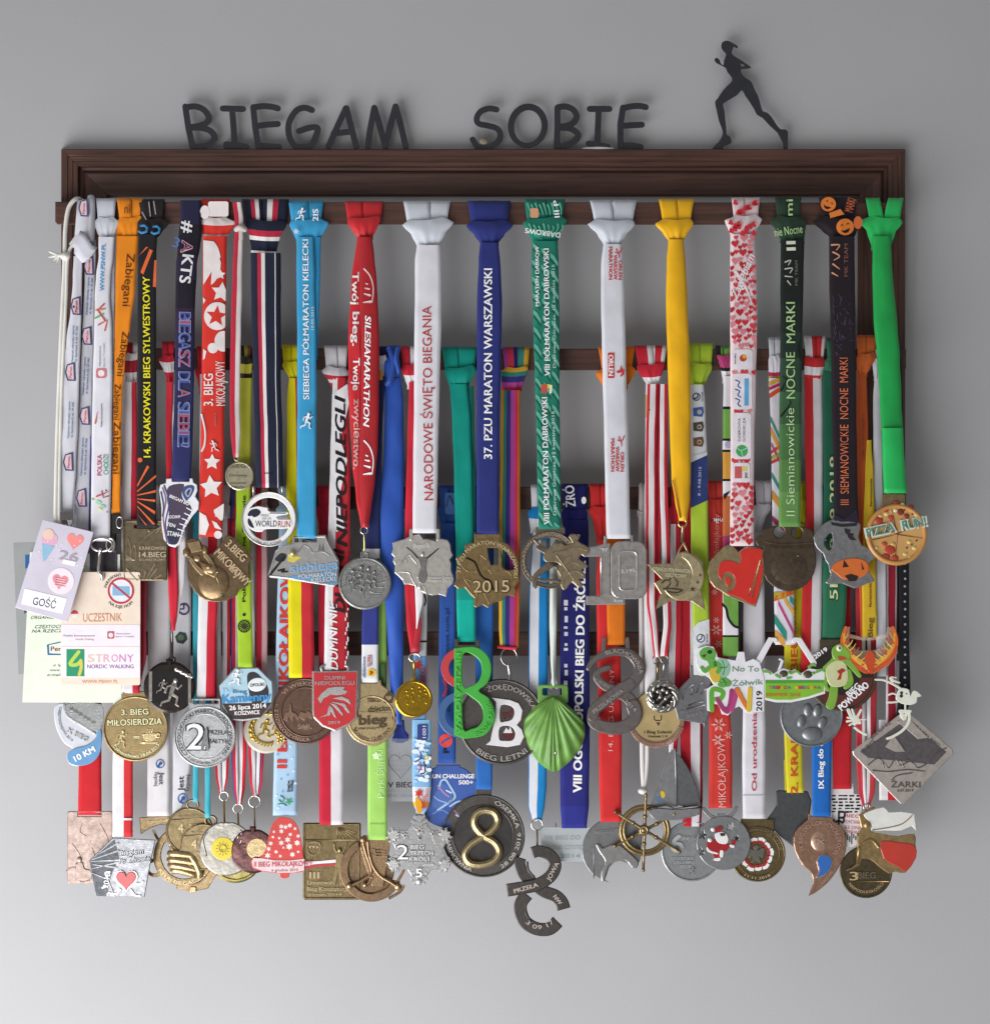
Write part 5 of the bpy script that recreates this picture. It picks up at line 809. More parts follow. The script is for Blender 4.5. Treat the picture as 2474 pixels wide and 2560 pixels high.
# lime ribbon, hexagonal blue medal
t = medal('blue and brown eight-sided printed medal on a lime green ribbon with a wheel mark', 2, 610, 870); m = t.p('ribbon'); li = fab('9DC02E')
LS = [(945, 598, 630), (1100, 593, 627), (1230, 590, 626), (1350, 590, 625), (1470, 592, 629), (1668, 595, 632)]; s1 = ribbon(m, LS, 2, li, .5, bands=[(1225, fab('B9BC3E'))], fold=.8)
knot(m.p('knot'), 2, 600, 628, 598, 632, 600, 630, [(1, fab('2A2A22')), (1, fab('CBC94A')), (1, fab('8A4A3A'))], [(1, fab('3A362A')), (1, fab('CBC94A')), (1, fab('4A3A2E'))], yt=866, yc=892, yn=945, big=4)
tx(m, 'Polska Biega na Zdrowie  Polska', 609, 1330, 350, 9, 90, IK, s1, .12, .02); sh(m, circ(610, 1537, 4), s1, 0, IK); sh(m, circ(610, 1566, 16, 24), s1, 0, ink('2C3420'), [circ(610, 1566, 13, 24)]); sh(m, circ(610, 1566, 6), s1, 0, ink('2C3420'))
for i in range(12): a = i * math.pi / 6; sh(m, stroke([(610 + 6 * math.cos(a), 1566 + 6 * math.sin(a)), (610 + 14 * math.cos(a), 1566 + 14 * math.sin(a))], 2.5, cap=0), up(s1, .05), 0, ink('2C3420'))
HEX = zl(520, 1400, 740, 1398, 875, 1530, 882, 1640, 872, 1740, 760, 1880, 600, 1905, 480, 1895, 395, 1760, 368, 1570); mm, f = med(t, HEX, 2, mk('steel_edge', lin('B8C0C4'), .35, .6), 1); e = mm.p('printed_face')
sh(e, inset(HEX if area2(HEX) > 0 else HEX[::-1], 3), up(f, .05), .15, enam('A9C8D6'), bev=0); sh(e, zl(400, 1740, 870, 1730, 760, 1870, 600, 1890, 485, 1885), up(f, .25), .1, enam('38211F'), bev=0)
sh(e, cat(zl(640, 1460, 700, 1440, 760, 1480, 830, 1580, 830, 1680, 740, 1740, 680, 1730, 640, 1560), True, 3), up(f, .25), .1, enam('25252A'), bev=0); sh(e, circ(*zl.p(730, 1560), 23, ry=17, rot=-10), up(f, .4), .3, enam('DDE2E4')); tx(e, 'OPOLSKI', *zl.p(730, 1560), 36, 8, 5, IK, up(f, .75), .15, .03)
runner_fig(e, *zl.p(530, 1490), 42, up(f, .3), enam('F2F4F4')); tx(e, 'IV', *zl.p(450, 1618), 26, 14, 0, enam('8FCBE8'), up(f, .3), .3, .03); tx(e, 'Bieg', *zl.p(565, 1622), 34, 9, 0, enam('2E7CAE'), up(f, .3), .3, .02); tx(e, 'Kamienny', *zl.p(630, 1680), 120, 22, 4, enam('3B8FCB'), up(f, .3), .5, .04); tx(e, '26 lipca 2014', *zl.p(640, 1768), 92, 12, 4, IW, up(f, .4), .3, .03); tx(e, 'KOSZWICE', *zl.p(635, 1825), 62, 10, 3, IW, up(f, .4), .3, .03)
# yellow and red ribbon, dark bronze town medal
t = medal('dark copper round medal with a town outline on a yellow and red ribbon', 2, 755, 870); m = t.p('ribbon'); yl = fab('D9CE14')
YS = [(945, 722, 752), (1000, 717, 760), (1200, 716, 765), (1400, 719, 782), (1500, 720, 784), (1694, 722, 786)]; ribbon(m, YS, 2, [(1.05, yl), (1, fab('C02C36'))], 0, fold=.8)
knot(m.p('knot'), 2, 705, 750, 705, 748, 728, 746, yl, [(3, yl), (1, yl), (2, fab('B0202A'))], yt=864, yc=905, yn=955, big=6)
co = metal('694A38', .38, .6); c3 = metal('8A6448', .34, .65); mm, f = med(t, circ(762, 1778, 83), 2, co, 0); sh(mm, rrect(722, 1688, 790, 1708, 3), lambda x, y: f(x, y) - 3, 2.4, co); rim(mm, 762, 1778, 80, f, 2.2, co); rim(mm, 764, 1780, 61, f, 2, co)
arc(mm, 'VI WIEKOWA', 762, 1778, 70, -2, 100, 10, c3, f, .8); arc(mm, '2 DZIAŁOSZYŃSKA', 762, 1778, 71, 222, 104, 10, c3, f, .8, low=True); sh(mm, star(693, 1762, 6, 2.5, 6), f, .5, c3, bev=.3)
sh(mm, zq(595, 190, 620, 120, 650, 115, 660, 40, 672, 35, 680, 110, 720, 130, 740, 160, 760, 110, 810, 125, 830, 100, 870, 130, 880, 190, 830, 160, 800, 200, 760, 170, 745, 200, 700, 150, 690, 210, 650, 160, 640, 200), f, 1, c3, bev=.6); tx(mm, 'Szlaki', *zq.p(795, 245), 32, 12, 8, c3, f, .8, .02, .3); tx(mm, '2014', *zq.p(830, 272), 22, 6, 5, c3, f, .7)
# white and red word ribbon, red shield
t = medal('red enamel shield medal with a silver eagle head on a red and white ribbon', 2, 838, 870); m = t.p('ribbon')
DS = [(945, 832, 866), (1000, 830, 870), (1150, 825, 876), (1350, 820, 875), (1500, 812, 872), (1676, 810, 868)]; s1 = ribbon(m, DS, 2, [(.5, fab('DAD8DA')), (1, fab('B62A34'))], 1, fold=.6); DW = ink('E2E0E2')
knot(m.p('knot'), 2, 810, 870, 803, 872, 832, 866, fab('CDCBD0'), [(2, fab('CDCBD0')), (1, fab('B62A34')), (1, fab('CDCBD0')), (1, fab('B62A34')), (1.4, fab('CDCBD0'))], yt=866, yc=920, yn=975, big=9)
sh(m, [(830, 985), (868, 960), (872, 1010), (850, 1100), (868, 1150), (846, 1250), (862, 1320), (840, 1330), (824, 1250)], s1, 0, DW)
tx(m, 'NIEPODLEGLI', 851, 1178, 378, 27, 90.8, ink('1F1B1F'), up(s1, .3), .15, .03, .25); tx(m, 'DUMNI', 847, 1452, 160, 27, 91, ink('251C20'), up(s1, .3), .15, .03, .25); tx(m, 'DUMNI NIE', 832, 1590, 170, 22, 91, DW, up(s1, .2), .15, .02, .25)
for i in range(12): y = 1520 + i * 12; sh(m, rect(868 - (i % 3) * 3, y, 871 - (i % 3) * 3, y + 6 + (i * 5) % 8), s1, 0, DW)
SHD = zl(1250, 1430, 1690, 1425, 1675, 1850) + zq(1300, 165, 1230, 235, 1090, 298, 965, 250, 880, 165) + zl(1250, 1800); en = enam('B8242A'); mm, f = med(t, SHD, 2, metal('A9A6A4', .33, .7), 4, 3, bev=2.5); e = mm.p('red_face'); sh(e, inset(SHD if area2(SHD) > 0 else SHD[::-1], 4), up(f, .02), .3, en, bev=.6); fe = up(f, .3); sv2 = metal('A9A6A4', .36, .8)
for q in ((1305, 1690, 1340, 1640, 1370, 1620, 1400, 1590, 1480, 1580, 1560, 1580, 1545, 1610, 1590, 1620, 1560, 1650, 1480, 1660, 1430, 1650, 1400, 1670, 1360, 1690, 1330, 1740), (1440, 1690, 1530, 1670, 1600, 1700, 1620, 1750, 1560, 1710, 1500, 1700), (1420, 1720, 1500, 1730, 1560, 1740, 1610, 1820, 1590, 1830, 1540, 1760), (1420, 1735, 1480, 1750, 1540, 1830, 1540, 1860, 1470, 1780), (1415, 1750, 1450, 1790, 1480, 1880, 1460, 1860, 1420, 1800), (1310, 1875, 1390, 1840, 1410, 1760, 1430, 1800, 1420, 1850, 1370, 1860)): sh(e, zl(*q), fe, .5, sv2, bev=.5)
tx(e, 'DUMNI', *zl.p(1465, 1492), 50, 10, 1, sv2, fe, .4, .015); tx(e, 'NIEPODLEGLI', *zl.p(1465, 1543), 98, 10, 1, sv2, fe, .4, .015); tx(e, '2019', *zq.p(1078, 213), 30, 8, 1, sv2, fe, .3, .01)
for x in (806, 868): tb(mm, cat([(x, 1680, rd(2, 1680) + 4), (x - 3 if x < 830 else x + 3, 1668, rd(2, 1668) + 4), (x + (5 if x < 830 else -5), 1664, rd(2, 1664) + 3)]), 4, sv2)
# navy and white ribbon, pale gold bieg medal
t = medal('pale gold round medal with raised words on a navy ribbon with a white end', 2, 925, 870); m = t.p('ribbon')
ns = [(940, 918, 962), (1100, 914, 955), (1300, 908, 950), (1520, 905, 946), (1612, 904, 945), (1706, 903, 945)]; s1 = ribbon(m, ns, 2, fab('DFE0E4'), .5, bands=[(1372, fab('28305F')), (1396, fab('DFE0E4')), (1612, fab('333C86'))], fold=.7)
knot(m.p('knot'), 2, 935, 968, 925, 968, 925, 965, fab('232B5A'), [(1, fab('D8DADE')), (1, fab('C9CCD2')), (1, fab('D8DADE'))], yt=868, yc=890, yn=945, big=5); sh(m.p('printed_mark'), rrect(946, 925, 956, 950, 2), lambda x, y: 53, 0, ink('C9903A'))
tx(m, 'dzieciom', 909, 1668, 52, 9, 90, ink('2F4690'), s1, .12, .01, .3); tx(m, 'TESCO', 922, 1652, 30, 8, -90, ink('C03A40'), s1, .12, .03); tx(m, 'pomaga', 930, 1652, 26, 6, -90, ink('4A4A6A'), s1, .12, .0); sh(m, [(919, 1690), (919, 1676), (928, 1671), (940, 1678), (940, 1686), (930, 1692)], s1, .1, ink('DCC83A'), bev=0); sh(m, heart(928, 1682, 11, 11, -90), up(s1, .15), 0, ink('C23A30'))
BG = zm(0, 1515, 20, 1520, 20, 1545, 160, 1545, 180, 1520, 200, 1520, 205, 1560, 280, 1620, 340, 1690) + zq(1680, 150, 1670, 260, 1590, 370, 1480, 435, 1380, 430, 1270, 375, 1205, 290, 1195, 240, 1250, 200, 1300, 100, 1320, 0)
pg = metal('B59A5E', .35, .65); p2 = metal('57462A', .45, .7); mm, f = med(t, cat(BG, True, 2), 2, pg, 1); rim(mm, 929, 1798, 57, f, 1.8, pg)
tx(mm, 'TESCO', *zm.p(130, 1705), 34, 10, 1, p2, f, .5, .03); tx(mm, 'dzieciom', *zm.p(190, 1785), 62, 15, 4, p2, f, .6, .03, .3); sh(mm, zq(1310, 110, 1640, 125, 1640, 210, 1560, 270, 1300, 260), f, .4, pg, bev=.5); tx(mm, 'bieg', *zq.p(1445, 185), 68, 25, 2, p2, up(f, .4), .8, .04); tx(mm, 'charytatywny', *zq.p(1430, 262), 66, 7, 3, p2, f, .5); arc(mm, 'Kraków 12.09.2015', 929, 1798, 49, 176, 118, 9, p2, f, .5, low=True, bold=.012)
sh(mm, zm(225, 1735, 225, 1670, 270, 1615, 315, 1680, 305, 1735), f, .8, p2, [heart(*zm.p(267, 1690), 16, 15)], .6)
for q in ((1640, 110, 1660, 150, 1635, 170, 1660, 210), (1290, 260, 1270, 290)): line(mm, cat(zq(*q)), f, 2, p2)
# blue satin ribbon and acrylic plate with a heart
t = medal('clear acrylic plate with an engraved heart and black writing on a bright blue satin ribbon', 2, 985, 870); m = t.p('ribbon'); bs = satin('2A56B4')
ribbon(m, [(945, 958, 1004), (1000, 962, 1008), (1150, 958, 1010), (1300, 942, 1010), (1400, 952, 1010), (1550, 966, 1008), (1700, 975, 1008), (1810, 985, 1005)], 2, bs, -1, fold=2.6, bow=3)
ribbon(m, [(1660, 948, 964), (1700, 950, 966), (1715, 952, 964)], 2, fab('4A6A3A'), -4)
k = m.p('knot'); knot(k, 2, 968, 1000, 958, 1000, 962, 1000, bs, yt=866, yc=895, yn=955, big=7); tb(k, cat([(972, 870, 48), (985, 910, 53), (975, 950, 55), (966, 962, 52)]), 7, satin('2348A0')); tb(k, cat([(995, 872, 48), (990, 900, 54), (998, 935, 53)]), 6, bs)
dbl = fab('24327A'); grid(m, [[(x0 + (x1 - x0) * s, y, 62 + 1.5 * math.sin(s * 4 + y)) for s in (0, .25, .5, .75, 1)] for y, x0, x1 in ((1800, 982, 1010), (1825, 985, 1012), (1838, 984, 1022), (1852, 978, 1020), (1858, 990, 1005))], lambda i, j: dbl)
c_ = t.p('plate'); PL = rrect(962, 1846, 1038, 2004, 5); sh(c_, PL, plane(62, 1000, 1925, 0, .01), 3, clear('DDE2E6', .14), bev=1.5); fp = lambda x, y: 65.3 + .01 * (y - 1925); e = c_.p('engraving'); line(e, heart(1000, 1914, 58, 62), fp, 1.3, ink('8A8C92'), closed=True, n=5)
for s_, y, L, H, c2_ in (('W Dąbrowie', 1903, 44, 6, '8A8C92'), ('Górniczej', 1914, 40, 6, '8A8C92'), ('biegamy', 1924, 30, 6, '8A8C92'), ('IV BIEG', 1962, 66, 14, '26262C'), ('Walentynkowy', 1977, 66, 5, '8A8C92'), ('10.01.2016', 1989, 62, 8, '77797F')): tx(e, s_, 999, y, L, H, -3 if y < 1930 else 0, ink(c2_), fp, .12, .02 if H > 10 else .0)
# red and white ribbon, shiny gold medal
t = medal('shiny yellow gold round medal with raised runners on a twisted red and white ribbon', 2, 1034, 870); m = t.p('ribbon')
ribbon(m, [(955, 1022, 1046), (1100, 1018, 1048), (1300, 1012, 1046), (1460, 1012, 1036), (1560, 1016, 1042), (1632, 1026, 1048)], 2, RED, -1, fold=1.4); ribbon(m, [(1440, 1036, 1062), (1500, 1038, 1058), (1545, 1040, 1048), (1572, 1040, 1043)], 2, WH, 1, fold=1.4, tuck=False); ribbon(m, [(1545, 1041, 1053), (1590, 1036, 1052), (1630, 1028, 1048)], 2, satin('A8202C'), 0, fold=1)
knot(m.p('knot'), 2, 1002, 1046, 1002, 1050, 1018, 1048, [(1, RED), (1, WH)], [(1.4, RED), (1.6, WH)], yt=868, yc=912, yn=965, big=6)
h = t.p('ring'); ring(h, 1036, 1644, rd(2, 1644) + 2, 14, 2.2, shiny('D8D4CC', .2), 10); tb(h, [(1034, 1652, 69), (1036, 1690, 69)], 3.2, shiny('C8A850', .2))
yg = mk('polished_gold', lin('D2AC3C'), .18, 1., vscale=20, bump=.7, bscale=60, dark=lin('A88024')); mm, f = med(t, lug(1034, 1748, 47, 7, 1692), 2, yg, 5, bev=5); rim(mm, 1034, 1748, 43, f, 2.5, yg)
for x, y in ((1012, 1745), (1026, 1738), (1044, 1735), (1058, 1742)): runner_fig(mm, x, y, 40, f, yg, 3)
tx(mm, 'BIEG', 1034, 1775, 30, 8, 0, yg, f, .8)
# teal ribbon, red blue and green B eight
t = medal('openwork letter B in green with a red and blue half eight on a teal ribbon', 2, 1150, 870); m = t.p('ribbon'); te_ = fab('0B9182'); te3 = fab('0EA996')
ribbon(m, [(960, 1124, 1168), (1050, 1130, 1176), (1200, 1135, 1180), (1400, 1139, 1186), (1500, 1141, 1188), (1604, 1143, 1188)], 2, te3, 0, bands=[(1500, te_)], fold=.9); ribbon(m, [(965, 1165, 1184), (1200, 1176, 1188), (1330, 1180, 1188)], 2, fab('076A60'), -2, tuck=False)
knot(m.p('knot'), 2, 1104, 1193, 1112, 1190, 1124, 1172, te_, yt=870, yc=920, yn=965, big=9)
PL2 = (lambda px: [px.p(0, 0)])
g4, r4, b4 = enam('3FA33A'), enam('B8383A'), enam('3A5C8C'); pl = plane(rd(2, 1730) + 3, 1170, 1730, .004, .02)
b_ = t.p('letter_plate'); OUT = [(1135, 1620), (1180, 1616), (1205, 1625), (1224, 1648), (1228, 1680), (1218, 1708), (1197, 1727), (1222, 1745), (1236, 1775), (1236, 1800), (1222, 1828), (1200, 1842), (1160, 1847), (1135, 1838)]
sh(b_, cat(OUT[:1] * 1 + OUT[1:13], False, 3) + [OUT[13]], pl, 3, g4, [cat([(1158, 1636), (1182, 1638), (1200, 1655), (1204, 1682), (1194, 1705), (1176, 1715), (1158, 1714)], True, 3), cat([(1158, 1738), (1180, 1745), (1202, 1765), (1208, 1795), (1196, 1815), (1178, 1822), (1158, 1822)], True, 3)], 2)
gl_ = enam('4DB845'); tx(b_, 'PRZEŁAJOWA', 1146, 1735, 205, 13, -90, gl_, up(pl, 3), 1, .02); arc(b_, 'BIEG 2008', 1170, 1785, 56, 110, 104, 11, gl_, up(pl, 3), 1)
hf = t.p('half_eight'); pl2 = up(pl, -.4)
for c_, cy, R, a0, a1 in ((r4, 1670, 50, 188, 352), (b4, 1787, 58, 188, 350)): sh(hf, [(1152 + (R if i == 0 else R - 20) * math.sin(math.radians(a)), cy - (R if i == 0 else R - 20) * math.cos(math.radians(a))) for i in (0, 1) for a in (range(a0, a1, 8) if i == 0 else range(a1, a0, -8))], pl2, 2.8, c_, bev=1.5)
sh(hf, [(1136, 1620), (1136, 1598), (1144, 1596), (1146, 1612), (1190, 1612), (1190, 1598), (1198, 1600), (1200, 1622)], pl2, 2.2, metal('55504C', .4), bev=1)
# rainbow ribbon, round dark B medal
t = medal('large dark round medal with a white letter B on a rainbow striped ribbon', 2, 1275, 870); m = t.p('ribbon')
rb = [(fab(c_)) for c_ in ('C99A2C', '2E7A6C', '322C6E', 'A03C8A', 'BE2E40', 'B86A2A')]; ribbon(m, [(975, 1252, 1300), (1100, 1251, 1300), (1300, 1248, 1300), (1450, 1246, 1300), (1560, 1247, 1298), (1618, 1249, 1296)], 2, [(1, rb[0]), (1, rb[1]), (1.5, rb[2]), (1.5, rb[3]), (1, rb[4]), (.8, rb[5])], 0, fold=.9)
knot(m.p('knot'), 2, 1256, 1325, 1252, 1318, 1254, 1304, [(1, rb[3]), (1, rb[4]), (1.4, rb[2]), (1, rb[1]), (1, rb[0])], [(1, rb[0]), (1, rb[1]), (1.5, rb[2]), (1, rb[3]), (1, rb[4])], yt=870, yc=920, yn=970, big=6)
h = t.p('ring'); tb(h, [(1244, 1617, 68), (1262, 1619, 70), (1290, 1622, 70)], 4, rb[4]); ring(h, 1272, 1642, 69, 20, 2.4, shiny('A8A49E'), 22); tb(h, [(1270, 1662, 68), (1274, 1682, 70), (1272, 1702, 66)], 4.5, shiny('B8B4B0'))
gm = metal('5A544F', .42, .75); mm, f = med(t, circ(1254, 1805, 108, 60), 2, gm, -2, holes=[circ(1262, 1794, 1, 6)]); rim(mm, 1254, 1805, 104, f, 2.5, gm)
gm2 = metal('8D8780', .34, .7); arc(mm, 'ŻOŁĘDOWSKA', 1254, 1805, 88, 22, 92, 13, gm2, f, 1); arc(mm, 'BIEG LETNI', 1254, 1805, 92, 180, 82, 14, gm2, f, 1, low=True)
e = mm.p('white_letter'); f_ = up(f, .1); ew = enam('DCDADC')
sh(e, [(1228, 1744), (1275, 1750), (1296, 1758), (1306, 1776), (1302, 1800), (1292, 1812), (1304, 1824), (1310, 1842), (1300, 1862), (1268, 1868), (1214, 1862), (1226, 1852), (1236, 1800), (1240, 1755)], f_, 1.4, ew, [cat([(1252, 1764), (1278, 1766), (1286, 1780), (1280, 1798), (1262, 1804), (1250, 1802)], True, 3), cat([(1250, 1818), (1276, 1816), (1288, 1832), (1282, 1850), (1262, 1852), (1248, 1848)], True, 3)], 1.2)
sh(e, cat(zr(990, 100, 1080, 110, 1095, 40, 1050, 100, 1070, 140, 1010, 140), True, 3), f, .3, enam('5A2024'), bev=0); sh(e, zr(1005, 270, 1030, 225, 1050, 250, 1060, 215, 1080, 270), f_, .8, ew, bev=.5); sh(e, circ(*zr.p(1055, 295), 18, ry=8), f, .3, enam('5A2024'), bev=0)
# green shell on a narrow white ribbon
t = medal('bright green scallop shell ornament hung on a narrow white ribbon', 2, 1382, 870, cat_='shell', name='shell_ornament'); m = t.p('ribbon')
ribbon(m, [(1300, 1376, 1392), (1450, 1374, 1392), (1560, 1373, 1391), (1640, 1375, 1390), (1700, 1379, 1388), (1714, 1380, 1387)], 2, satin('CFD8D2'), 1, fold=1.5, bow=2)
tb(m, cat([(1385, 1310, 60), (1384, 1250, 58), (1384, 1000, 50), (1384, 905, 46), (1384, 872, 40), (1384, 872, 30)]), 6, satin('CFD8D2')); tb(m, [(1384, 1690, 67), (1376, 1722, 70)], 4, satin('CFD8D2')); tb(m, [(1384, 1690, 68), (1393, 1722, 70)], 4, satin('CFD8D2'))
sgm = mk('shell_green', lin('6C9C46'), .45, var=.16, vscale=60, bump=.3, bscale=90, coat=.12); e = t.p('shell'); sh(e, rrect(1344, 1712, 1420, 1760, 8), 69, 3, sgm, [rrect(1356, 1720, 1404, 1738, 4)], 2)
v = []; fs = []; SO = [(1382, 1738), (1362, 1745), (1335, 1768), (1312, 1798), (1310, 1830), (1322, 1868), (1345, 1905), (1372, 1926), (1384, 1929), (1400, 1924), (1428, 1900), (1452, 1868), (1462, 1835), (1458, 1805), (1432, 1775), (1402, 1746)]
so = cat(SO[1:], False, 6); N = len(so); R = 10
for r_ in range(R + 1):
    u = r_ / R
    for i, (x, y) in enumerate(so):
        w_ = math.sin(math.pi * i / (N - 1)) ** .5; rib = (1.5 * math.cos(i * 2 * math.pi / 6.0)) * u * w_; X, Y = 1382 + (x - 1382) * u, 1742 + (y - 1742) * u
        v.append(P(X, Y, 72 + 13 * math.sin(math.pi * min(1, u * .62 + .12)) * w_ ** .5 * (1 if u < .98 else .9) - 7 * u + rib))
for r_ in range(R):
    for i in range(N - 1): a = r_ * N + i; fs.append([a, a + N, a + N + 1, a + 1])
n0 = len(v); v += [P(1382 + (x - 1382) * .99, 1742 + (y - 1742) * .99, 69) for x, y in so]
for i in range(N - 1): a = R * N + i; fs.append([a, n0 + i, n0 + i + 1, a + 1])
e.add(v, fs, sgm, True); ball(t.p('rivet'), *zr.p(1432, 430), 76, 8, shiny('C9C5C2', .2))
# orange ribbon, infinity eight
t = medal('dark grey twisted figure-eight medal with raised words on an orange ribbon', 2, 1538, 870); m = t.p('ribbon'); og2 = fab('D8731C')
ribbon(m, [(945, 1510, 1566), (1100, 1512, 1564), (1400, 1514, 1562), (1612, 1518, 1562)], 2, og2, 0, fold=.7); k = m.p('knot'); knot(k, 2, 1494, 1588, 1488, 1590, 1508, 1568, og2, yt=868, yc=920, yn=966, big=7)
e = t.p('figure_eight'); mt = metal('736965', .42, .7); m2_ = metal('8B7F79', .36, .7); pl = plane(rd(2, 1700) + 1, 1540, 1700, .004, .02)
sh(e, stroke(cat(zn(465, 1400, 520, 1320, 640, 1255, 780, 1245, 890, 1300, 930, 1400, 880, 1500, 760, 1610, 600, 1720, 520, 1800, 510, 1880, 600, 1940, 740, 1960, 880, 1900, 900, 1790, 820, 1680, 700, 1610, 570, 1540, 540, 1470, 640, 1400)), 17, 20, 3), pl, 3, mt, bev=3) if 0 else None
def band(pts, w0, off, w1=None): sh(e, stroke(cat(zn(*pts)), w0, w1), up(pl, off), 3, mt, bev=3)
band((460, 1405, 500, 1340, 600, 1275, 720, 1245, 840, 1265, 920, 1340, 940, 1420, 900, 1510, 820, 1580), 14, .4, 34); band((850, 1555, 740, 1620, 620, 1710, 520, 1790, 500, 1860), 32, .9, 30); band((500, 1850, 510, 1915, 600, 1960, 740, 1970, 850, 1930, 900, 1850, 880, 1760), 30, .2, 36); band((900, 1790, 840, 1690, 730, 1630, 600, 1560, 540, 1490, 560, 1430, 655, 1395), 34, -.6, 14)
for x in (1508, 1569): sh(e, stroke([(x, 1632), (x + (2 if x < 1530 else -1), 1597)], 12, 10), up(pl, .2), 2.6, mt, bev=1.5)
for s_, cx, cy, R, md, sp_, H, lw in (('BLACHOWNIA', 1540, 1690, 63, 30, 110, 11, False),): arc(e, s_, cx, cy, R, md, sp_, H, m2_, up(pl, 3.4), 1)
tx(e, '21.09.2014', *zn.p(585, 1545), 40, 9, -30, m2_, up(pl, 2.6), .8, .02); tx(e, 'PRZEŁAJOWA', *zn.p(640, 1715), 92, 11, 37, m2_, up(pl, 3.9), .9, .02); tx(e, '2014', *zn.p(855, 1755), 38, 10, -44, m2_, up(pl, 3.2), .8, .02)
# white and red ribbons, wreath pin and wooden disc behind
t = medal('small silver wreath medal with a group of heads on a red and white ribbon', 2, 1668, 870); m = t.p('ribbon')
for q, c_, o_ in (([(960, 1618, 1644), (1100, 1614, 1640), (1400, 1614, 1640), (1500, 1616, 1640), (1590, 1628, 1646), (1642, 1634, 1648)], [(.5, RED), (1, WH), (.4, RED)], 1), ([(960, 1650, 1668), (1150, 1648, 1668), (1450, 1655, 1676), (1560, 1658, 1678), (1640, 1650, 1668)], [(1, WH), (.8, RED)], .5)): ribbon(m, q, 2, c_, o_, fold=1.2)
knot(m.p('knot'), 2, 1586, 1668, 1592, 1660, 1616, 1645, [(1.2, RED), (.9, WH), (1, RED), (.7, WH)], [(1, RED), (.9, RED), (1.6, WH)], yt=866, yc=912, yn=960, big=7)
h = t.p('ring'); ring(h, 1640, 1650, 67, 10, 2, shiny('8A7A60')); ring(h, 1660, 1648, 68, 9, 2, shiny('A8A090')); tb(h, [(1643, 1660, 67), (1642, 1700, 66)], 2.5, shiny('B8A068')); tb(h, [(1660, 1656, 68), (1656, 1696, 68)], 3, shiny('B8B4AC'))
sw = shiny('B8B5AE', .24); mm, f = med(t, circ(1656, 1741, 42), 2, sw, 3, bev=4); e = mm.p('wreath')
for i in range(12): a = i * math.pi / 6; tb(e, cat([(1656 + r_ * math.cos(a + o_), 1741 + r_ * math.sin(a + o_), f(1656, 1741) + d_) for r_, o_, d_ in ((27, 0, .5), (33, .35, 1.8), (39, .8, .5))], n=3), 5, sw, r1=3)
sh(e, circ(1656, 1741, 26), f, .2, metal('2A2826', .4), bev=0)
for x, y in ((1644, 1728), (1657, 1724), (1668, 1730), (1650, 1742), (1664, 1746)): ball(e, x, y, f, 6, sw, 7, 2)
sh(e, stroke(cat(zn(1120, 1770, 1160, 1720, 1230, 1660)), 6), f, 1.5, sw); sh(e, stroke(cat(zn(1110, 1700, 1140, 1660, 1130, 1620)), 5), f, 1.2, sw)
t = medal('pale wooden disc medal with dark print and a toothed copper rim, behind the silver wreath', 2, 1618, 870); m = t.p('ribbon')
ribbon(m, [(925, 1612, 1650), (960, 1614, 1642), (1000, 1613, 1638), (1200, 1612, 1638), (1740, 1612, 1640)], 2, WH, -2, bands=[(986, WH), (1044, fab('CFAE7C'))], fold=.6); ribbon(m, [(960, 1640, 1654), (1300, 1640, 1652), (1500, 1638, 1650)], 2, RED, -3, fold=1)
sh(m, circ(1622, 1024, 3), lambda x, y: 60, 0, ink('6A4A2A')); wd = mk('pale_wood', lin('B09A6A'), .5, var=.14, vscale=40, bump=.1); mm, f = med(t, circ(1640, 1798, 71), 2, COP, -1.5); sh(mm, circ(1640, 1790, 62), up(f, .05), .5, wd, bev=.8)
for i in range(30): a = math.radians(20 + i * 4.8); sh(mm, stroke([(1640 + 62 * math.cos(a), 1798 + 62 * math.sin(a)), (1640 + 70 * math.cos(a), 1798 + 70 * math.sin(a))], 5), f, 1.2, COP, bev=.6)
tx(mm, 'I Bieg Sołecki', 1644, 1830, 68, 8, 0, IK, up(f, .6), .15, .02); tx(mm, 'Niedziela 2.10', 1644, 1841, 48, 6, 0, IK, up(f, .6), .15, .02); line(mm, cat(zs(930, 130, 935, 165, 985, 165, 985, 125)), up(f, .6), 1, IK); sh(mm, zs(945, 185, 980, 185, 965, 215), up(f, .6), .2, ink('5A3A2A'), bev=0)
# lime, white and navy ribbon, grey slab
t = medal('dull grey five-sided medal with faint raised lines on a lime, white and navy ribbon', 2, 1752, 870); m = t.p('ribbon')
LN = [(960, 1724, 1758), (1000, 1725, 1762), (1135, 1726, 1767), (1270, 1726, 1769), (1400, 1727, 1770), (1540, 1731, 1772), (1690, 1733, 1776)]; lm2 = fab('A9C63A'); wn = fab('D4D6DA'); s1 = ribbon(m, LN, 2, lm2, 0, bands=[(962, lm2), (1150, wn)], fold=.6)
sh(m, [(1727, 1156), (1767, 1138), (1769, 1250), (1726, 1270)], up(s1, .1), 0, ink('2F3E74')); sh(m, [(1727, 1140), (1767, 1130), (1767, 1139), (1727, 1157)], s1, 0, ink('D4D6DA')); sh(m, [(1732, 1570), (1745, 1556), (1772, 1548), (1776, 1688), (1733, 1688)], s1, 0, ink('D4D6DA'))
knot(m.p('knot'), 2, 1720, 1783, 1716, 1780, 1726, 1760, fab('A3BE33'), yt=860, yc=910, yn=962, big=7)
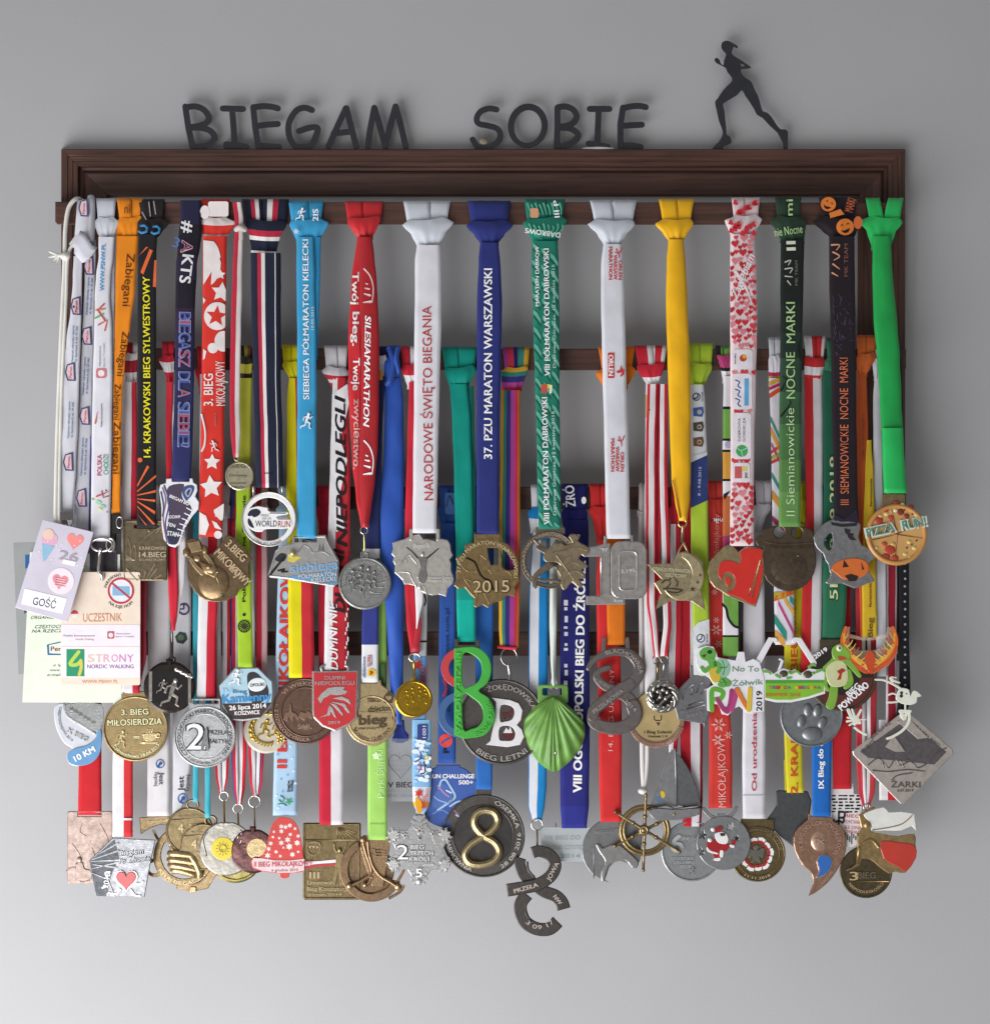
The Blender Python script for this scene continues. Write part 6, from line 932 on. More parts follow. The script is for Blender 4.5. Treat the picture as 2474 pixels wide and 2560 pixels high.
for y, c_ in ((992, '30405E'), (1030, '3A5FA0'), (1067, '4A4640'), (1105, '6A4E34')):
    if y == 992: sh(m, circ(1740, y, 10, 18), s1, 0, ink(c_), [circ(1740, y, 7.5, 18)]); sh(m, stroke(cat([(1735, 996), (1742, 994), (1744, 987)]), 3), s1, 0, ink(c_)); tx(m, 'ECCO', 1755, y, 22, 4, -90, ink(c_), s1, .1)
    else: sh(m, [(1732, y - 10), (1756, y - 13), (1759, y), (1755, y + 12), (1733, y + 10)], s1, 0, ink(c_)); sh(m, circ(1748, y, 6, 12), up(s1, .1), 0, ink('B8A890'))
tx(m, '8 - 9.08.2015', 1748, 1203, 72, 7, 88, ink('C6CCE0'), up(s1, .2), .12, .0); sh(m, circ(1751, 1596, 11, 20), up(s1, .15), 0, ink('3A4A60'), [circ(1751, 1596, 8.5, 20)]); sh(m, stroke(cat([(1746, 1600), (1752, 1598), (1754, 1590)]), 3), up(s1, .15), 0, ink('3A4A60')); tx(m, 'GOŁĄB', 1767, 1596, 20, 4, -90, ink('4A5468'), up(s1, .15), .1)
SL = zn(1245, 1670, 1420, 1490, 1415, 1380, 1445, 1375, 1455, 1470, 1560, 1450, 1620, 1530, 1600, 1830) + zs(1345, 225, 1330, 195, 1125, 160, 1085, 20); gz = metal('807E82', .48, .8); mm, f = med(t, SL, 2, gz, 1); 
for q in ((1350, 1700, 1340, 1630, 1380, 1600, 1450, 1560), (1400, 1760, 1480, 1730, 1540, 1720), (1390, 1790, 1480, 1770, 1560, 1750), (1420, 1660, 1450, 1640, 1430, 1580), (1480, 1640, 1500, 1560, 1540, 1540), (1520, 1650, 1570, 1600)): line(mm, zn(*q), f, 2, gz)
tx(mm, 'BIEG ULICZNY', *zs.p(1240, 80), 58, 8, 14, gz, f, .8); tx(mm, '2015', *zs.p(1260, 118), 40, 8, 14, gz, f, .8)
# puzzle ribbon, turtle plate
t = medal('white printed plate with a cheering green turtle on a green, orange and white ribbon', 2, 1828, 870); m = t.p('ribbon'); kk = fab('1C1C1E'); pg_ = fab('6FA04A'); po = fab('D29A3E'); pw_ = fab('DAD8DC'); pp = fab('A83C6C')
PZ = [(940, 1808, 1850), (1100, 1806, 1852), (1240, 1806, 1850), (1450, 1806, 1850), (1640, 1806, 1850)]; s1 = ribbon(m, PZ, 2, pg_, -.5, bands=[(958, pw_), (1016, pw_), (1023, kk), (1096, pg_), (1102, kk), (1124, pw_), (1130, kk), (1197, po), (1203, kk), (1240, pw_), (1340, fab('B8683A')), (1420, pp), (1478, pg_), (1560, pw_), (1588, pw_), (1593, kk)], fold=.5)
knot(m.p('knot'), 2, 1788, 1830, 1795, 1830, 1806, 1840, [(1, kk), (2, pg_)], [(2, pp), (.4, kk), (2, pw_)], yt=866, yc=890, yn=950, big=5)
sh(m, circ(1820, 1112, 9), up(s1, .1), 0, ink('A8A8BC')); sh(m, stroke(cat(zn(1725, 800, 1760, 840, 1780, 930, 1830, 1000, 1880, 1020)), 6), up(s1, .1), 0, ink('1C1C1E')); sh(m, cat(zn(1730, 690, 1880, 770, 1880, 1000, 1830, 980, 1790, 920, 1775, 850, 1735, 790), False, 3), s1, 0, ink('6FA04A')); sh(m, rect(1845, 1480, 1850, 1640), up(s1, .15), 0, ink('1C1C1E')); sh(m, [(1807, 1236), (1826, 1226), (1810, 1250)], up(s1, .1), 0, ink('1C1C1E'))
TUR = zn(1490, 1215, 1570, 1190, 1640, 1200, 1670, 1260, 1680, 1300, 1790, 1320, 1850, 1330) + zo(140, 1040, 190, 1040, 200, 1120, 260, 1095, 310, 1120, 345, 1240, 350, 1280, 345, 1510, 270, 1515, 250, 1530, 210, 1525, 150, 1470, 110, 1490, 60, 1545, 20, 1530) + zn(1750, 1845, 1720, 1840, 1690, 1750, 1640, 1740, 1625, 1820, 1580, 1805, 1575, 1600, 1640, 1560, 1600, 1500, 1520, 1440, 1480, 1370, 1470, 1290)
mm, f = med(t, TUR, 2, enam('E6E6EA'), 4, 2.2, bev=1); e = mm.p('printed_turtle'); fe = up(f, .08); tg = enam('5FA548')
sh(e, cat(zn(1505, 1260, 1540, 1215, 1600, 1205, 1655, 1235, 1660, 1300, 1610, 1345, 1560, 1330, 1520, 1310), True, 3), fe, .25, tg, bev=.8); sh(e, zn(1525, 1285, 1575, 1270, 1555, 1305), up(fe, .3), .1, enam('5A2A22'), bev=0); sh(e, circ(*zn.p(1605, 1250), 6, ry=5), up(fe, .3), .1, enam('20301C'), bev=0)
sh(e, cat(zn(1590, 1370, 1640, 1360, 1700, 1420, 1700, 1520, 1640, 1540, 1600, 1470), True, 3), up(fe, .1), .25, enam('D0B440'), bev=.8); sh(e, cat(zn(1680, 1320, 1760, 1320, 1800, 1390, 1780, 1470, 1720, 1500, 1690, 1440), True, 3), fe, .25, enam('8FBFA0'), bev=.8)
for q, a, b in (((1660, 1360, 1700, 1390, 1680, 1440), 14, 12), ((1600, 1400, 1560, 1430, 1530, 1400), 12, 10), ((1690, 1500, 1740, 1560, 1700, 1560), 16, 12), ((1620, 1340, 1640, 1370), 20, 20), ((1740, 1510, 1790, 1545, 1770, 1560), 12, 12)): sh(e, stroke(cat(zn(*q)), a, b), up(fe, .2), .25, tg, bev=.8)
for q in ((1700, 1400, 1760, 1400, 1780, 1370), (1720, 1330, 1745, 1400, 1730, 1470)): line(e, zn(*q), up(fe, .3), .9, enam('3A7A50'))
tx(e, 'No To', *zo.p(200, 1175), 66, 14, 0, enam('7A9A86'), fe, .2, .02); tx(e, 'Żółwik', *zo.p(215, 1283), 76, 14, 4, enam('7A9A86'), fe, .2, .02); tx(e, '2019', *zo.p(305, 1430), 50, 15, 90, IK, fe, .2, .02)
for q, c_, d_ in ((zn(1625, 1800, 1625, 1620, 1690, 1610, 1730, 1640, 1710, 1690, 1660, 1700), '5FA832', 0), (zn(1680, 1700, 1725, 1780, 1770, 1815) + zo(60, 1500, 80, 1440, 90, 1350), 'A0386E', .1), (zo(90, 1500, 120, 1390, 130, 1340), 'B0407A', .2), (zo(135, 1340, 180, 1430, 225, 1500), 'D87A30', .3), (zo(225, 1500, 230, 1420, 235, 1335), 'D8B83A', .4)): sh(e, stroke(cat(q), 12), up(fe, .1 + d_), .3, enam(c_), bev=.8)
# striped ribbon, white tray with turtles
t = medal('white boat-shaped plate with small turtles on a white ribbon with slanting stripes', 2, 1952, 870); m = t.p('ribbon')
SS = [(945, 1921, 1952), (1050, 1926, 1950), (1150, 1928, 1956), (1300, 1930, 1966), (1480, 1934, 1984), (1611, 1937, 1985)]; s1 = ribbon(m, SS, 2, fab('D6D2DA'), -.5, fold=.6)
knot(m.p('knot'), 2, 1920, 1952, 1920, 1956, 1921, 1952, fab('CFD2D8'), [(3, fab('D6D2DA')), (.8, fab('B02A5A')), (.8, fab('D8A03A')), (1, fab('D6D2DA'))], yt=845, yc=890, yn=955, big=5)
def slant(y, h, c_, dr=1, w0=0., w1=1.): 
    o = []
    for (w_, yo) in ((w0, 0), (w1, dr * (w1 - w0) * 62), (w1, dr * (w1 - w0) * 62 + h), (w0, h)): xl, xr = itp(SS, y + yo); o.append((xl + (xr - xl) * w_, y + yo))
    sh(m, o, up(s1, .05), 0, ink(c_))
for y, h, c_, dr, a, b in ((955, 10, 'C89A3A', -.2, 0, 1), (968, 8, 'B02A5A', -.2, 0, 1), (984, 12, 'D0501E', -.3, 0, 1), (1040, 14, '3A8A7C', 1, 0, 1), (1066, 20, 'D8963A', 1, 0, 1), (1105, 10, 'B83A6C', 1, 0, .8), (1126, 9, 'C84A2A', -.3, 0, 1), (1140, 9, 'A8A03A', -.2, 0, 1), (1152, 8, 'C8402A', -.2, 0, 1), (1180, 14, '3A8A7C', 1, 0, 1), (1225, 22, 'D8963A', .8, 0, 1), (1290, 14, 'B83A6C', .5, 0, 1), (1480, 18, 'B0A03A', 0, 0, .6), (1490, 14, 'D0601E', -.3, 0, 1), (1500, 12, 'B83A7C', 1.6, .2, 1), (1490, 14, 'D8A84A', 1.2, .5, 1), (1488, 16, '2E8C7C', .8, .78, 1), (1535, 24, '2E8C7C', 1.2, 0, .6), (1575, 22, 'DDA050', .7, 0, .5)): slant(y, h, c_, dr, a, b)
TR = zo(345, 1240, 320, 1190, 345, 1170, 395, 1190, 420, 1215, 470, 1180, 500, 1170, 560, 1190, 590, 1175, 640, 1210, 700, 1170, 760, 1180, 820, 1170, 825, 1210, 828, 1370, 700, 1410, 560, 1440, 440, 1440, 350, 1420); mm, f = med(t, TR, 2, enam('E4E4E8'), 3, 2.2, bev=1)
for q in ((300, 1120, 400, 940, 430, 950), (590, 950, 620, 945, 740, 1130)): sh(mm, stroke(zo(*q), 16, 14), lambda x, y: f(x, y) - 2.4, 2.2, enam('E4E4E8'), bev=1)
sh(mm, stroke(zo(460, 1200, 490, 1110, 470, 1100), 8, 6), lambda x, y: f(x, y) - 2.6, 1.8, enam('E4E4E8')); e = mm.p('printed_face'); fe = up(f, .08)
sh(e, zo(355, 1265, 820, 1265, 815, 1355, 690, 1395, 560, 1420, 440, 1420, 355, 1405), fe, .15, enam('7FB82E'), bev=.4); sh(e, zo(355, 1265, 815, 1265, 818, 1285, 355, 1290), up(fe, .18), .1, enam('4A9A3A'), bev=0)
for i, ch in enumerate('TRIADA BIEGOWA'): 
    if ch != ' ': tx(e, ch, 1926 + i * 9.3, 1719, 8, 8, 0, enam(('C8382A', '3A6AB0', 'C8382A', 'E0C83A')[i % 4]), up(fe, .2), .2, .03)
tx(e, 'SIERPIEŃ 2018', *zo.p(495, 1380), 86, 8, 0, enam('C86A2A'), up(fe, .2), .2, .03)
for x, y, r_ in ((500, 1215, 11), (690, 1220, 12)): ball(e, *zo.p(x, y), up(f, .1), r_, enam('4A4630'), r_ * .8, 1.6); ball(e, *zo.p(x + 45, y - 10), up(f, .1), 5, enam('6AA848'), 4, 1); 
for q in ((340, 1195, 380, 1200, 395, 1215), (560, 1210, 600, 1195, 630, 1220), (760, 1200, 800, 1185, 820, 1195), (700, 1160, 730, 1140, 750, 1150), (440, 1225, 470, 1245), (530, 1250, 560, 1245)): sh(e, stroke(cat(zo(*q)), 7, 5), up(fe, .1), .4, enam('6AAE48'), bev=.5)
# red and white ribbon, paw print
t = medal('dull silver round medal with a raised paw print on a broad red and white ribbon', 2, 2040, 870); m = t.p('ribbon'); rw3 = [(1, fab('BE2A2E')), (1.05, fab('D2D0D2'))]
ribbon(m, [(938, 2010, 2054), (1100, 2012, 2056), (1300, 2014, 2056), (1500, 2004, 2054), (1740, 2000, 2050)], 2, rw3, -4, fold=.7); knot(m.p('knot'), 2, 2008, 2064, 2010, 2062, 2010, 2054, [(1, fab('CFCDD0')), (1.3, fab('BE2A2E')), (.6, fab('CFCDD0'))], [(1.5, fab('BE2A2E')), (1.2, fab('CFCDD0')), (.6, fab('BE2A2E'))], yt=842, yc=895, yn=940, big=7)
pm = metal('84898D', .42, .8); mm, f = med(t, circ(2028, 1789, 79, 52), 2, pm, -4); rim(mm, 2028, 1789, 76, f, 2, pm)
for x, y, a, b, r_ in ((640, 1590, 12, 17, 15), (690, 1500, 12, 18, 0), (765, 1505, 12, 18, 10), (805, 1600, 12, 17, 25), (725, 1690, 27, 19, 0)): ball(mm, *zo.p(x, y), up(f, -.6), a, pm, b, 3.2, r_)
# green ribbon, frog medal
t = medal('dark round medal with a smiling green frog on a dark green ribbon', 2, 2090, 870); m = t.p('ribbon'); fg_ = fab('1F5A45')
FS = [(930, 2056, 2080), (1000, 2057, 2082), (1200, 2058, 2100), (1400, 2056, 2118), (1500, 2056, 2116), (1597, 2054, 2110)]; s1 = ribbon(m, FS, 2, fab('2A6B4E'), -1, bands=[(1400, fg_)], fold=.6); tx(m, '5KM 2.09.2018', 2083, 1320, 360, 23, 90, ink('2A3A20'), s1, .15, .045); tx(m, '5KM 2.09.2018', 2083, 1320, 356, 21, 90, ink('C9D6A0'), up(s1, .2), .15, .02)
knot(m.p('knot'), 2, 2066, 2090, 2058, 2090, 2060, 2080, fab('2F6E52'), yt=848, yc=895, yn=945, big=5)
fd = metal('5C5038', .45, .8); mm, f = med(t, circ(2105, 1694, 86, 52, 84), 2, fd, 2); sh(mm, rrect(2048, 1598, 2120, 1640, 4), lambda x, y: f(x, y) - 3, 2.4, fd); sh(mm, circ(2105, 1694, 78), up(f, .02), .3, enam('221A16'), bev=.5); e = mm.p('frog'); fe = up(f, .35); fgn = enam('7BAA3E')
sh(mm, [(2105 + r_ * math.sin(math.radians(a)), 1694 - r_ * math.cos(math.radians(a))) for r_, rg in ((76, range(90, 236, 8)), (44, range(235, 89, -8))) for a in rg], fe, .1, enam('5A2420'), bev=0)
sh(e, cat(zo(830, 1180, 900, 1110, 980, 1120, 1010, 1200, 1000, 1290, 930, 1320, 860, 1300), True, 3), up(fe, .3), .8, enam('C9CC9A'), bev=2); sh(e, cat(zo(885, 1010, 940, 975, 985, 1000, 1030, 1060, 1010, 1110, 950, 1120, 900, 1100, 880, 1060), True, 3), up(fe, .4), .9, fgn, bev=2)
for q, a, b in (((1010, 1120, 1060, 1180, 1100, 1230), 16, 10), ((830, 1170, 880, 1120, 900, 1090), 14, 10), ((1010, 1200, 1030, 1280, 990, 1320), 16, 12), ((900, 1300, 890, 1400, 870, 1460), 20, 24), ((840, 1200, 830, 1300, 850, 1340), 10, 10)): sh(e, stroke(cat(zo(*q)), a, b), fe, .7, fgn, bev=1.5)
ball(e, *zo.p(940, 1010), up(fe, 1), 8, enam('D8D8B8'), 9, 1.5); ball(e, *zo.p(942, 1012), up(fe, 2), 3, BLK and enam('141412'), 4, .8); sh(e, zo(925, 1075, 980, 1080, 1000, 1100, 940, 1110), up(fe, 1.4), .2, enam('B8482A'), bev=0); sh(e, zo(920, 1195, 960, 1170, 990, 1190, 960, 1210, 950, 1260, 920, 1265, 940, 1220), up(fe, 1.2), .3, enam('A8301E'), bev=.3)
tx(mm, '2019', *zo.p(790, 1050), 38, 11, 35, IW, fe, .3, .04); tx(mm, 'BIEG', *zo.p(1048, 1340), 38, 15, 42, IW, fe, .4, .04); tx(mm, 'POWOLNO', *zo.p(1050, 1390), 92, 17, 42, IW, fe, .4, .05)
# yellow, orange ribbon, phoenix
t = medal('clear plate printed with a flame-winged phoenix on a yellow ribbon over orange', 2, 2165, 870); m = t.p('ribbon'); oo = fab('B85428'); y2 = fab('D2B02C')
ribbon(m, [(930, 2142, 2166), (1100, 2140, 2170), (1250, 2142, 2172), (1400, 2146, 2176), (1590, 2150, 2185)], 2, oo, -2.5, fold=1); s1 = ribbon(m, [(1100, 2166, 2178), (1180, 2162, 2182), (1300, 2158, 2186), (1460, 2154, 2190), (1592, 2155, 2192)], 2, y2, -1, fold=.8)
knot(m.p('knot'), 2, 2140, 2190, 2140, 2190, 2142, 2168, fab('C4622C'), yt=840, yc=885, yn=935, big=6); tx(m, 'fenixienia', 2176, 1232, 70, 6, 90, ink('4A3A18'), s1, .12, .01); tx(m, 'fenixienia', 2174, 1488, 60, 7, 90, ink('8A3A2A'), s1, .12, .02); tx(m, 'Bieg', 2174, 1570, 50, 14, 90, ink('6A5A2A'), s1, .12, .02); tx(m, 'na okrągło', 2156, 1090, 110, 7, 90, ink('8A4A30'), lambda x, y: rd(2, y) + 2, .12)
f0 = rd(2, 1620) + 3; pl = plane(f0, 2172, 1620, 0, .02); mm = t.p('plate'); PH = zo(985, 850, 1025, 840, 1020, 900, 1120, 925, 1200, 925, 1310, 900, 1320, 840, 1350, 850, 1400, 960, 1400, 1050, 1330, 1150, 1250, 1190, 1200, 1225, 1130, 1210, 1040, 1150, 960, 1060, 955, 950)
sh(mm, PH, pl, 2, clear('E8D0B8', .2), [zo(1010, 930, 1120, 950, 1200, 950, 1320, 930, 1310, 1000, 1200, 1030, 1100, 1030, 1030, 1000)], 1); e = mm.p('printed_wings'); fe = up(pl, 2.1)
for sx in (0, 1):
    g = (lambda *a: zo(*[v_ if i % 2 or sx == 0 else 2350 - v_ for i, v_ in enumerate(a)]))
    for q, a, b, c_ in (((990, 850, 965, 950, 990, 1050, 1060, 1130, 1150, 1180), 8, 22, 'D8662A'), ((975, 900, 990, 1000, 1050, 1080, 1130, 1140), 5, 14, 'DFA030'), ((960, 1000, 1000, 1090, 1090, 1160, 1160, 1200), 6, 10, 'C84A28'), ((1020, 1050, 1080, 1110, 1150, 1160), 4, 8, 'E0B048'), ((970, 1060, 1040, 1140, 1100, 1170), 4, 10, 'C85A2A')): sh(e, stroke(cat(g(*q)), a, b), up(fe, .1), .15, enam(c_), bev=0); fe = up(fe, .02)
for sx in (0, 1):
    for i in range(9):
        t_ = i / 8; x0, y0 = 975 + 175 * t_ ** 1.4, 930 + 230 * t_; x1, y1 = x0 + 34 + 40 * t_, y0 - 44 + 10 * t_; g = lambda *a: zo(*[v_ if k % 2 or sx == 0 else 2350 - v_ for k, v_ in enumerate(a)])
        sh(e, stroke(cat(g(x0, y0 + 14, (x0 + x1) / 2 + 6, (y0 + y1) / 2 + 10, x1, y1)), 5, 1.5), up(fe, .32 + i * .01), .12, enam(('E0A040', 'C8502A', 'E6BE62')[i % 3]), bev=0)
sh(e, cat(zo(1175, 1030, 1215, 1060, 1220, 1130, 1190, 1220, 1150, 1150, 1140, 1080), True, 3), up(fe, .3), .3, enam('C24A24'), bev=.5)
# white ribbon with a skeleton
t = medal('white openwork skeleton and bat ornament on a white ribbon', 2, 2200, 870, name='skeleton_medal'); m = t.p('ribbon')
ribbon(m, [(930, 2186, 2204), (1000, 2182, 2204), (1200, 2182, 2206), (1400, 2188, 2214), (1690, 2190, 2216)], 2, fab('C6C8CC'), -4.5, fold=1); e = t.p('skeleton'); bn = enam('DEE0D2'); pl = plane(rd(2, 1740) + 5, 2210, 1760, 0, .02)
knot(m.p('knot'), 2, 2184, 2212, 2180, 2212, 2184, 2206, fab('BEC0C6'), yt=870, yc=900, yn=945, big=4)
sh(e, cat(zo(1410, 1335, 1440, 1325, 1490, 1340, 1500, 1390, 1520, 1350, 1550, 1350, 1590, 1390, 1555, 1400, 1550, 1440, 1500, 1460, 1430, 1450, 1390, 1420, 1385, 1390), True, 2), pl, 2.4, bn, bev=1.5); fe = up(pl, 2.4)
for x, y, r_ in ((1430, 1365, 4), (1428, 1390, 4.5), (1470, 1372, 2)): sh(e, circ(*zo.p(x, y), r_, 10), fe, .1, enam('2A2A28'), bev=0)
for q, a, b in (((1225, 1260, 1290, 1265, 1360, 1295, 1420, 1330), 5, 6), ((1345, 1250, 1370, 1270, 1415, 1285), 8, 4), ((1350, 1240, 1390, 1245), 4, 3), ((1345, 1265, 1360, 1285), 4, 4), ((1330, 1380, 1360, 1370, 1390, 1380), 5, 4), ((1315, 1440, 1360, 1440, 1400, 1435), 5, 5), ((1420, 1510, 1500, 1510), 9, 7), ((1430, 1520, 1450, 1570, 1470, 1520), 10, 8), ((1490, 1520, 1490, 1590, 1440, 1660, 1360, 1710, 1320, 1725), 7, 7), ((1460, 1460, 1460, 1510), 5, 5), ((1060, 1640, 1100, 1670, 1150, 1695), 6, 6), ((1010, 1500, 1040, 1560, 1080, 1600), 9, 8), ((1110, 1500, 1080, 1560, 1060, 1610), 6, 9), ((1000, 1590, 1060, 1580), 6, 6), ((1005, 1560, 1060, 1570), 5, 5), ((1020, 1620, 1090, 1580, 1150, 1575), 5, 3), ((1040, 1495, 1060, 1550), 5, 6), ((1070, 1560, 1100, 1600), 12, 9)): sh(e, stroke(cat(zo(*q)), a, b), up(pl, .1 + a * .01), 2, bn, bev=.9)
# black dotted cord with the diamond plate
t = medal('large pale silver diamond plate engraved with rocks on a black dotted ribbon', 2, 2255, 870); m = t.p('ribbon')
s1 = ribbon(m, [(1330, 2246, 2272), (1420, 2246, 2272), (1600, 2248, 2272), (1740, 2246, 2276), (1800, 2238, 2262)], 2, fab('18181C'), -1, fold=.6); tb(m, cat([(2258, 1345, 60), (2252, 1200, 56), (2246, 950, 48), (2242, 885, 45), (2242, 868, 38), (2242, 874, 28)]), 9, fab('18181C'))
for i in range(20): sh(m, star(2261 + (i % 2), 1352 + i * 19, 4, 2, 5), s1, .1, ink('A8A8B0'), bev=0)
DI = [(2258, 1778), (2270, 1780), (2380, 1872), (2384, 1885), (2260, 2010), (2250, 2010), (2132, 1888), (2130, 1878)]; dm = metal('C4B8AE', .38, .9); dm2 = metal('70676A', .42, .8); mm, f = med(t, DI, 2, dm, 2); sh(mm, circ(2262, 1792, 5), f, .2, BRS, bev=0)
e = mm.p('engraved_scene'); sh(e, [(2262, 1800), (2365, 1880), (2335, 1912), (2170, 1895), (2150, 1880)], up(f, .02), .15, dm2, bev=0); sh(e, zo(1390, 1590, 1480, 1560, 1560, 1640, 1640, 1720, 1560, 1730, 1480, 1660), up(f, .2), .9, dm, bev=.8); sh(e, zo(1300, 1790, 1370, 1700, 1460, 1830, 1380, 1830), up(f, .2), .9, dm, bev=.8)
for q in ((1165, 200, 1240, 145, 1290, 180, 1330, 220, 1380, 150, 1420, 200, 1500, 170, 1560, 220, 1640, 180), (1200, 240, 1330, 250, 1480, 235, 1620, 250), (1280, 180, 1290, 220), (1420, 160, 1450, 220), (1470, 150, 1540, 200), (1640, 180, 1700, 110, 1790, 60), (1350, 320, 1400, 280, 1520, 260)): line(e, cat(zt(*q)), up(f, .1), 1.4, dm2)
tx(mm, 'ŻARKI', *zt.p(1465, 352), 72, 15, 0, ink('55504E'), f, .5, .02); tx(mm, '6.07.2019', *zt.p(1460, 398), 40, 7, 0, dm2, f, .5); tx(mm, 'BIEG', *zt.p(1165, 50), 40, 9, 42, dm2, f, .6, .02); tx(mm, 'JURAJSKI BIEG', 2312, 1836, 92, 8, -40, dm2, f, .5, .01); tx(mm, 'BIEGNIJ', *zo.p(1260, 1660), 60, 9, 42, dm2, f, .5, .01)
for q in ((2216, 930, 2226, 2242), (2212, 1300, 2222, 1690)): pass
t = medal('plain dark red and white ribbon hanging between the white and the black ribbons', 2, 2228, 870, name='hanging_ribbon', cat_='ribbon', group=None); m = t.p('strip'); ribbon(m, [(880, 2222, 2240), (1100, 2218, 2240), (1400, 2214, 2242), (1700, 2214, 2240), (1940, 2212, 2250)], 2, [(.3, fab('C2BCC0')), (1, fab('8E1C2E')), (.2, fab('C2BCC0'))], -7, fold=.6, df=lambda y: max(42, rd(2, y) - 5)); tb(m, [(2231, 884, 42.5), (2231, 870, 40), (2231, 868, 30)], 8, fab('8E1C2E'))
# ================================================================ third and fourth rails, left to right
def tie(t, row, x0, x1, cols, y1, xb0=None, xb1=None, off=0, big=4, **k):
    """ribbon with its loop on the rail, for strips mostly seen below the upper medals"""
    m = t.p('ribbon'); yt, yb = BAR[row]; xb0 = x0 if xb0 is None else xb0; xb1 = x1 if xb1 is None else xb1; w_ = x1 - x0
    s = ribbon(m, [(yt + 92, x0 + 2, x1 - 2), (yt + 150, x0, x1), ((yt + y1) / 2 + 40, (x0 + xb0) / 2, (x1 + xb1) / 2), (y1, xb0, xb1)], row, cols, off, **k)
    knot(m.p('knot'), row, x0 - 3, x1 + 3, x0 - 7, x1 + 7, x0 + 1, x1 - 1, cols, big=big, yn=yt + 98); return m, s
# X run, ten kilometres
t = medal('silver and white round medal with a blue tail marked ten kilometres, under the green card', 3, 190, 1216)
tie(t, 3, 170, 212, fab('C9C9D0'), 1760)
om = [(160, 1757), (232, 1757), (254, 1795), (255, 1850), (245, 1885), (222, 1905), (195, 1916), (172, 1908), (167, 1888), (180, 1872), (160, 1858), (142, 1825), (135, 1790), (138, 1765)]
mm, f = med(t, cat(om, True, 3), 3, enam('C9CCD4'), 0); e = mm.p('silver_scene'); sh(e, cat(zp(250, 40, 580, 40, 585, 250, 520, 300, 400, 260, 300, 200, 240, 120), True, 3), up(f, .1), .7, metal('9A9C9C', .32, .7), bev=1)
for i in range(16): sh(e, rect(172 + (i * 11) % 64, 1768 + (i * 7) % 40, 180 + (i * 11) % 64, 1773 + (i * 7) % 40), up(f, .7), .7, metal('8A8C8C', .32, .7), bev=.3)
for q, w_ in (((225, 40, 260, 150, 380, 230, 520, 320), 6),): sh(mm, stroke(cat(zp(*q)), w_), up(f, .2), .9, metal('A8AAAA', .32, .7))
e = mm.p('blue_tail'); sh(e, cat(zp(575, 280, 585, 400, 560, 520, 480, 600, 360, 625, 270, 590, 262, 510, 330, 460, 440, 430, 520, 370, 545, 300), True, 3), up(f, .2), .9, enam('5F93C0'), bev=1.2)
tx(e, '10 KM', *zp.p(420, 510), 56, 15, 28, IW, up(f, 1.1), .4, .04); tx(mm, 'X BIEG', *zp.p(355, 330), 56, 12, -26, metal('8C8E90', .4), up(f, .1), .8, .03); arc(mm, 'CZĘSTOCHOWA 2016', 222, 1790, 74, 250, 74, 6, metal('8C8E90', .4), f, .5, low=True)
# pink copper plate
t = medal('pinkish copper rectangular plate with faint relief on a plain red ribbon', 4, 226, 1578); tie(t, 4, 200, 253, fab('C2242C'), 2037, 195, 254)
kp = metal('9C8478', .5, .8); mm, f = med(t, rrect(168, 2028, 282, 2210, 6), 4, kp, 0, holes=[rect(195, 2032, 253, 2041)])
for q in ((205, 2060, 200, 2080, 215, 2090), (250, 2060, 270, 2100, 262, 2130), (180, 2110, 200, 2140, 190, 2160), (230, 2120, 240, 2150)): line(mm, cat([(q[i], q[i + 1]) for i in range(0, len(q), 2)]), f, 1.2, kp)
ball(mm, 198, 2150, f, 7, kp, 8, 1.5); sh(mm, cat(zp(340, 1560, 400, 1540, 420, 1600, 480, 1620, 480, 1700, 350, 1700), True, 3), f, 1, kp); line(mm, cat(zp(250, 1620, 330, 1590, 380, 1720, 470, 1710)), f, 1.6, kp); tx(mm, 'PSARY', 228, 2180, 50, 10, 0, kp, f, .6)
# grey plate with running heart
t = medal('grey five-sided plate with a red running heart on a white and red ribbon', 3, 306, 1216); tie(t, 3, 284, 334, [(1.1, WH), (.9, fab('CC3438'))], 2092, 281, 332); ribbon(t.p('ribbon_fold'), [(2046, 309, 331), (2048, 309, 331), (2051, 309, 331)], 3, WH, 1, tuck=False)
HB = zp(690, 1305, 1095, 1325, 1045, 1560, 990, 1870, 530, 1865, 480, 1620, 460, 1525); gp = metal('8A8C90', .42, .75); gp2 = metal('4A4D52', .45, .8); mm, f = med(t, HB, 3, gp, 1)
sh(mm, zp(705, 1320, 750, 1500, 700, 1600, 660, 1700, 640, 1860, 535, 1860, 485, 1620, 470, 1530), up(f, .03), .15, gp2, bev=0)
for q in ((475, 1520, 740, 1430), (475, 1530, 745, 1520), (490, 1600, 740, 1540), (490, 1640, 640, 1700, 700, 1860), (560, 1460, 735, 1360), (500, 1560, 720, 1590)): sh(mm, stroke(zp(*q), 2, 5), up(f, .15), .6, gp, bev=.4)
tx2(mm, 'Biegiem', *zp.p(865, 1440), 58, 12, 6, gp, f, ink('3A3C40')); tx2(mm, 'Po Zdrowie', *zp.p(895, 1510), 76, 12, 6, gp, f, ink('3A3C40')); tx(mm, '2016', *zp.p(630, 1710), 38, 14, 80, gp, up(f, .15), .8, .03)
e = mm.p('red_heart'); hc = zp.p(815, 1705); sh(e, heart(hc[0], hc[1], 60, 58), f, 1.0, enam('E2E2E4'), bev=.6); sh(e, heart(hc[0], hc[1] - 1, 50, 48), up(f, 1), .6, enam('BE3036'), bev=1.5)
for q in ((910, 1740, 950, 1745, 975, 1725), (860, 1800, 900, 1850, 950, 1860), (760, 1800, 720, 1840, 650, 1830, 640, 1850), (640, 1690, 620, 1640, 660, 1630), (590, 1780, 620, 1770)): sh(e, stroke(cat(zp(*q)), 5), f, .9, enam('E2E2E4'), bev=.6)
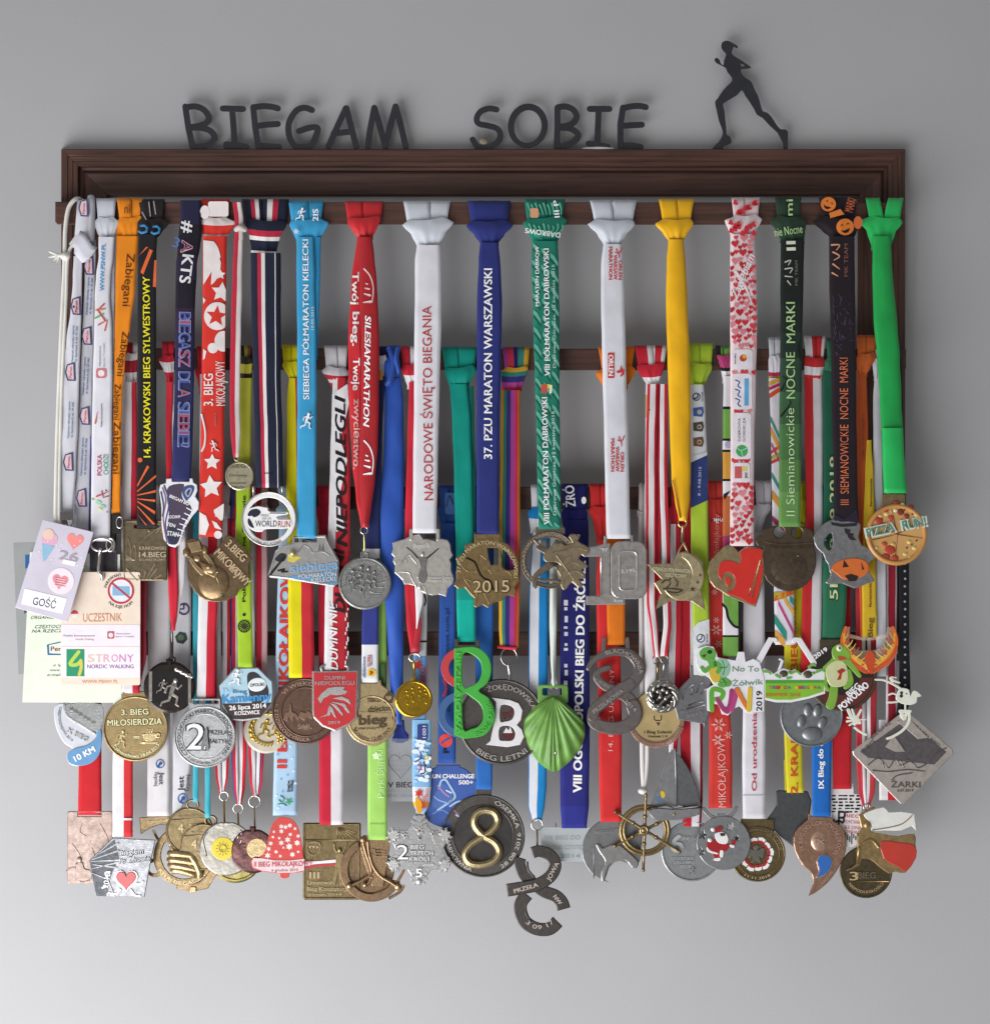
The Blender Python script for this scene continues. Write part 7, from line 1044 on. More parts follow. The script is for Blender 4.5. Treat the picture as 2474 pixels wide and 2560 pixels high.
# openwork hand ring on a white two-strand ribbon
t = medal('bronze openwork ring with a clenched hand on a white ribbon with small blue marks', 3, 424, 1216); m, s1 = tie(t, 3, 371, 427, fab('D8D6D8'), 2040, 368, 424, off=-8); bl_ = ink('2A569A')
s2 = ribbon(m, [(1310, 434, 470), (1500, 430, 478), (1670, 433, 476), (1900, 432, 478), (2058, 431, 452)], 3, fab('CFCFD4'), -9.5)
for s_, X, Y, r_, sf, k_ in ((1, 400, 1910, -90, s1, .85), (-1, 457, 1997, 90, s2, 1)):
    sh(m, circ(X, Y, 13 * k_, 24), sf, 0, bl_, [circ(X, Y, 10.5 * k_, 24)]); sh(m, circ(X + 1, Y - 1, 5 * k_, 12), sf, 0, bl_); sh(m, stroke([(X - 2, Y + 2), (X - 5, Y + 8)], 5), sf, 0, bl_)
    tx(m, 'Jest', X + (4 if s_ > 0 else -6), Y + s_ * 37, 36 * k_, 15 * k_, r_, ink('2A2A3C'), sf, .12, .015); tx(m, 'lepiej', X + (-9 if s_ > 0 else 11), Y + s_ * 39, 40 * k_, 12 * k_, r_, ink('2A2A3C'), sf, .12, -.005)
sh(m, circ(459, 1523, 15, 24), s2, 0, ink('4A3A6A'), [circ(459, 1523, 11, 24)]); sh(m, stroke([(450, 1523), (459, 1523), (459, 1512)], 3.5), s2, 0, ink('4A3A6A')); sh(m, circ(453, 1595, 16, 6, rot=12), s2, 0, ink('39453E')); sh(m, circ(452, 1594, 8, 12), up(s2, .1), 0, ink('5C7A5E'))
bh = metal('8C7240', .36, .5); bh2 = metal('A88C54', .3, .6); mm, f = med(t, [(348, 2044), (424, 2040), (428, 2062), (400, 2062), (372, 2072), (352, 2086)], 3, bh, -8.5, bev=2)
sh(mm, circ(459, 2141, 76, 48), lambda x, y: f(x, y) - 2.6, 2.8, bh, [circ(461, 2139, 58, 44)], 2.5); sh(mm, stroke(cat([(384, 2078), (400, 2105), (420, 2100)]), 7), lambda x, y: f(x, y) - 2, 2, bh); sh(mm, circ(386, 2170, 24, 24), lambda x, y: f(x, y) - 3.5, 2.4, bh, [circ(386, 2170, 14)])
sh(mm, [(528, 2170), (545, 2180), (520, 2222), (480, 2230), (440, 2222), (445, 2206), (480, 2212), (508, 2202)], lambda x, y: f(x, y) - 1.5, 2, bh); sh(mm, rrect(474, 2218, 490, 2232, 3), lambda x, y: f(x, y) - 1, 3, bh2)
e = mm.p('clenched_hand'); fh = lambda x, y: f(x, y) - 1
for i, (x0, y0, x1, y1) in enumerate(((425, 2135, 480, 2138), (424, 2150, 486, 2156), (426, 2164, 488, 2172), (432, 2176, 482, 2184))): tb(e, cat([(x0, y0, 63), (x0 + 16, y0 - 1, 67), (x1, y1, 66), (x1 + 6, y1 + 3, 63)]), 9.5, bh2, n=9)
tb(e, cat([(428, 2112, 63), (436, 2128, 65), (442, 2140, 65)]), 7, bh2, n=9); tb(e, cat([(470, 2128, 65), (486, 2150, 67), (498, 2175, 67), (500, 2190, 64)]), 9, bh2, n=9); ball(e, 457, 2160, 64, 30, bh, 26, 5)
arc(mm, 'KLUB BIEGACZA', 459, 2141, 67, 186, 110, 9, bh2, f, .8, low=True); tx(mm, 'Częstochowa', 398, 2052, 58, 7, 8, bh2, f, .7)
# two bronze fours on turquoise
tq = satin('2DA3B4'); f4 = metal('86703E', .38, .5); f5 = metal('A58C52', .34, .55)
for x, y, xr0, lab, off in ((474, 2078, 483, 'upper left of two bronze medals with a four on turquoise ribbons', 3.5), (507, 2118, 513, 'lower right of two bronze medals with a four on turquoise ribbons', 5.5)):
    t = medal(lab, 4, xr0 + 10, 1216, 'bronze fours on turquoise ribbons'); tie(t, 3, xr0 - 1, xr0 + 17, tq, y - 73, xr0 - 1, xr0 + 13, off - 10); mm, f = med(t, circ(x, y, 60 if off < 4 else 58, 44), 3, f4, off - 10); rim(mm, x, y, 56, f, 1.6, f4)
    ring(t.p('ring'), x + (8 if off < 4 else 20), y - 66, rd(4, y - 60) + 1 + off, 14, 3, f4, 12); tx(mm, '4', x - 22, y - 8, 13, 24, 0, f5, f, .9, .0); tx(mm, 'BIEG', x + 14, y - 10, 30, 16, 0, f5, f, .8, .0); tx(mm, '11.11.2014', x - 16, y + 15, 26, 6, 0, f5, f, .6); line(mm, [(x - 52, y - 28), (x + 50, y - 34)], f, 1, f4); tx(mm, 'Bieg Niepodległości', x, y - 38, 62, 6, 3, f4, f, .6)
# silver medal with yellow sun
nvb = [(1, fab('B9283A')), (1.1, WH), (.6, fab('3A3A70'))]
def vee(t, row, x0, x1, y, c1, c2, off=0.):
    m = t.p('ribbon'); yt = BAR[row][0]; mid = (x0 + x1) / 2; w_ = (x1 - x0) * .5
    ribbon(m, [(yt + 60, x0 - 3, x0 + w_ - 2), (y - 120, x0, x0 + w_ - 2), (y - 40, x0 + 4, mid - 1), (y, mid - w_ * .35, mid)], row, c1, off, fold=1.5); ribbon(m, [(yt + 60, x1 - w_ + 2, x1 + 3), (y - 120, x1 - w_ + 2, x1), (y - 40, mid + 1, x1 - 4), (y, mid, mid + w_ * .35)], row, c2, off - .6, fold=1.5)
    knot(m.p('knot'), row, x0 - 3, x1 + 3, x0 - 6, x1 + 6, x0 - 2, x1 + 2, c1, big=4, yn=yt + 72)
    return m
t = medal('silver medal with a yellow smiling sun disc on a narrow red and white ribbon', 3, 556, 1216); vee(t, 3, 535, 574, 1982, [(1, RED), (1.4, WH)], [(1.4, WH), (1, RED)], -9); hook(t, 560, 1980, 2062, rd(4, 2030) + 2, 'B8A050', 11)
ss_ = shiny('A9A59C', .26); mm, f = med(t, lug(566, 2122, 68, 8, 2056), 3, ss_, -2, bev=3); sh(mm.p('sun_disc'), circ(557, 2122, 29), f, .6, enam('D8C41E'), bev=.8); line(mm, circ(557, 2122, 9, 16), up(f, .8), 1, enam('A89010'), closed=True); line(mm, [(553, 2124), (557, 2127), (562, 2124)], up(f, .8), .8, enam('A89010'))
for i in range(12): a = i * math.pi / 6; line(mm, [(557 + 12 * math.cos(a), 2122 + 12 * math.sin(a)), (557 + 17 * math.cos(a), 2122 + 17 * math.sin(a))], up(f, .7), .8, enam('A89010'))
for q in ((520, 2078, 508, 2100, 516, 2140), (600, 2075, 620, 2095)): line(mm, cat([(q[i], q[i + 1]) for i in range(0, len(q), 2)]), f, 2.2, ss_)
# olive gold disc behind
t = medal('olive gold round medal hanging behind the silver sun medal, mostly hidden', 3, 597, 1216); vee(t, 3, 578, 616, 2012, [(.5, fab('4A4A8A')), (1, RED), (.8, WH)], [(.8, WH), (1, RED)], -11); hook(t, 595, 2010, 2068, rd(4, 2040), 'A89858', 12); og_ = shiny('8C8250', .3); mm, f = med(t, lug(588, 2140, 68, 8, 2066), 3, og_, -12, bev=4); rim(mm, 588, 2140, 60, f, 2, og_)
# brown disc
t = medal('shiny brown round medal with a gold centre on a red and white ribbon', 3, 636, 1216); vee(t, 3, 620, 660, 1992, [(1, RED), (1.3, WH)], [(1.3, WH), (.6, fab('3A3468')), (1, RED)], -8); hook(t, 636, 1990, 2068, rd(4, 2030) + 3, 'B8B0A0', 14)
bd = mk('brown_chrome', lin('6A4A48'), .2, .75, vscale=24, bump=.5, bscale=70, dark=lin('3A2628')); mm, f = med(t, lug(632, 2128, 56, 8, 2066), 3, bd, 0, bev=5); sh(mm.p('gold_centre'), circ(642, 2122, 26), f, .5, metal('B4975A', .3, .6), bev=1.5)
for q in ((596, 2090, 590, 2105), (604, 2100, 596, 2118), (600, 2080, 608, 2092)): line(mm, [(q[0], q[1]), (q[2], q[3])], f, 1.4, shiny('B8A8A0'))
# laurel medal under the blue one
t = medal('cream and gold round medal with a laurel and runners below the eight-sided blue medal', 3, 655, 1216); tie(t, 3, 640, 668, [(1, fab('B9283A')), (1, fab('C9A0A4'))], 1765)
mm, f = med(t, circ(665, 1828, 56, 44), 3, mk('cream_enamel', lin('C6BDAA'), .3, coat=.4), 2, bev=5); lg_ = shiny('D0AE4C', .24); e = mm.p('laurel')
for i in range(9): a = math.radians(150 + i * 17); ball(e, 668 + 42 * math.cos(a + 1.2 - 1.2), 1826 - 42 * math.sin(-a), f, 8, lg_, 3.5, 1.6, math.degrees(a) + 60)
for i in range(14): a = math.radians(70 + i * 11); sh(e, stroke([(668 + 36 * math.cos(a), 1822 + 36 * math.sin(a)), (668 + 45 * math.cos(a + .15), 1822 + 45 * math.sin(a + .15))], 6, 2), f, 1.2, lg_)
runner_fig(e, 662, 1822, 50, f, lg_, 3); runner_fig(e, 690, 1826, 44, f, lg_, 3)
for i in range(10): ball(e, 690 + (i * 7) % 22, 1836 + (i * 5) % 22, f, 4, lg_, 3, 1.2)
# bell
t = medal('red snowflake patterned bell medal on a pale blue snow patterned ribbon', 3, 713, 1216); m, s1 = tie(t, 3, 696, 752, fab('A9C6DE'), 2038, 682, 743)
for i in range(70): y = 1310 + i * 10.3; xl, xr = itp([(1308, 698, 750), (1366, 696, 752), (1667, 689, 747), (2038, 682, 743)], y); x = xl + 4 + (i * 37 % 53) / 53 * (xr - xl - 8); sh(m, star(x, y, 4.5, 1.6, 6, i * 7), s1, 0, ink('7FAFD2' if i % 3 else 'E2EBF2'))
tx(m, 'II BIEG MIKOŁAJKOWY', 708, 1650, 540, 25, 89, ink('CC3A2E'), up(s1, .2), .15, .035); tx(m, 'Szukaj', 728, 1966, 28, 8, 88, IK, up(s1, .2), .12, .03); tx(m, 'biegów', 720, 1966, 28, 7, 88, IK, up(s1, .2), .12, .03); sh(m, star(722, 2004, 11, 4, 5, 30), up(s1, .1), 0, ink('3AA060')); line(m, cat([(696, 2000), (704, 2006), (710, 1998), (700, 1990)]), s1, 1.2, ink('5AA890')); line(m, cat([(694, 2012), (706, 2010), (716, 2016)]), s1, 1.2, ink('5AA890'))
BL = zq(560, 1115, 620, 1112, 690, 1140, 740, 1210, 770, 1330, 790, 1480, 800, 1520, 790, 1620, 700, 1640, 660, 1645, 650, 1680, 610, 1692, 570, 1680, 555, 1645, 400, 1625, 310, 1590, 298, 1530, 315, 1495, 380, 1490, 430, 1420, 460, 1290, 500, 1170); mm, f = med(t, cat(BL, True, 3), 3, enam('CC3F38'), 3, 2.4, bev=1)
for i, (x, y, r_) in enumerate(((580, 1200, 7), (660, 1190, 6), (620, 1205, 7), (510, 1250, 4), (580, 1245, 7), (665, 1275, 5), (710, 1220, 5), (500, 1300, 4), (640, 1325, 9), (560, 1310, 4), (740, 1290, 6), (480, 1360, 6), (580, 1355, 8), (730, 1355, 8), (460, 1412, 7), (655, 1390, 9), (600, 1400, 4), (530, 1440, 5), (450, 1475, 9), (685, 1465, 7), (570, 1480, 5), (740, 1440, 4))): sh(mm, star(*zq.p(x, y), r_, r_ * (.62 if i % 2 else .45), 6), f, .12, enam('E8DADA'), bev=0)
sh(mm.p('lettered_band'), zq(300, 1530, 318, 1497, 400, 1500, 520, 1520, 660, 1520, 800, 1505, 798, 1615, 700, 1635, 560, 1638, 400, 1618, 315, 1585), up(f, .2), .3, enam('E4C9CC'), bev=.6); tx(mm, 'II BIEG MIKOŁAJKOWY', 708, 2160, 146, 13, 1, enam('C2414A'), up(f, .5), .3, .02); tx(mm, '6 grudnia 2015', *zq.p(612, 1612), 66, 7, 1, enam('6A3A40'), up(f, .5), .2, .01)
# bronze rectangle
t = medal('dark bronze rectangular plate crossed by a red and white enamel band', 3, 828, 1216); tie(t, 3, 795, 858, [(1, fab('BB2238')), (1.05, fab('DAD6DA'))], 2062, 798, 858, off=1)
rb_ = metal('75602F', .4, .5); rb2 = metal('8F7740', .34, .55); mm, f = med(t, rrect(757, 2057, 902, 2250, 5), 3, rb_, 0); line(mm, rrect(761, 2061, 898, 2246, 4), f, 1.8, rb_, closed=True); line(mm, [(762, 2100), (896, 2100)], f, 1.4, rb2)
sh(mm, cat([(768, 2106), (800, 2106), (800, 2128), (784, 2142), (768, 2130)], True, 2), f, .9, rb2, [cat([(771, 2110), (797, 2110), (797, 2126), (784, 2138), (771, 2128)], True, 2)], .5); tx(mm, 'm', 784, 2116, 22, 10, 0, rb2, f, .7, .03)
for i in range(7): a = math.radians(28 + i * 10); line(mm, [(842 + 6 * math.cos(a), 2066 + 4 * math.sin(a)), (842 + 56 * math.cos(a), 2066 + 36 * math.sin(a))], f, 1, rb2)
for q in ((835, 2110, 838, 2126, 848, 2134), (866, 2108, 860, 2126, 852, 2134)): sh(mm, stroke(cat([(q[i], q[i + 1]) for i in range(0, len(q), 2)]), 5), f, 1, rb2)
ball(mm, 849, 2126, f, 6, rb2, 7, 1.6); sh(mm, [(840, 2134), (860, 2134), (856, 2170), (862, 2215), (850, 2215), (846, 2180), (838, 2214), (828, 2214), (838, 2172)], f, 1.1, rb2)
e = mm.p('enamel_band'); sh(e, cat(zq(800, 1535, 860, 1530, 960, 1525, 1095, 1512, 1105, 1540, 980, 1550, 880, 1560, 805, 1575), True, 2), f, .8, enam('E6E2E4'), bev=.5); sh(e, cat(zq(805, 1578, 880, 1563, 980, 1552, 1105, 1545, 1112, 1560, 1050, 1575, 920, 1580, 830, 1605), True, 2), f, .8, enam('B8323C'), bev=.5); sh(e, zq(1150, 1500, 1185, 1490, 1165, 1530), f, .8, enam('E6E2E4'), bev=.3)
tx(mm, 'III', 786, 2188, 24, 17, 0, rb2, f, .9, .02); tx(mm, 'Limanowski', 802, 2206, 66, 11, 0, rb2, f, .8); tx(mm, 'Bieg Konstytucji', 818, 2222, 100, 10, 0, rb2, f, .8); tx(mm, '3 maja 2014', 812, 2236, 84, 6, 0, rb2, f, .7)
# bronze triangle wheel medal
t = medal('bronze arc and triangle medal on a plain lime ribbon with faint white writing', 3, 944, 1216); m, s1 = tie(t, 3, 918, 966, fab('A0D168'), 2100, 919, 968, off=2.5); tx(m, 'Park Śląski', 950, 1935, 120, 16, 92, ink('C4E4A0'), s1, .12, .0); sh(m, star(940, 1890, 11, 7, 5), s1, 0, ink('D6EEBE')); tx(m, 'Chorzów 2017', 944, 2060, 40, 4, 0, ink('84B04C'), s1, .1)
tm = metal('7E5F3A', .38, .5); tm2 = metal('9C7848', .3, .6); cxy = (928, 2175); R0 = 82
ARC = [(cxy[0] + r_ * math.sin(math.radians(a)), cxy[1] - r_ * math.cos(math.radians(a))) for r_, rg in ((82, range(-20, -270, -8)), (64, range(-266, -19, 8))) for a in rg]; mm, f = med(t, [(905, 2094), (908, 2088), (975, 2092), (977, 2102), (958, 2218), (930, 2216), (912, 2160), (900, 2120)], 3, tm2, 2, bev=1.5)
pl = lambda x, y: f(x, y) - 3.4; sh(mm, [(928 + (78 if i == 0 else 58) * math.sin(math.radians(a)), 2175 - (80 if i == 0 else 60) * math.cos(math.radians(a))) for i, rg in ((0, range(-25, -250, -8)), (1, range(-246, -24, 8))) for a in rg], pl, 2.6, tm, bev=1.5); sh(mm, circ(926, 2176, 60), lambda x, y: f(x, y) - 4.2, 1.2, tm, bev=1)
for q in ((1350, 1330, 1380, 1450, 1420, 1560, 1430, 1640, 1360, 1700, 1230, 1765), (1400, 1340, 1410, 1450, 1450, 1580, 1520, 1670, 1620, 1730, 1690, 1780), (1440, 1680, 1400, 1740, 1370, 1755), (1740, 1540, 1735, 1620, 1680, 1720), (1740, 1755, 1700, 1820, 1600, 1880)): line(mm, cat(zq(*q)), up(f, .4), 3.6, tm2)
for x, y, r_ in ((1225, 1765, 9), (1685, 1770, 10), (1372, 1755, 7), (1355, 1325, 9)): ball(mm, *zq.p(x, y), f, r_, tm2, rd=3)
sh(mm, circ(*zq.p(1440, 1440), 9), f, .7, tm2, [circ(*zq.p(1440, 1440), 6)], .4); 
for i in range(3): line(mm, zq(1475, 1415 + i * 28, 1580, 1435 + i * 22), f, 1.2, tm)
for i in range(4): line(mm, cat([(890, 2226 + i * 5), (925, 2236 + i * 5), (965, 2224 + i * 5)]), up(f, -1.6), 1.2, tm2)
# snowflake
t = medal('silver snowflake medal with raised words on a sky blue cloud ribbon', 3, 1052, 1216); m, s1 = tie(t, 3, 1026, 1070, fab('CDD0D4'), 2040, 1040, 1062, off=2, bands=[(1640, fab('CDD0D4')), (1830, fab('6E9CD0')), (1960, fab('7FB2DC')), (2000, fab('DCE2E8')), (2022, fab('D8B030'))], fold=.8)
ribbon(m, [(1800, 1030, 1078), (1960, 1030, 1078), (2010, 1032, 1074), (2030, 1042, 1064)], 3, fab('84B4DC'), 2.6, fold=.5, bands=[(1968, fab('84B4DC')), (2005, fab('D9DEE6')), (2018, fab('DFB63A'))]); sk = lambda x, y: rd(3, y) + 6.2
for i in range(26): x, y = 1036 + (i * 17) % 37, 1850 + (i * 23) % 112; sh(m, circ(x, y, 6 + i % 4, 12, 4 + i % 3), up(sk, .01 * i), 0, ink('DFE8F0' if i % 3 else 'A8CBE8'))
sh(m, rect(1043, 1812, 1068, 1850), sk, .1, ink('35407E'), bev=0); tx(m, '1001', 1060, 1830, 30, 9, 90, ink('C8CCE0'), up(sk, .2), .1)
for q, c_ in (((1038, 1905, 1052, 1895, 1050, 1880), '34507E'), ((1046, 1930, 1052, 1918, 1044, 1912), 'B04A78'), ((1052, 1935, 1062, 1930, 1060, 1905), '3A3A5A'), ((1064, 1888, 1070, 1895, 1062, 1900), 'C8C040')): sh(m, stroke(cat([(q[i], q[i + 1]) for i in range(0, len(q), 2)]), 3.5), up(sk, .35), 0, ink(c_))
sh(m, star(1047, 1984, 12, 6, 6), up(sk, .35), 0, ink('C8322C')); sh(m, cat([(1038, 1996), (1050, 2000), (1056, 2018), (1050, 2034), (1042, 2028)], True, 3), up(sk, .3), 0, ink('E0A020')); tx(m, 'TRZECH KRÓLI', 1066, 1998, 52, 7, 88, ink('C03A48'), up(sk, .3), .1, .02); tx(m, 'BIEG', 1058, 2006, 30, 9, 88, ink('D03A2C'), up(sk, .3), .1, .02)
sh(m, star(1043, 1662, 14, 8, 7), s1, 0, ink('C83A30')); tx(m, 'TRZECH KRÓLI', 1068, 1690, 60, 6, 90, ink('C03A38'), s1, .12, .01); tx(m, 'BIEG', 1056, 1690, 40, 12, 90, ink('C8382C'), s1, .12, .03); line(m, cat([(1058, 1480), (1064, 1500), (1060, 1515)]), s1, 1.5, IK); sh(m, rect(1050, 1602, 1068, 1606), s1, 0, IK)
sf = metal('A8A7A6', .34, .65); sf2 = metal('C4C3C0', .28, .7); mm, f = med(t, star(1048, 2125, 70, 58, 12, 15), 3, sf, 3.5, bev=1.5); e = mm.p('snowflake_arm')
for i in range(6):
    a = math.radians(i * 60); u, v_ = (math.sin(a), -math.cos(a)), (math.cos(a), math.sin(a)); g = lambda r_, s_: (1048 + u[0] * r_ + v_[0] * s_, 2125 + u[1] * r_ + v_[1] * s_)
    sh(e, [g(40, -8), g(86, -7), g(88, 0), g(86, 7), g(40, 8)], lambda x, y: f(x, y) - 2.6, 2.8, sf, bev=1.5)
    for k_, l_ in ((48, 22), (62, 22), (76, 16)):
        for s_ in (-1, 1): sh(e, [g(k_ - 5, 0), g(k_ + l_ * .55 - 4, s_ * l_), g(k_ + l_ * .55 + 5, s_ * l_ * .9), g(k_ + 5, 0)], lambda x, y: f(x, y) - 2.5 + k_ * .002, 2.6, sf, bev=1.2)
    if i in (1, 2, 4, 5): sh(e, [(1048 + u[0] * 74 + v_[0] * q[0] + u[0] * q[1], 2125 + u[1] * 74 + v_[1] * q[0] + u[1] * q[1]) for q in star(0, 0, 17, 11, 8)], f, 1.2, sf2, bev=1)
for x, y, r_ in ((1048, 2078, 13), (1012, 2090, 10), (1082, 2086, 10), (1048, 2096, 7)): sh(mm, star(x, y, r_, r_ * .5, 6), f, 1, sf2, bev=.6); ball(mm, x, y, up(f, 1), 3, DBR, rd=.6)
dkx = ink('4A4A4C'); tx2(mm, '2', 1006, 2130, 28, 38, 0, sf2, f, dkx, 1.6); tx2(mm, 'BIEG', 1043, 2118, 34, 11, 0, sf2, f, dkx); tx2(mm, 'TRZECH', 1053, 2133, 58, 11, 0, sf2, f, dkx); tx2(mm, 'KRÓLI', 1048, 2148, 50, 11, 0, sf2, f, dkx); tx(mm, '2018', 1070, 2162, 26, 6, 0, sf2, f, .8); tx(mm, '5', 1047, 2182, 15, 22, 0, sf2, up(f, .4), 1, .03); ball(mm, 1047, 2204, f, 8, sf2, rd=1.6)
# blue round challenge
t = medal('blue round medal with a printed running shoe on a blue ribbon with a web address', 3, 1118, 1216); mb_ = fab('2F55A0'); m, s1 = tie(t, 3, 1100, 1140, mb_, 1908, 1094, 1139, off=-.5); tx(m, 'mymove.com.pl', 1116, 1592, 140, 12, 90, ink('1A2E60'), s1, .12, .0); sh(m, circ(1114, 1852, 17, 20), s1, 0, ink('D8483E')); sh(m, stroke(cat([(1104, 1858), (1114, 1850), (1124, 1846)]), 5), up(s1, .1), 0, ink('2F55A0')); tx(m, 'P', 1114, 1877, 12, 15, 90, IK, s1, .12, .03); sh(m, stroke(cat([(1108, 1700), (1116, 1720), (1108, 1740)]), 6), s1, 0, ink('B83A4A')); tx(m, 'CYKL BIEGÓW', 1120, 1740, 80, 8, 90, ink('1A2E60'), s1, .12)
k = m.p('printed_loop'); sh(k, rrect(1112, 1232, 1136, 1286, 5), lambda x, y: 53 - abs(x - 1120) * .06, 0, ink('3E5C8E')); line(k, cat([(1116, 1268), (1122, 1240), (1132, 1262)]), lambda x, y: 53.4, .9, ink('1E3460'))
mm, f = med(t, lug(1120, 1990, 80, 30, 1912), 3, enam('3A5AA4'), -1); e = mm.p('printed_shoe'); tx(e, 'RUN CHALLENGE', *zr.p(585, 622), 112, 11, 0, IW, f, .3, .04); tx(e, '500+', *zr.p(700, 672), 36, 11, 0, IW, f, .3, .03)
for q, w_, c_ in (((480, 720, 500, 660, 535, 655, 560, 690, 590, 740, 610, 780, 600, 810, 530, 860, 470, 900), 5, 'A9C8E2'), ((440, 790, 480, 820, 560, 840, 600, 800), 3, '8FB4DA'), ((470, 700, 520, 760, 560, 790), 3, 'C88AA0'), ((570, 870, 640, 830, 720, 840, 755, 890, 740, 940, 680, 970, 620, 940), 4, 'A9C8E2'), ((590, 880, 660, 850, 730, 870, 735, 920, 680, 950, 620, 920, 590, 880), 2, 'C87A98'), ((540, 740, 580, 760), 3, 'E0ECF6'), ((430, 930, 500, 900, 560, 930), 3, '6A90C8'), ((640, 900, 640, 930), 3, '1E3A80'), ((665, 890, 665, 940), 3, '1E3A80'), ((690, 890, 690, 930), 3, '1E3A80')): sh(e, stroke(cat(zr(*q)), w_), up(f, .05), .2, enam(c_), bev=0)
sh(e, cat(zr(430, 800, 480, 720, 520, 680, 560, 720, 590, 780, 560, 840, 480, 880, 430, 870), True, 3), up(f, .02), .1, enam('4E6CB4'), bev=0)
# eight on blue
t = medal('large dark round medal with a raised golden eight on a blue ribbon', 3, 1210, 1216); m, s1 = tie(t, 3, 1186, 1234, fab('2E68B4'), 1974, 1190, 1230, off=-1)
d8 = metal('55504B', .42, .65); g8 = metal('9C8854', .32, .6); mm, f = med(t, lug(1208, 2090, 104, 20, 1972), 3, d8, -1.5); rim(mm, 1208, 2090, 101, f, 2.5, d8); rim(mm, 1208, 2090, 76, f, 1.8, d8); sh(mm, circ(1208, 2090, 74, 44), up(f, .02), .1, metal('3E3B3A', .5, .8), bev=0)
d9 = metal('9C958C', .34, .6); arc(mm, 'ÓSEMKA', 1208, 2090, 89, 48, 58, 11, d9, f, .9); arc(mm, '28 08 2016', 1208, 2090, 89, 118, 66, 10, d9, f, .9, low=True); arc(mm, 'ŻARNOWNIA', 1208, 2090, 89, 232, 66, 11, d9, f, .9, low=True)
e = mm.p('golden_eight'); E8 = cat([(1206, 2088), (1186, 2062), (1190, 2036), (1210, 2026), (1236, 2032), (1244, 2056), (1228, 2078), (1206, 2092), (1176, 2112), (1162, 2136), (1174, 2158), (1204, 2162), (1234, 2152), (1248, 2130), (1236, 2106)], True, 5)
tb(e, [(x, y, f(x, y) + .2) for x, y in E8], 10, g8, closed=True, n=8); tb(e, [(x, y, f(x, y) + 4.6) for x, y in E8], 2.5, metal('D0B878', .26, .7), closed=True)
# broken eight
t = medal('dark broken figure-eight medal hanging lowest, on a white and blue ribbon', 3, 1345, 1216); m = t.p('ribbon'); bw = [(1, fab('D8DAE0')), (1.05, fab('1C7FC0'))]
ribbon(m, [(1330, 1330, 1372), (1500, 1322, 1370), (1800, 1320, 1368), (1960, 1320, 1366), (2015, 1320, 1362), (2052, 1330, 1354)], 3, [(.12, fab('1C6FB0'))] + bw, 0, fold=.6); knot(m.p('knot'), 3, 1326, 1366, 1318, 1370, 1326, 1368, [(1, fab('D8DAE0')), (1, fab('1C7FC0'))], [(1, fab('1C7FC0')), (1.4, fab('D8DAE0'))], yt=1214, yc=1270, yn=1325, big=6)
hook(t, 1342, 2048, 2136, rd(3, 2090) + 2, 'C0AE80', 14)
e = t.p('figure_eight'); mt = metal('4C4642', .42, .65); mt2 = metal('A08F80', .34, .6); pl = plane(rd(3, 2230), 1345, 2230, .004, .02)
def bd8(pts, w0, w1, off): sh(e, stroke(cat(zr(*pts)), w0, w1, 0), up(pl, off), 3, mt, bev=2.5)
bd8((1150, 1290, 1140, 1340, 1170, 1420, 1240, 1490, 1330, 1560, 1430, 1600, 1480, 1650, 1500, 1710), 26, 34, 0); bd8((1035, 1555, 1130, 1540, 1280, 1510, 1390, 1440, 1430, 1350, 1390, 1270, 1300, 1235, 1240, 1250), 33, 29, 1.6); bd8((1200, 1590, 1150, 1660, 1150, 1740, 1190, 1820, 1280, 1870, 1380, 1870, 1450, 1810), 32, 34, .4); bd8((1200, 1320, 1210, 1390, 1260, 1450), 6, 6, .9); bd8((1190, 1650, 1190, 1750, 1240, 1810), 5, 5, .9)
X, Y = zr.p(1215, 1525)
for s_, x, y, L, H, r in (('PRZEŁA', 1190, 1535, 62, 11, 16), ('JOWA', 1408, 1400, 50, 11, 62)): tx(e, s_, *zr.p(x, y), L, H, r, mt2, up(pl, 4.6), .8, .03)
tx(e, 'NW', *zr.p(1450, 1632), 26, 11, -52, mt2, up(pl, 3), .8, .03); arc(e, '3 09 17', *zr.p(1300, 1725), 40, 178, 105, 11, mt2, up(pl, 3.4), .8, low=True, bold=.012)
# navy ribbon with large white words, acrylic plate
t = medal('clear grey plate on a wide dark blue ribbon with large white letters', 3, 1438, 1216); m = t.p('ribbon'); nv3, nv4 = fab('232468'), fab('2E3186')
VS = [(1300, 1410, 1470), (1400, 1405, 1472), (1600, 1400, 1473), (1800, 1399, 1474), (2010, 1400, 1472), (2070, 1404, 1466)]; s1 = ribbon(m, VS, 3, nv4, 0, bands=[(1900, nv3), (2016, fab('2A2B78'))], fold=.5); knot(m.p('knot'), 3, 1402, 1470, 1402, 1468, 1408, 1468, nv3, yt=1212, yc=1275, yn=1318, seam=False, big=6); tx(m, 'ŻRÓ', 1424, 1240, 52, 24, 95, IW, lambda x, y: 50.5, .15, .03); sh(m, circ(1459, 1251, 6, ry=9), lambda x, y: 51, 0, IW)
tx(m, 'VIII OGÓLNOPOLSKI BIEG DO ŹRÓDEŁ', 1447, 1692, 578, 22, 89, IW, s1, .15, .045); sh(m, stroke([(1431, 1345), (1446, 1340)], 8), s1, 0, IW)
for i, (y, h_) in enumerate(((1500, 14), (1518, 8), (1540, 16), (1566, 6), (1580, 10), (1608, 7), (1620, 7), (1660, 9), (1675, 14), (1702, 12), (1716, 8))): sh(m, rect(1409 + i % 3, y, 1419 - i % 2, y + h_), s1, 0, ink('D4D4DC'))
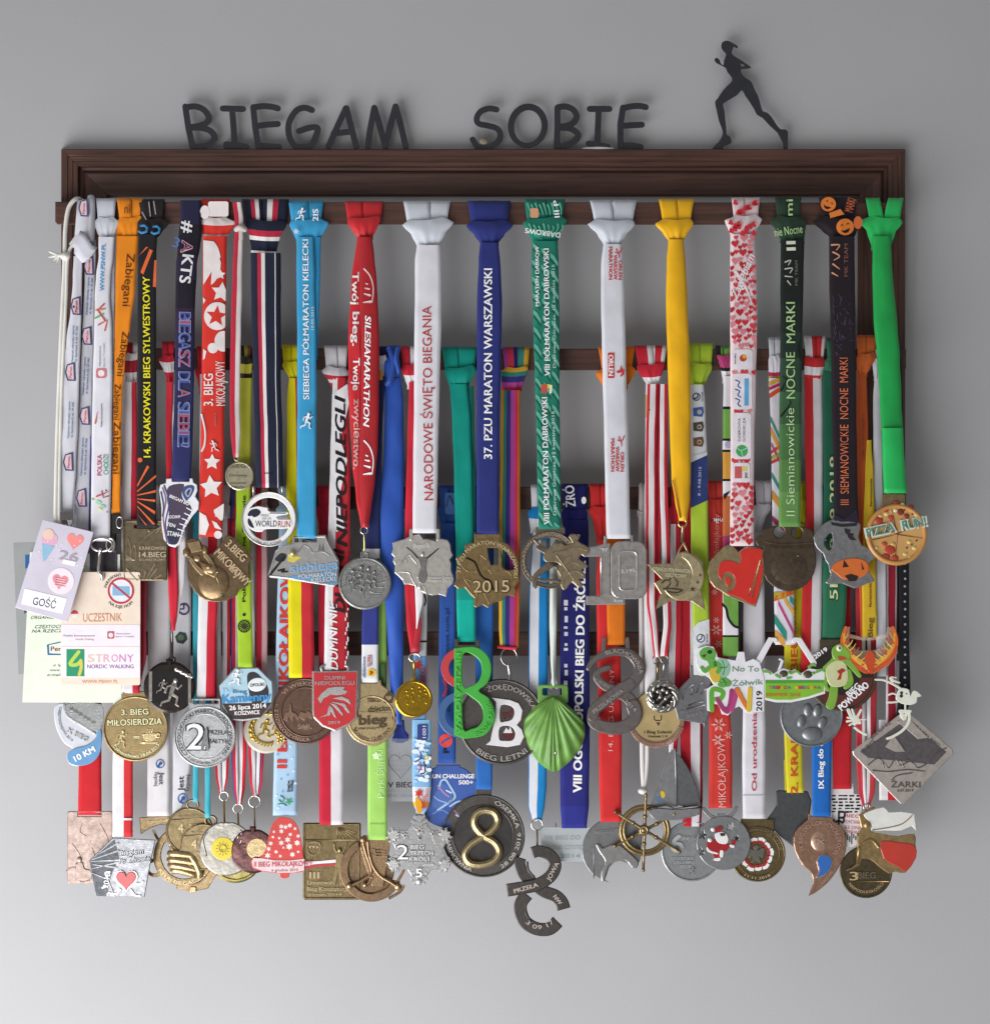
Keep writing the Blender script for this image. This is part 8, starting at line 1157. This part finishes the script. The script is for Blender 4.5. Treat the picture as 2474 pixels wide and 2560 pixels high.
mm, f = med(t, rrect(1352, 2068, 1476, 2154, 3), 3, clear('C4CCCC', .55), -3, 2.4, bev=1); tx(mm, 'VIII BIEG DO', 1405, 2094, 90, 11, 0, ink('8A9292'), f, .2, .0); tx(mm, 'ŹRÓDEŁ CZYSTEJ', 1408, 2118, 92, 11, 0, ink('8A9292'), f, .2, .0); tx(mm, '2014', 1425, 2140, 50, 10, 0, ink('8A9292'), f, .2); tb(t.p('wire'), [(1389, 2078, 62), (1389, 2058, 64)], 1.5, STL)
# red ribbon, grey horse medal
t = medal('grey round medal with a raised horse on a plain red ribbon with white writing', 3, 1522, 1216); m = t.p('ribbon'); rr_ = fab('CC2F30'); s1 = ribbon(m, [(1350, 1495, 1525), (1450, 1490, 1535), (1600, 1492, 1550), (1800, 1496, 1554), (1950, 1497, 1554), (2054, 1500, 1553)], 3, rr_, 0, fold=.7); knot(m.p('knot'), 3, 1473, 1530, 1470, 1540, 1490, 1528, rr_, yt=1212, yc=1268, yn=1350, big=7); tx(m, '14. BIEG ULICZNY', 1527, 1775, 205, 12, 89, ink('E4B8B4'), s1, .12, -.008)
hg = metal('828384', .44, .75); h2 = metal('9C9B98', .36, .75); mm, f = med(t, [(1538 + 84 * math.sin(math.radians(a)), 2126 - 82 * math.cos(math.radians(a))) for a in range(-170, 60, 8)] + [(1600, 2150), (1590, 2172), (1570, 2160), (1540, 2150), (1522, 2170), (1512, 2200)], 3, hg, -2.5)
e = mm.p('horse'); sh(e, cat(zs(455, 1185, 480, 1180, 510, 1210, 560, 1190, 640, 1180, 720, 1240, 800, 1320, 790, 1370, 750, 1370, 690, 1310, 600, 1330, 550, 1370, 525, 1470, 500, 1475, 500, 1400, 530, 1320, 480, 1240), True, 3), up(f, .1), 1.8, h2, bev=2.5); line(mm, [(1484, 2120), (1484, 2196)], f, 1.2, hg); tx(mm, 'BIEG ULICZNY', 1522, 2078, 70, 8, 6, hg, f, .7)
# ship wheel on white cord
t = medal('brass ship wheel ornament on a white twisted cord', 3, 1611, 1216, name='ship_wheel', cat_='ship wheel'); m = t.p('cord'); wc = fab('D6D2D0')
for x in (1604, 1616): tb(m, cat([(x - 2, 1225, 30), (x - 2, 1212, 41), (x - 2, 1240, 47), (x - 3, 1300, 49), (x - 2, 1500, 55), (x, 1750, 63), (x + 1, 1900, 66), (1609, 1974, 69)]), 6, wc)
ball(m, 1607, 1978, 70, 13, wc, 9); tb(m, [(1604, 1282, 50), (1594, 1278, 51), (1596, 1290, 51)], 4, wc); w1_ = metal('8C7238', .34, .5); e = t.p('wheel_rim'); dW = rd(3, 2075) + 3
for R, r_, d_ in ((60, 5, 0), (52, 3.5, .8), (56, 5, -.8)): tb(e, [(x, y, dW + d_) for x, y in circ(1611, 2076, R, 44)], r_, w1_, closed=True, n=8)
e = t.p('spoke')
for i in range(6): 
    a = math.radians(2 + i * 60); u = (math.sin(a), -math.cos(a)); L_ = (88, 80, 98, 96, 80, 82)[i] if i != 0 else 84
    tb(e, [(1611 + u[0] * r_, 2076 + u[1] * r_, dW + .8) for r_ in (8, 20, 36, 50, 62, 74, L_ + 4)], 4, w1_, r1=3.4); ball(e, 1611 + u[0] * 34, 2076 + u[1] * 34, dW + 1, 6, w1_, rd=3); ball(e, 1611 + u[0] * (L_ + 4), 2076 + u[1] * (L_ + 4), dW + 1, 5, w1_, rd=2.5)
h = t.p('hub'); ball(h, 1609, 2076, dW, 15, w1_, rd=5); ring(h, 1609, 2076, dW + 4.5, 9, 2.5, metal('A88C50', .3, .6))
# sailboat
t = medal('small grey metal sailing boat on a white and red ribbon behind the ship wheel cord', 3, 1690, 1216, name='sailboat_medal'); m = t.p('ribbon'); ribbon(m, [(1310, 1676, 1700), (1500, 1674, 1704), (1800, 1668, 1700), (1880, 1672, 1692)], 3, [(1, WH), (.9, RED)], -2); knot(m.p('knot'), 3, 1676, 1704, 1670, 1706, 1676, 1700, RED, big=4, yn=1314)
bg_ = metal('87878A', .46, .75); pl = plane(rd(3, 1960) + 3, 1690, 1960, .003, .02); e = t.p('hull'); sh(e, cat(zs(870, 905, 960, 880, 1100, 890, 1290, 880, 1310, 900, 1290, 940, 1150, 975, 1000, 985, 930, 975, 900, 945), True, 3), pl, 4.5, bg_, bev=3); line(e, zs(880, 885, 1030, 860, 1100, 890, 1280, 870), up(pl, 4.5), 2, GUN)
e = t.p('sail'); sh(e, zs(1085, 395, 1100, 420, 1115, 870, 900, 870, 960, 700, 1020, 540), pl, 2.2, bg_, bev=1.5); line(e, zs(1100, 400, 1115, 870), up(pl, 2.4), 2, STL); line(e, cat(zs(1082, 395, 1020, 540, 950, 730, 900, 870)), up(pl, 1.6), 2, STL)
sh(e, cat(zs(1110, 430, 1160, 480, 1220, 580, 1270, 690, 1295, 790, 1300, 880, 1120, 860), False, 3), up(pl, .6), 1.8, metal('66686A', .48, .8), bev=1.5); sh(e, cat(zs(985, 745, 1010, 750, 1020, 780, 1000, 805, 985, 780), True, 3), up(pl, 2.2), .3, enam('D8B428'), bev=0); sh(e, zs(940, 790, 980, 780, 1030, 830, 950, 835), up(pl, 2.15), .1, enam('5A7088'), bev=0)
# six
t = medal('dull silver round medal with a large six on a broad red and white ribbon', 3, 1735, 1216); m = t.p('ribbon'); ribbon(m, [(1310, 1700, 1758), (1500, 1698, 1756), (1860, 1700, 1756), (2000, 1706, 1756), (2066, 1708, 1752)], 3, [(1.1, fab('B0202C')), (1, fab('D8D4D8')), (.3, fab('8A1824'))], -3, fold=1); knot(m.p('knot'), 3, 1700, 1756, 1694, 1762, 1702, 1756, [(1, fab('B0202C')), (1, WH)], big=4, yn=1314)
s6 = metal('9A9EA0', .42, .78); mm, f = med(t, lug(1728, 2128, 76, 24, 2050), 3, s6, -3); rim(mm, 1728, 2128, 73, f, 2, s6); tx(mm, '6', 1692, 2108, 30, 46, 0, s6, f, 1.3, .03, side=GUN); tx(mm, 'BIEG', 1722, 2096, 30, 9, 0, s6, f, .8, .02); tx(mm, 'DOOKOŁA', 1706, 2146, 56, 7, 0, s6, f, .7); tx(mm, 'ZALEWU', 1708, 2156, 50, 7, 0, s6, f, .7, .02); tx(mm, '2018', 1712, 2166, 28, 7, 0, s6, f, .7, .02); runner_fig(mm, 1730, 2178, 22, f, s6)
# bearded man on grey round
t = medal('grey openwork round medal with a bearded figure in a red coat', 3, 1800, 1216); m = t.p('ribbon'); rsn = fab('C73A33'); RSS = [(1305, 1772, 1810), (1450, 1773, 1812), (1700, 1772, 1822), (1900, 1772, 1830), (2020, 1771, 1830)]; s1 = ribbon(m, RSS, 3, rsn, 0, fold=.6); knot(m.p('knot'), 3, 1768, 1812, 1766, 1814, 1772, 1810, rsn, yt=1204, yc=1250, yn=1310, big=6)
for x, y, r_ in ((1796, 1812, 19), (1794, 1850, 15), (1820, 1838, 10), (1790, 1575, 14), (1796, 1610, 10), (1790, 1550, 8), (1786, 1480, 8)):
    for i in range(6): a = i * math.pi / 3; sh(m, stroke([(x + r_ * .2 * math.cos(a), y + r_ * .2 * math.sin(a)), (x + r_ * math.cos(a), y + r_ * math.sin(a))], 2.4, 1.6, 0), up(s1, .1 + i * .01), 0, ink('E4A8A0')); sh(m, star(x + r_ * .6 * math.cos(a), y + r_ * .6 * math.sin(a), r_ * .28, r_ * .12, 6), up(s1, .2), 0, ink('E4A8A0'))
tx(m, 'MIKOŁAJKOWY', 1803, 1930, 178, 20, 91, ink('E2A29A'), s1, .12, .0); tx(m, 'Mikołajkowy', 1790, 1345, 120, 14, 90, ink('E2928A'), s1, .12, -.005); tx(m, 'nik', 1794, 1302, 24, 12, 180, IW, up(s1, .2), .12, .02)
st2 = metal('8E9092', .44, .75); mm, f = med(t, circ(1808, 2108, 68, 48), 3, st2, 2.5, holes=[star(1756, 2088, 11, 5, 5, 10), star(1752, 2130, 11, 5, 5, -10), star(1826, 2068, 10, 5, 5, 20), star(1842, 2096, 7, 3, 5)]); sh(mm, stroke(cat([(1758, 2022), (1775, 2040), (1800, 2046), (1825, 2040), (1840, 2020)]), 10), lambda x, y: f(x, y) - 3.5, 2.4, st2); sh(mm, rect(1790, 2034, 1812, 2056), lambda x, y: f(x, y) - 3, 2.4, st2)
e = mm.p('bearded_figure'); rE, wE = enam('A01C20'), enam('E6E4E4')
for q, c_, h_ in ((zs(1365, 1160, 1400, 1140, 1480, 1150, 1540, 1190, 1510, 1240, 1400, 1240, 1360, 1220), rE, .6), (zs(1400, 1235, 1490, 1240, 1480, 1290, 1440, 1310, 1420, 1290), rE, .7), (zs(1420, 1060, 1470, 1030, 1490, 1060, 1430, 1080), rE, 1.2), (zs(1430, 1090, 1500, 1080, 1535, 1130, 1520, 1175, 1460, 1170, 1430, 1130), wE, 1.1), (zs(1360, 1200, 1390, 1230, 1450, 1250, 1440, 1262, 1370, 1240), wE, .9), (zs(1470, 1230, 1495, 1235, 1490, 1285, 1465, 1280), wE, .9), (zs(1420, 1295, 1470, 1290, 1465, 1315, 1420, 1312), wE, .9), (zs(1530, 1175, 1580, 1180, 1600, 1155, 1560, 1150, 1590, 1200, 1540, 1200), rE, .6), (zs(1550, 1180, 1585, 1190, 1580, 1210, 1550, 1200), wE, .9)): sh(e, cat(q, True, 3), f, h_, c_, bev=.8)
ball(e, *zs.p(1410, 1058), f, 6, wE, rd=2); ball(e, *zs.p(1385, 1145), f, 6, wE, rd=2); sh(e, zs(1465, 1090, 1510, 1085, 1510, 1110, 1475, 1115), up(f, 1.1), .2, enam('3A3030'), bev=0)
# eagle and flag ring
t = medal('dark bronze round medal with a red and white enamel wreath around an eagle', 3, 1886, 1216); m = t.p('ribbon'); wq = fab('D6D4DA'); s1 = ribbon(m, [(1330, 1864, 1900), (1450, 1858, 1910), (1700, 1857, 1912), (1900, 1855, 1913), (2046, 1856, 1912)], 3, wq, -.5, fold=.6); knot(m.p('knot'), 3, 1886, 1930, 1868, 1928, 1866, 1902, fab('CFCDD4'), yt=1204, yc=1262, yn=1330, big=8); tx(m, 'Od urodzenia dumni z', 1884, 1820, 316, 13, 90, ink('BE3A48'), s1, .12, .015); sh(m, rect(1856, 1988, 1912, 1990), up(s1, .05), 0, ink('B8B6BC'))
ee = metal('74602F', .4, .5); mm, f = med(t, lug(1893, 2135, 70, 42, 2048), 3, ee, -1.5); rim(mm, 1893, 2135, 67, f, 2, ee); rim(mm, 1893, 2135, 55, f, 1.3, ee); arc(mm, 'NIEPODLEGŁA 1918', 1893, 2135, 60, 20, 120, 7, ee, f, .6); arc(mm, '11.11.2018', 1893, 2135, 61, 180, 62, 7, metal('A8905A'), f, .7, low=True)
e = mm.p('enamel_wreath')
for i in range(12):
    a0 = math.radians(i * 30 + 8); a1 = a0 + .46; k_ = 1 if i % 2 else .94
    for r0, r1, c_ in ((43, 35, wE), (35, 28, rE)): sh(e, [(1890 + r_ * k_ * math.cos(a), 2136 + r_ * k_ * math.sin(a)) for r_, a in ((r0, a0), (r0 + 2, (a0 + a1) / 2), (r0, a1), (r1, a1), (r1 + 1, (a0 + a1) / 2), (r1, a0))], f, .7, c_, bev=.5)
ea = mm.p('eagle'); sh(ea, cat([(1890, 2112), (1897, 2118), (1893, 2126), (1910, 2120), (1908, 2145), (1898, 2142), (1902, 2158), (1890, 2154), (1878, 2158), (1882, 2142), (1872, 2145), (1870, 2120), (1886, 2126), (1882, 2118)], True, 3), f, 1.2, metal('7A7468', .4, .7), bev=1)
# dark polygon on yellow
t = medal('plain dark grey angular plate on a yellow ribbon with red letters', 3, 1984, 1216); m = t.p('ribbon'); yq = fab('CEC22A'); s1 = ribbon(m, [(1310, 1992, 2010), (1400, 1976, 2012), (1600, 1960, 2005), (1850, 1960, 2004), (1981, 1966, 2008)], 3, yq, 0, fold=.7); ribbon(m, [(1900, 1959, 1976), (1975, 1961, 1980)], 3, fab('A8A02A'), -2); knot(m.p('knot'), 3, 2000, 2014, 1996, 2018, 1990, 2012, fab('D4CC28'), yt=1206, yc=1250, yn=1312, big=5)
tx(m, '2. KRAKOWSKI BIEG', 1984, 1790, 390, 18, 90, ink('C8502A'), s1, .12, .025); tx(m, 'KRAKOWSKI', 1982, 1560, 120, 14, 90, ink('C8502A'), s1, .1, .02)
PO = zt(435, 410, 460, 395, 520, 400, 690, 405, 720, 480, 700, 620, 690, 860, 570, 840, 470, 760, 355, 640, 410, 570, 440, 520); gq = metal('55585B', .5, .85); mm, f = med(t, PO, 3, gq, -3, bev=3)
# copper drop
t = medal('copper drop-shaped medal with a blue enamel drop on a bright blue ribbon with white words', 3, 2055, 1216); m = t.p('ribbon'); bq = fab('1F66B8'); s1 = ribbon(m, [(1330, 2034, 2070), (1600, 2030, 2078), (1860, 2028, 2078), (2041, 2030, 2076)], 3, bq, .5, fold=.6); knot(m.p('knot'), 3, 2034, 2072, 2028, 2078, 2034, 2070, bq, big=5, yn=1335); tx(m, 'IX Bieg do', 2051, 1922, 98, 14, 91, IW, s1, .15, .035); tx(m, 'Gorących', 2051, 1810, 110, 14, 91, IW, s1, .15, .035)
cu = metal('AE7E5E', .34, .6); cu2 = metal('CC9C78', .28, .65); DR = zt(695, 575, 720, 600, 880, 610, 890, 640, 960, 690, 990, 760, 990, 880, 950, 980, 880, 1090, 800, 1170, 695, 1235, 730, 1140, 720, 1060, 650, 990, 590, 880, 578, 770, 620, 690, 690, 630); mm, f = med(t, cat(DR, True, 2), 3, cu, 1)
ball(mm, *zt.p(783, 800), up(f, -1.5), 25, cu2, 29, 3); tx(mm, 'IX', *zt.p(783, 800), 26, 12, -5, cu, up(f, 1.2), .9, .01); arc(mm, 'IX BIEG DO GORĄCYCH ŹRÓDEŁ', *zt.p(785, 805), 48, 10, 250, 10, cu, f, .8, bold=.012, side=metal('5A3420', .5)); tx(mm, 'UNIEJÓW', *zt.p(835, 1095), 50, 8, 52, cu, f, .7, side=metal('5A3420', .5))
e = mm.p('blue_drop'); DP = cat(zt(760, 950, 790, 908, 840, 905, 885, 945, 880, 1000, 840, 1060, 770, 1092, 755, 1080, 775, 1040, 765, 990), True, 3); sh(e, DP, f, .8, cu2, bev=.8); sh(e, inset(DP if area2(DP) > 0 else DP[::-1], 2.5), up(f, .8), .4, enam('2C64B0'), bev=1)
# black and white square
t = medal('white plate printed with black rows of marks and an anchor sign on a red ribbon', 3, 2105, 1216); m = t.p('ribbon'); ribbon(m, [(1330, 2084, 2122), (1600, 2080, 2128), (1850, 2080, 2128), (1972, 2082, 2127)], 3, fab('B8202A'), -2, fold=.7); knot(m.p('knot'), 3, 2084, 2122, 2078, 2128, 2084, 2122, fab('B8202A'), big=5, yn=1335)
mm, f = med(t, [(2078, 1972), (2122, 1970), (2124, 1960), (2132, 1958), (2134, 1985), (2154, 1986), (2154, 2118), (2080, 2118)], 3, enam('E2DEDE'), -3, 2.2, bev=1); e = mm.p('printed_marks'); rnd = random.Random(3)
for r_ in range(6):
    for c_ in range(5): x = 2080 + c_ * 14.5 + rnd.uniform(-3, 3); y = 1988 + r_ * 8; sh(e, rrect(x, y, min(2152, x + rnd.uniform(7, 13)), y + rnd.uniform(3, 5), 1.4, 2), up(f, .05), .05, ink('17171A'), bev=0)
line(e, [(2096, 2028), (2096, 2062)], up(f, .2), 2.2, IK); line(e, cat([(2096, 2030), (2110, 2032), (2108, 2044), (2097, 2045)]), up(f, .2), 2.2, IK); line(e, cat([(2084, 2048), (2086, 2056), (2096, 2052), (2106, 2057), (2109, 2046)]), up(f, .2), 2.2, IK)
for i, (s_, y) in enumerate((('BIEG', 2040), ('POWSTANIA', 2055), ('63 DNI', 2069), ('CHWAŁY', 2080))): tx(e, s_, 2130, y, 38, 9, -3, ink('C04A52'), f, .12, .02)
for i in range(8): sh(e, rect(2112 + i * 5, 2082 + (i % 3) * 4, 2115 + i * 5, 2096 + (i % 4) * 5), up(f, .05), .05, ink('17171A'), bev=0)
# gold flag bearer
t = medal('gold medal of a flag bearer with a white and red enamel flag', 3, 2165, 1216); m = vee(t, 3, 2140, 2190, 2018, [(1.4, fab('C23A44')), (.8, WH)], [(.8, WH), (1.4, fab('C23A44'))], -1.5); ribbon(m, [(1800, 2196, 2240), (2000, 2197, 2238)], 3, [(1, WH), (.9, RED)], -3); hook(t, 2166, 2010, 2046, rd(3, 2030), 'C0A050', 8)
gb = metal('AE8C46', .34, .5); db2 = metal('5E5030', .42, .55); mm, f = med(t, circ(2164, 2180, 66, 46), 3, db2, -1.5); rim(mm, 2164, 2180, 63, f, 1.6, db2); tx(mm, '3', 2134, 2190, 20, 22, 0, gb, f, .8, .02); tx(mm, 'BIEG', 2166, 2188, 44, 16, 0, db2, f, .8); line(mm, [(2130, 2204), (2222, 2204)], f, 1.5, gb); arc(mm, 'NIEPODLEGŁOŚCI', 2164, 2180, 50, 180, 110, 7, gb, f, .6, low=True)
e = mm.p('flag_bearer'); sh(e, cat(zt(1090, 600, 1130, 570, 1180, 540, 1220, 530, 1180, 640, 1190, 720, 1280, 740, 1400, 760, 1530, 740, 1540, 830, 1545, 930, 1460, 1050, 1380, 1040, 1330, 1055, 1250, 1000, 1190, 950, 1120, 940, 1100, 990, 1000, 1035, 1010, 1015, 1070, 980, 1080, 850, 1085, 760, 1110, 690), True, 2), up(f, .2), 2, gb, bev=2.5); ball(e, *zt.p(1160, 672), up(f, 2), 10, gb, 11, 3); line(e, zt(1095, 850, 1080, 980), up(f, 2.2), 4, gb); line(e, cat(zt(1110, 830, 1190, 790, 1250, 850)), up(f, 2.2), 4, gb)
fl = mm.p('enamel_flag'); sh(fl, cat(zt(1130, 590, 1180, 560, 1290, 530, 1330, 570, 1420, 565, 1520, 580, 1535, 610, 1545, 720, 1510, 680, 1430, 715, 1300, 715, 1190, 715, 1200, 680, 1160, 630), True, 2), up(f, 2), 1, enam('DEDED8'), bev=1.5); line(fl, cat(zt(1200, 712, 1340, 690, 1440, 660, 1520, 590)), up(f, 3.1), 1.2, gb); sh(fl, cat(zt(1270, 800, 1400, 810, 1530, 830, 1545, 930, 1465, 1040, 1400, 1000, 1290, 940), True, 2), up(f, 2), 1, enam('B8382C'), bev=1.5)
# white ribbon with a purple mark and a dark hexagon, between the dark medal and the turquoise strip
# ---------------------------------------------------------------- turn every collected part into one mesh object
for q in ALL: q.build()
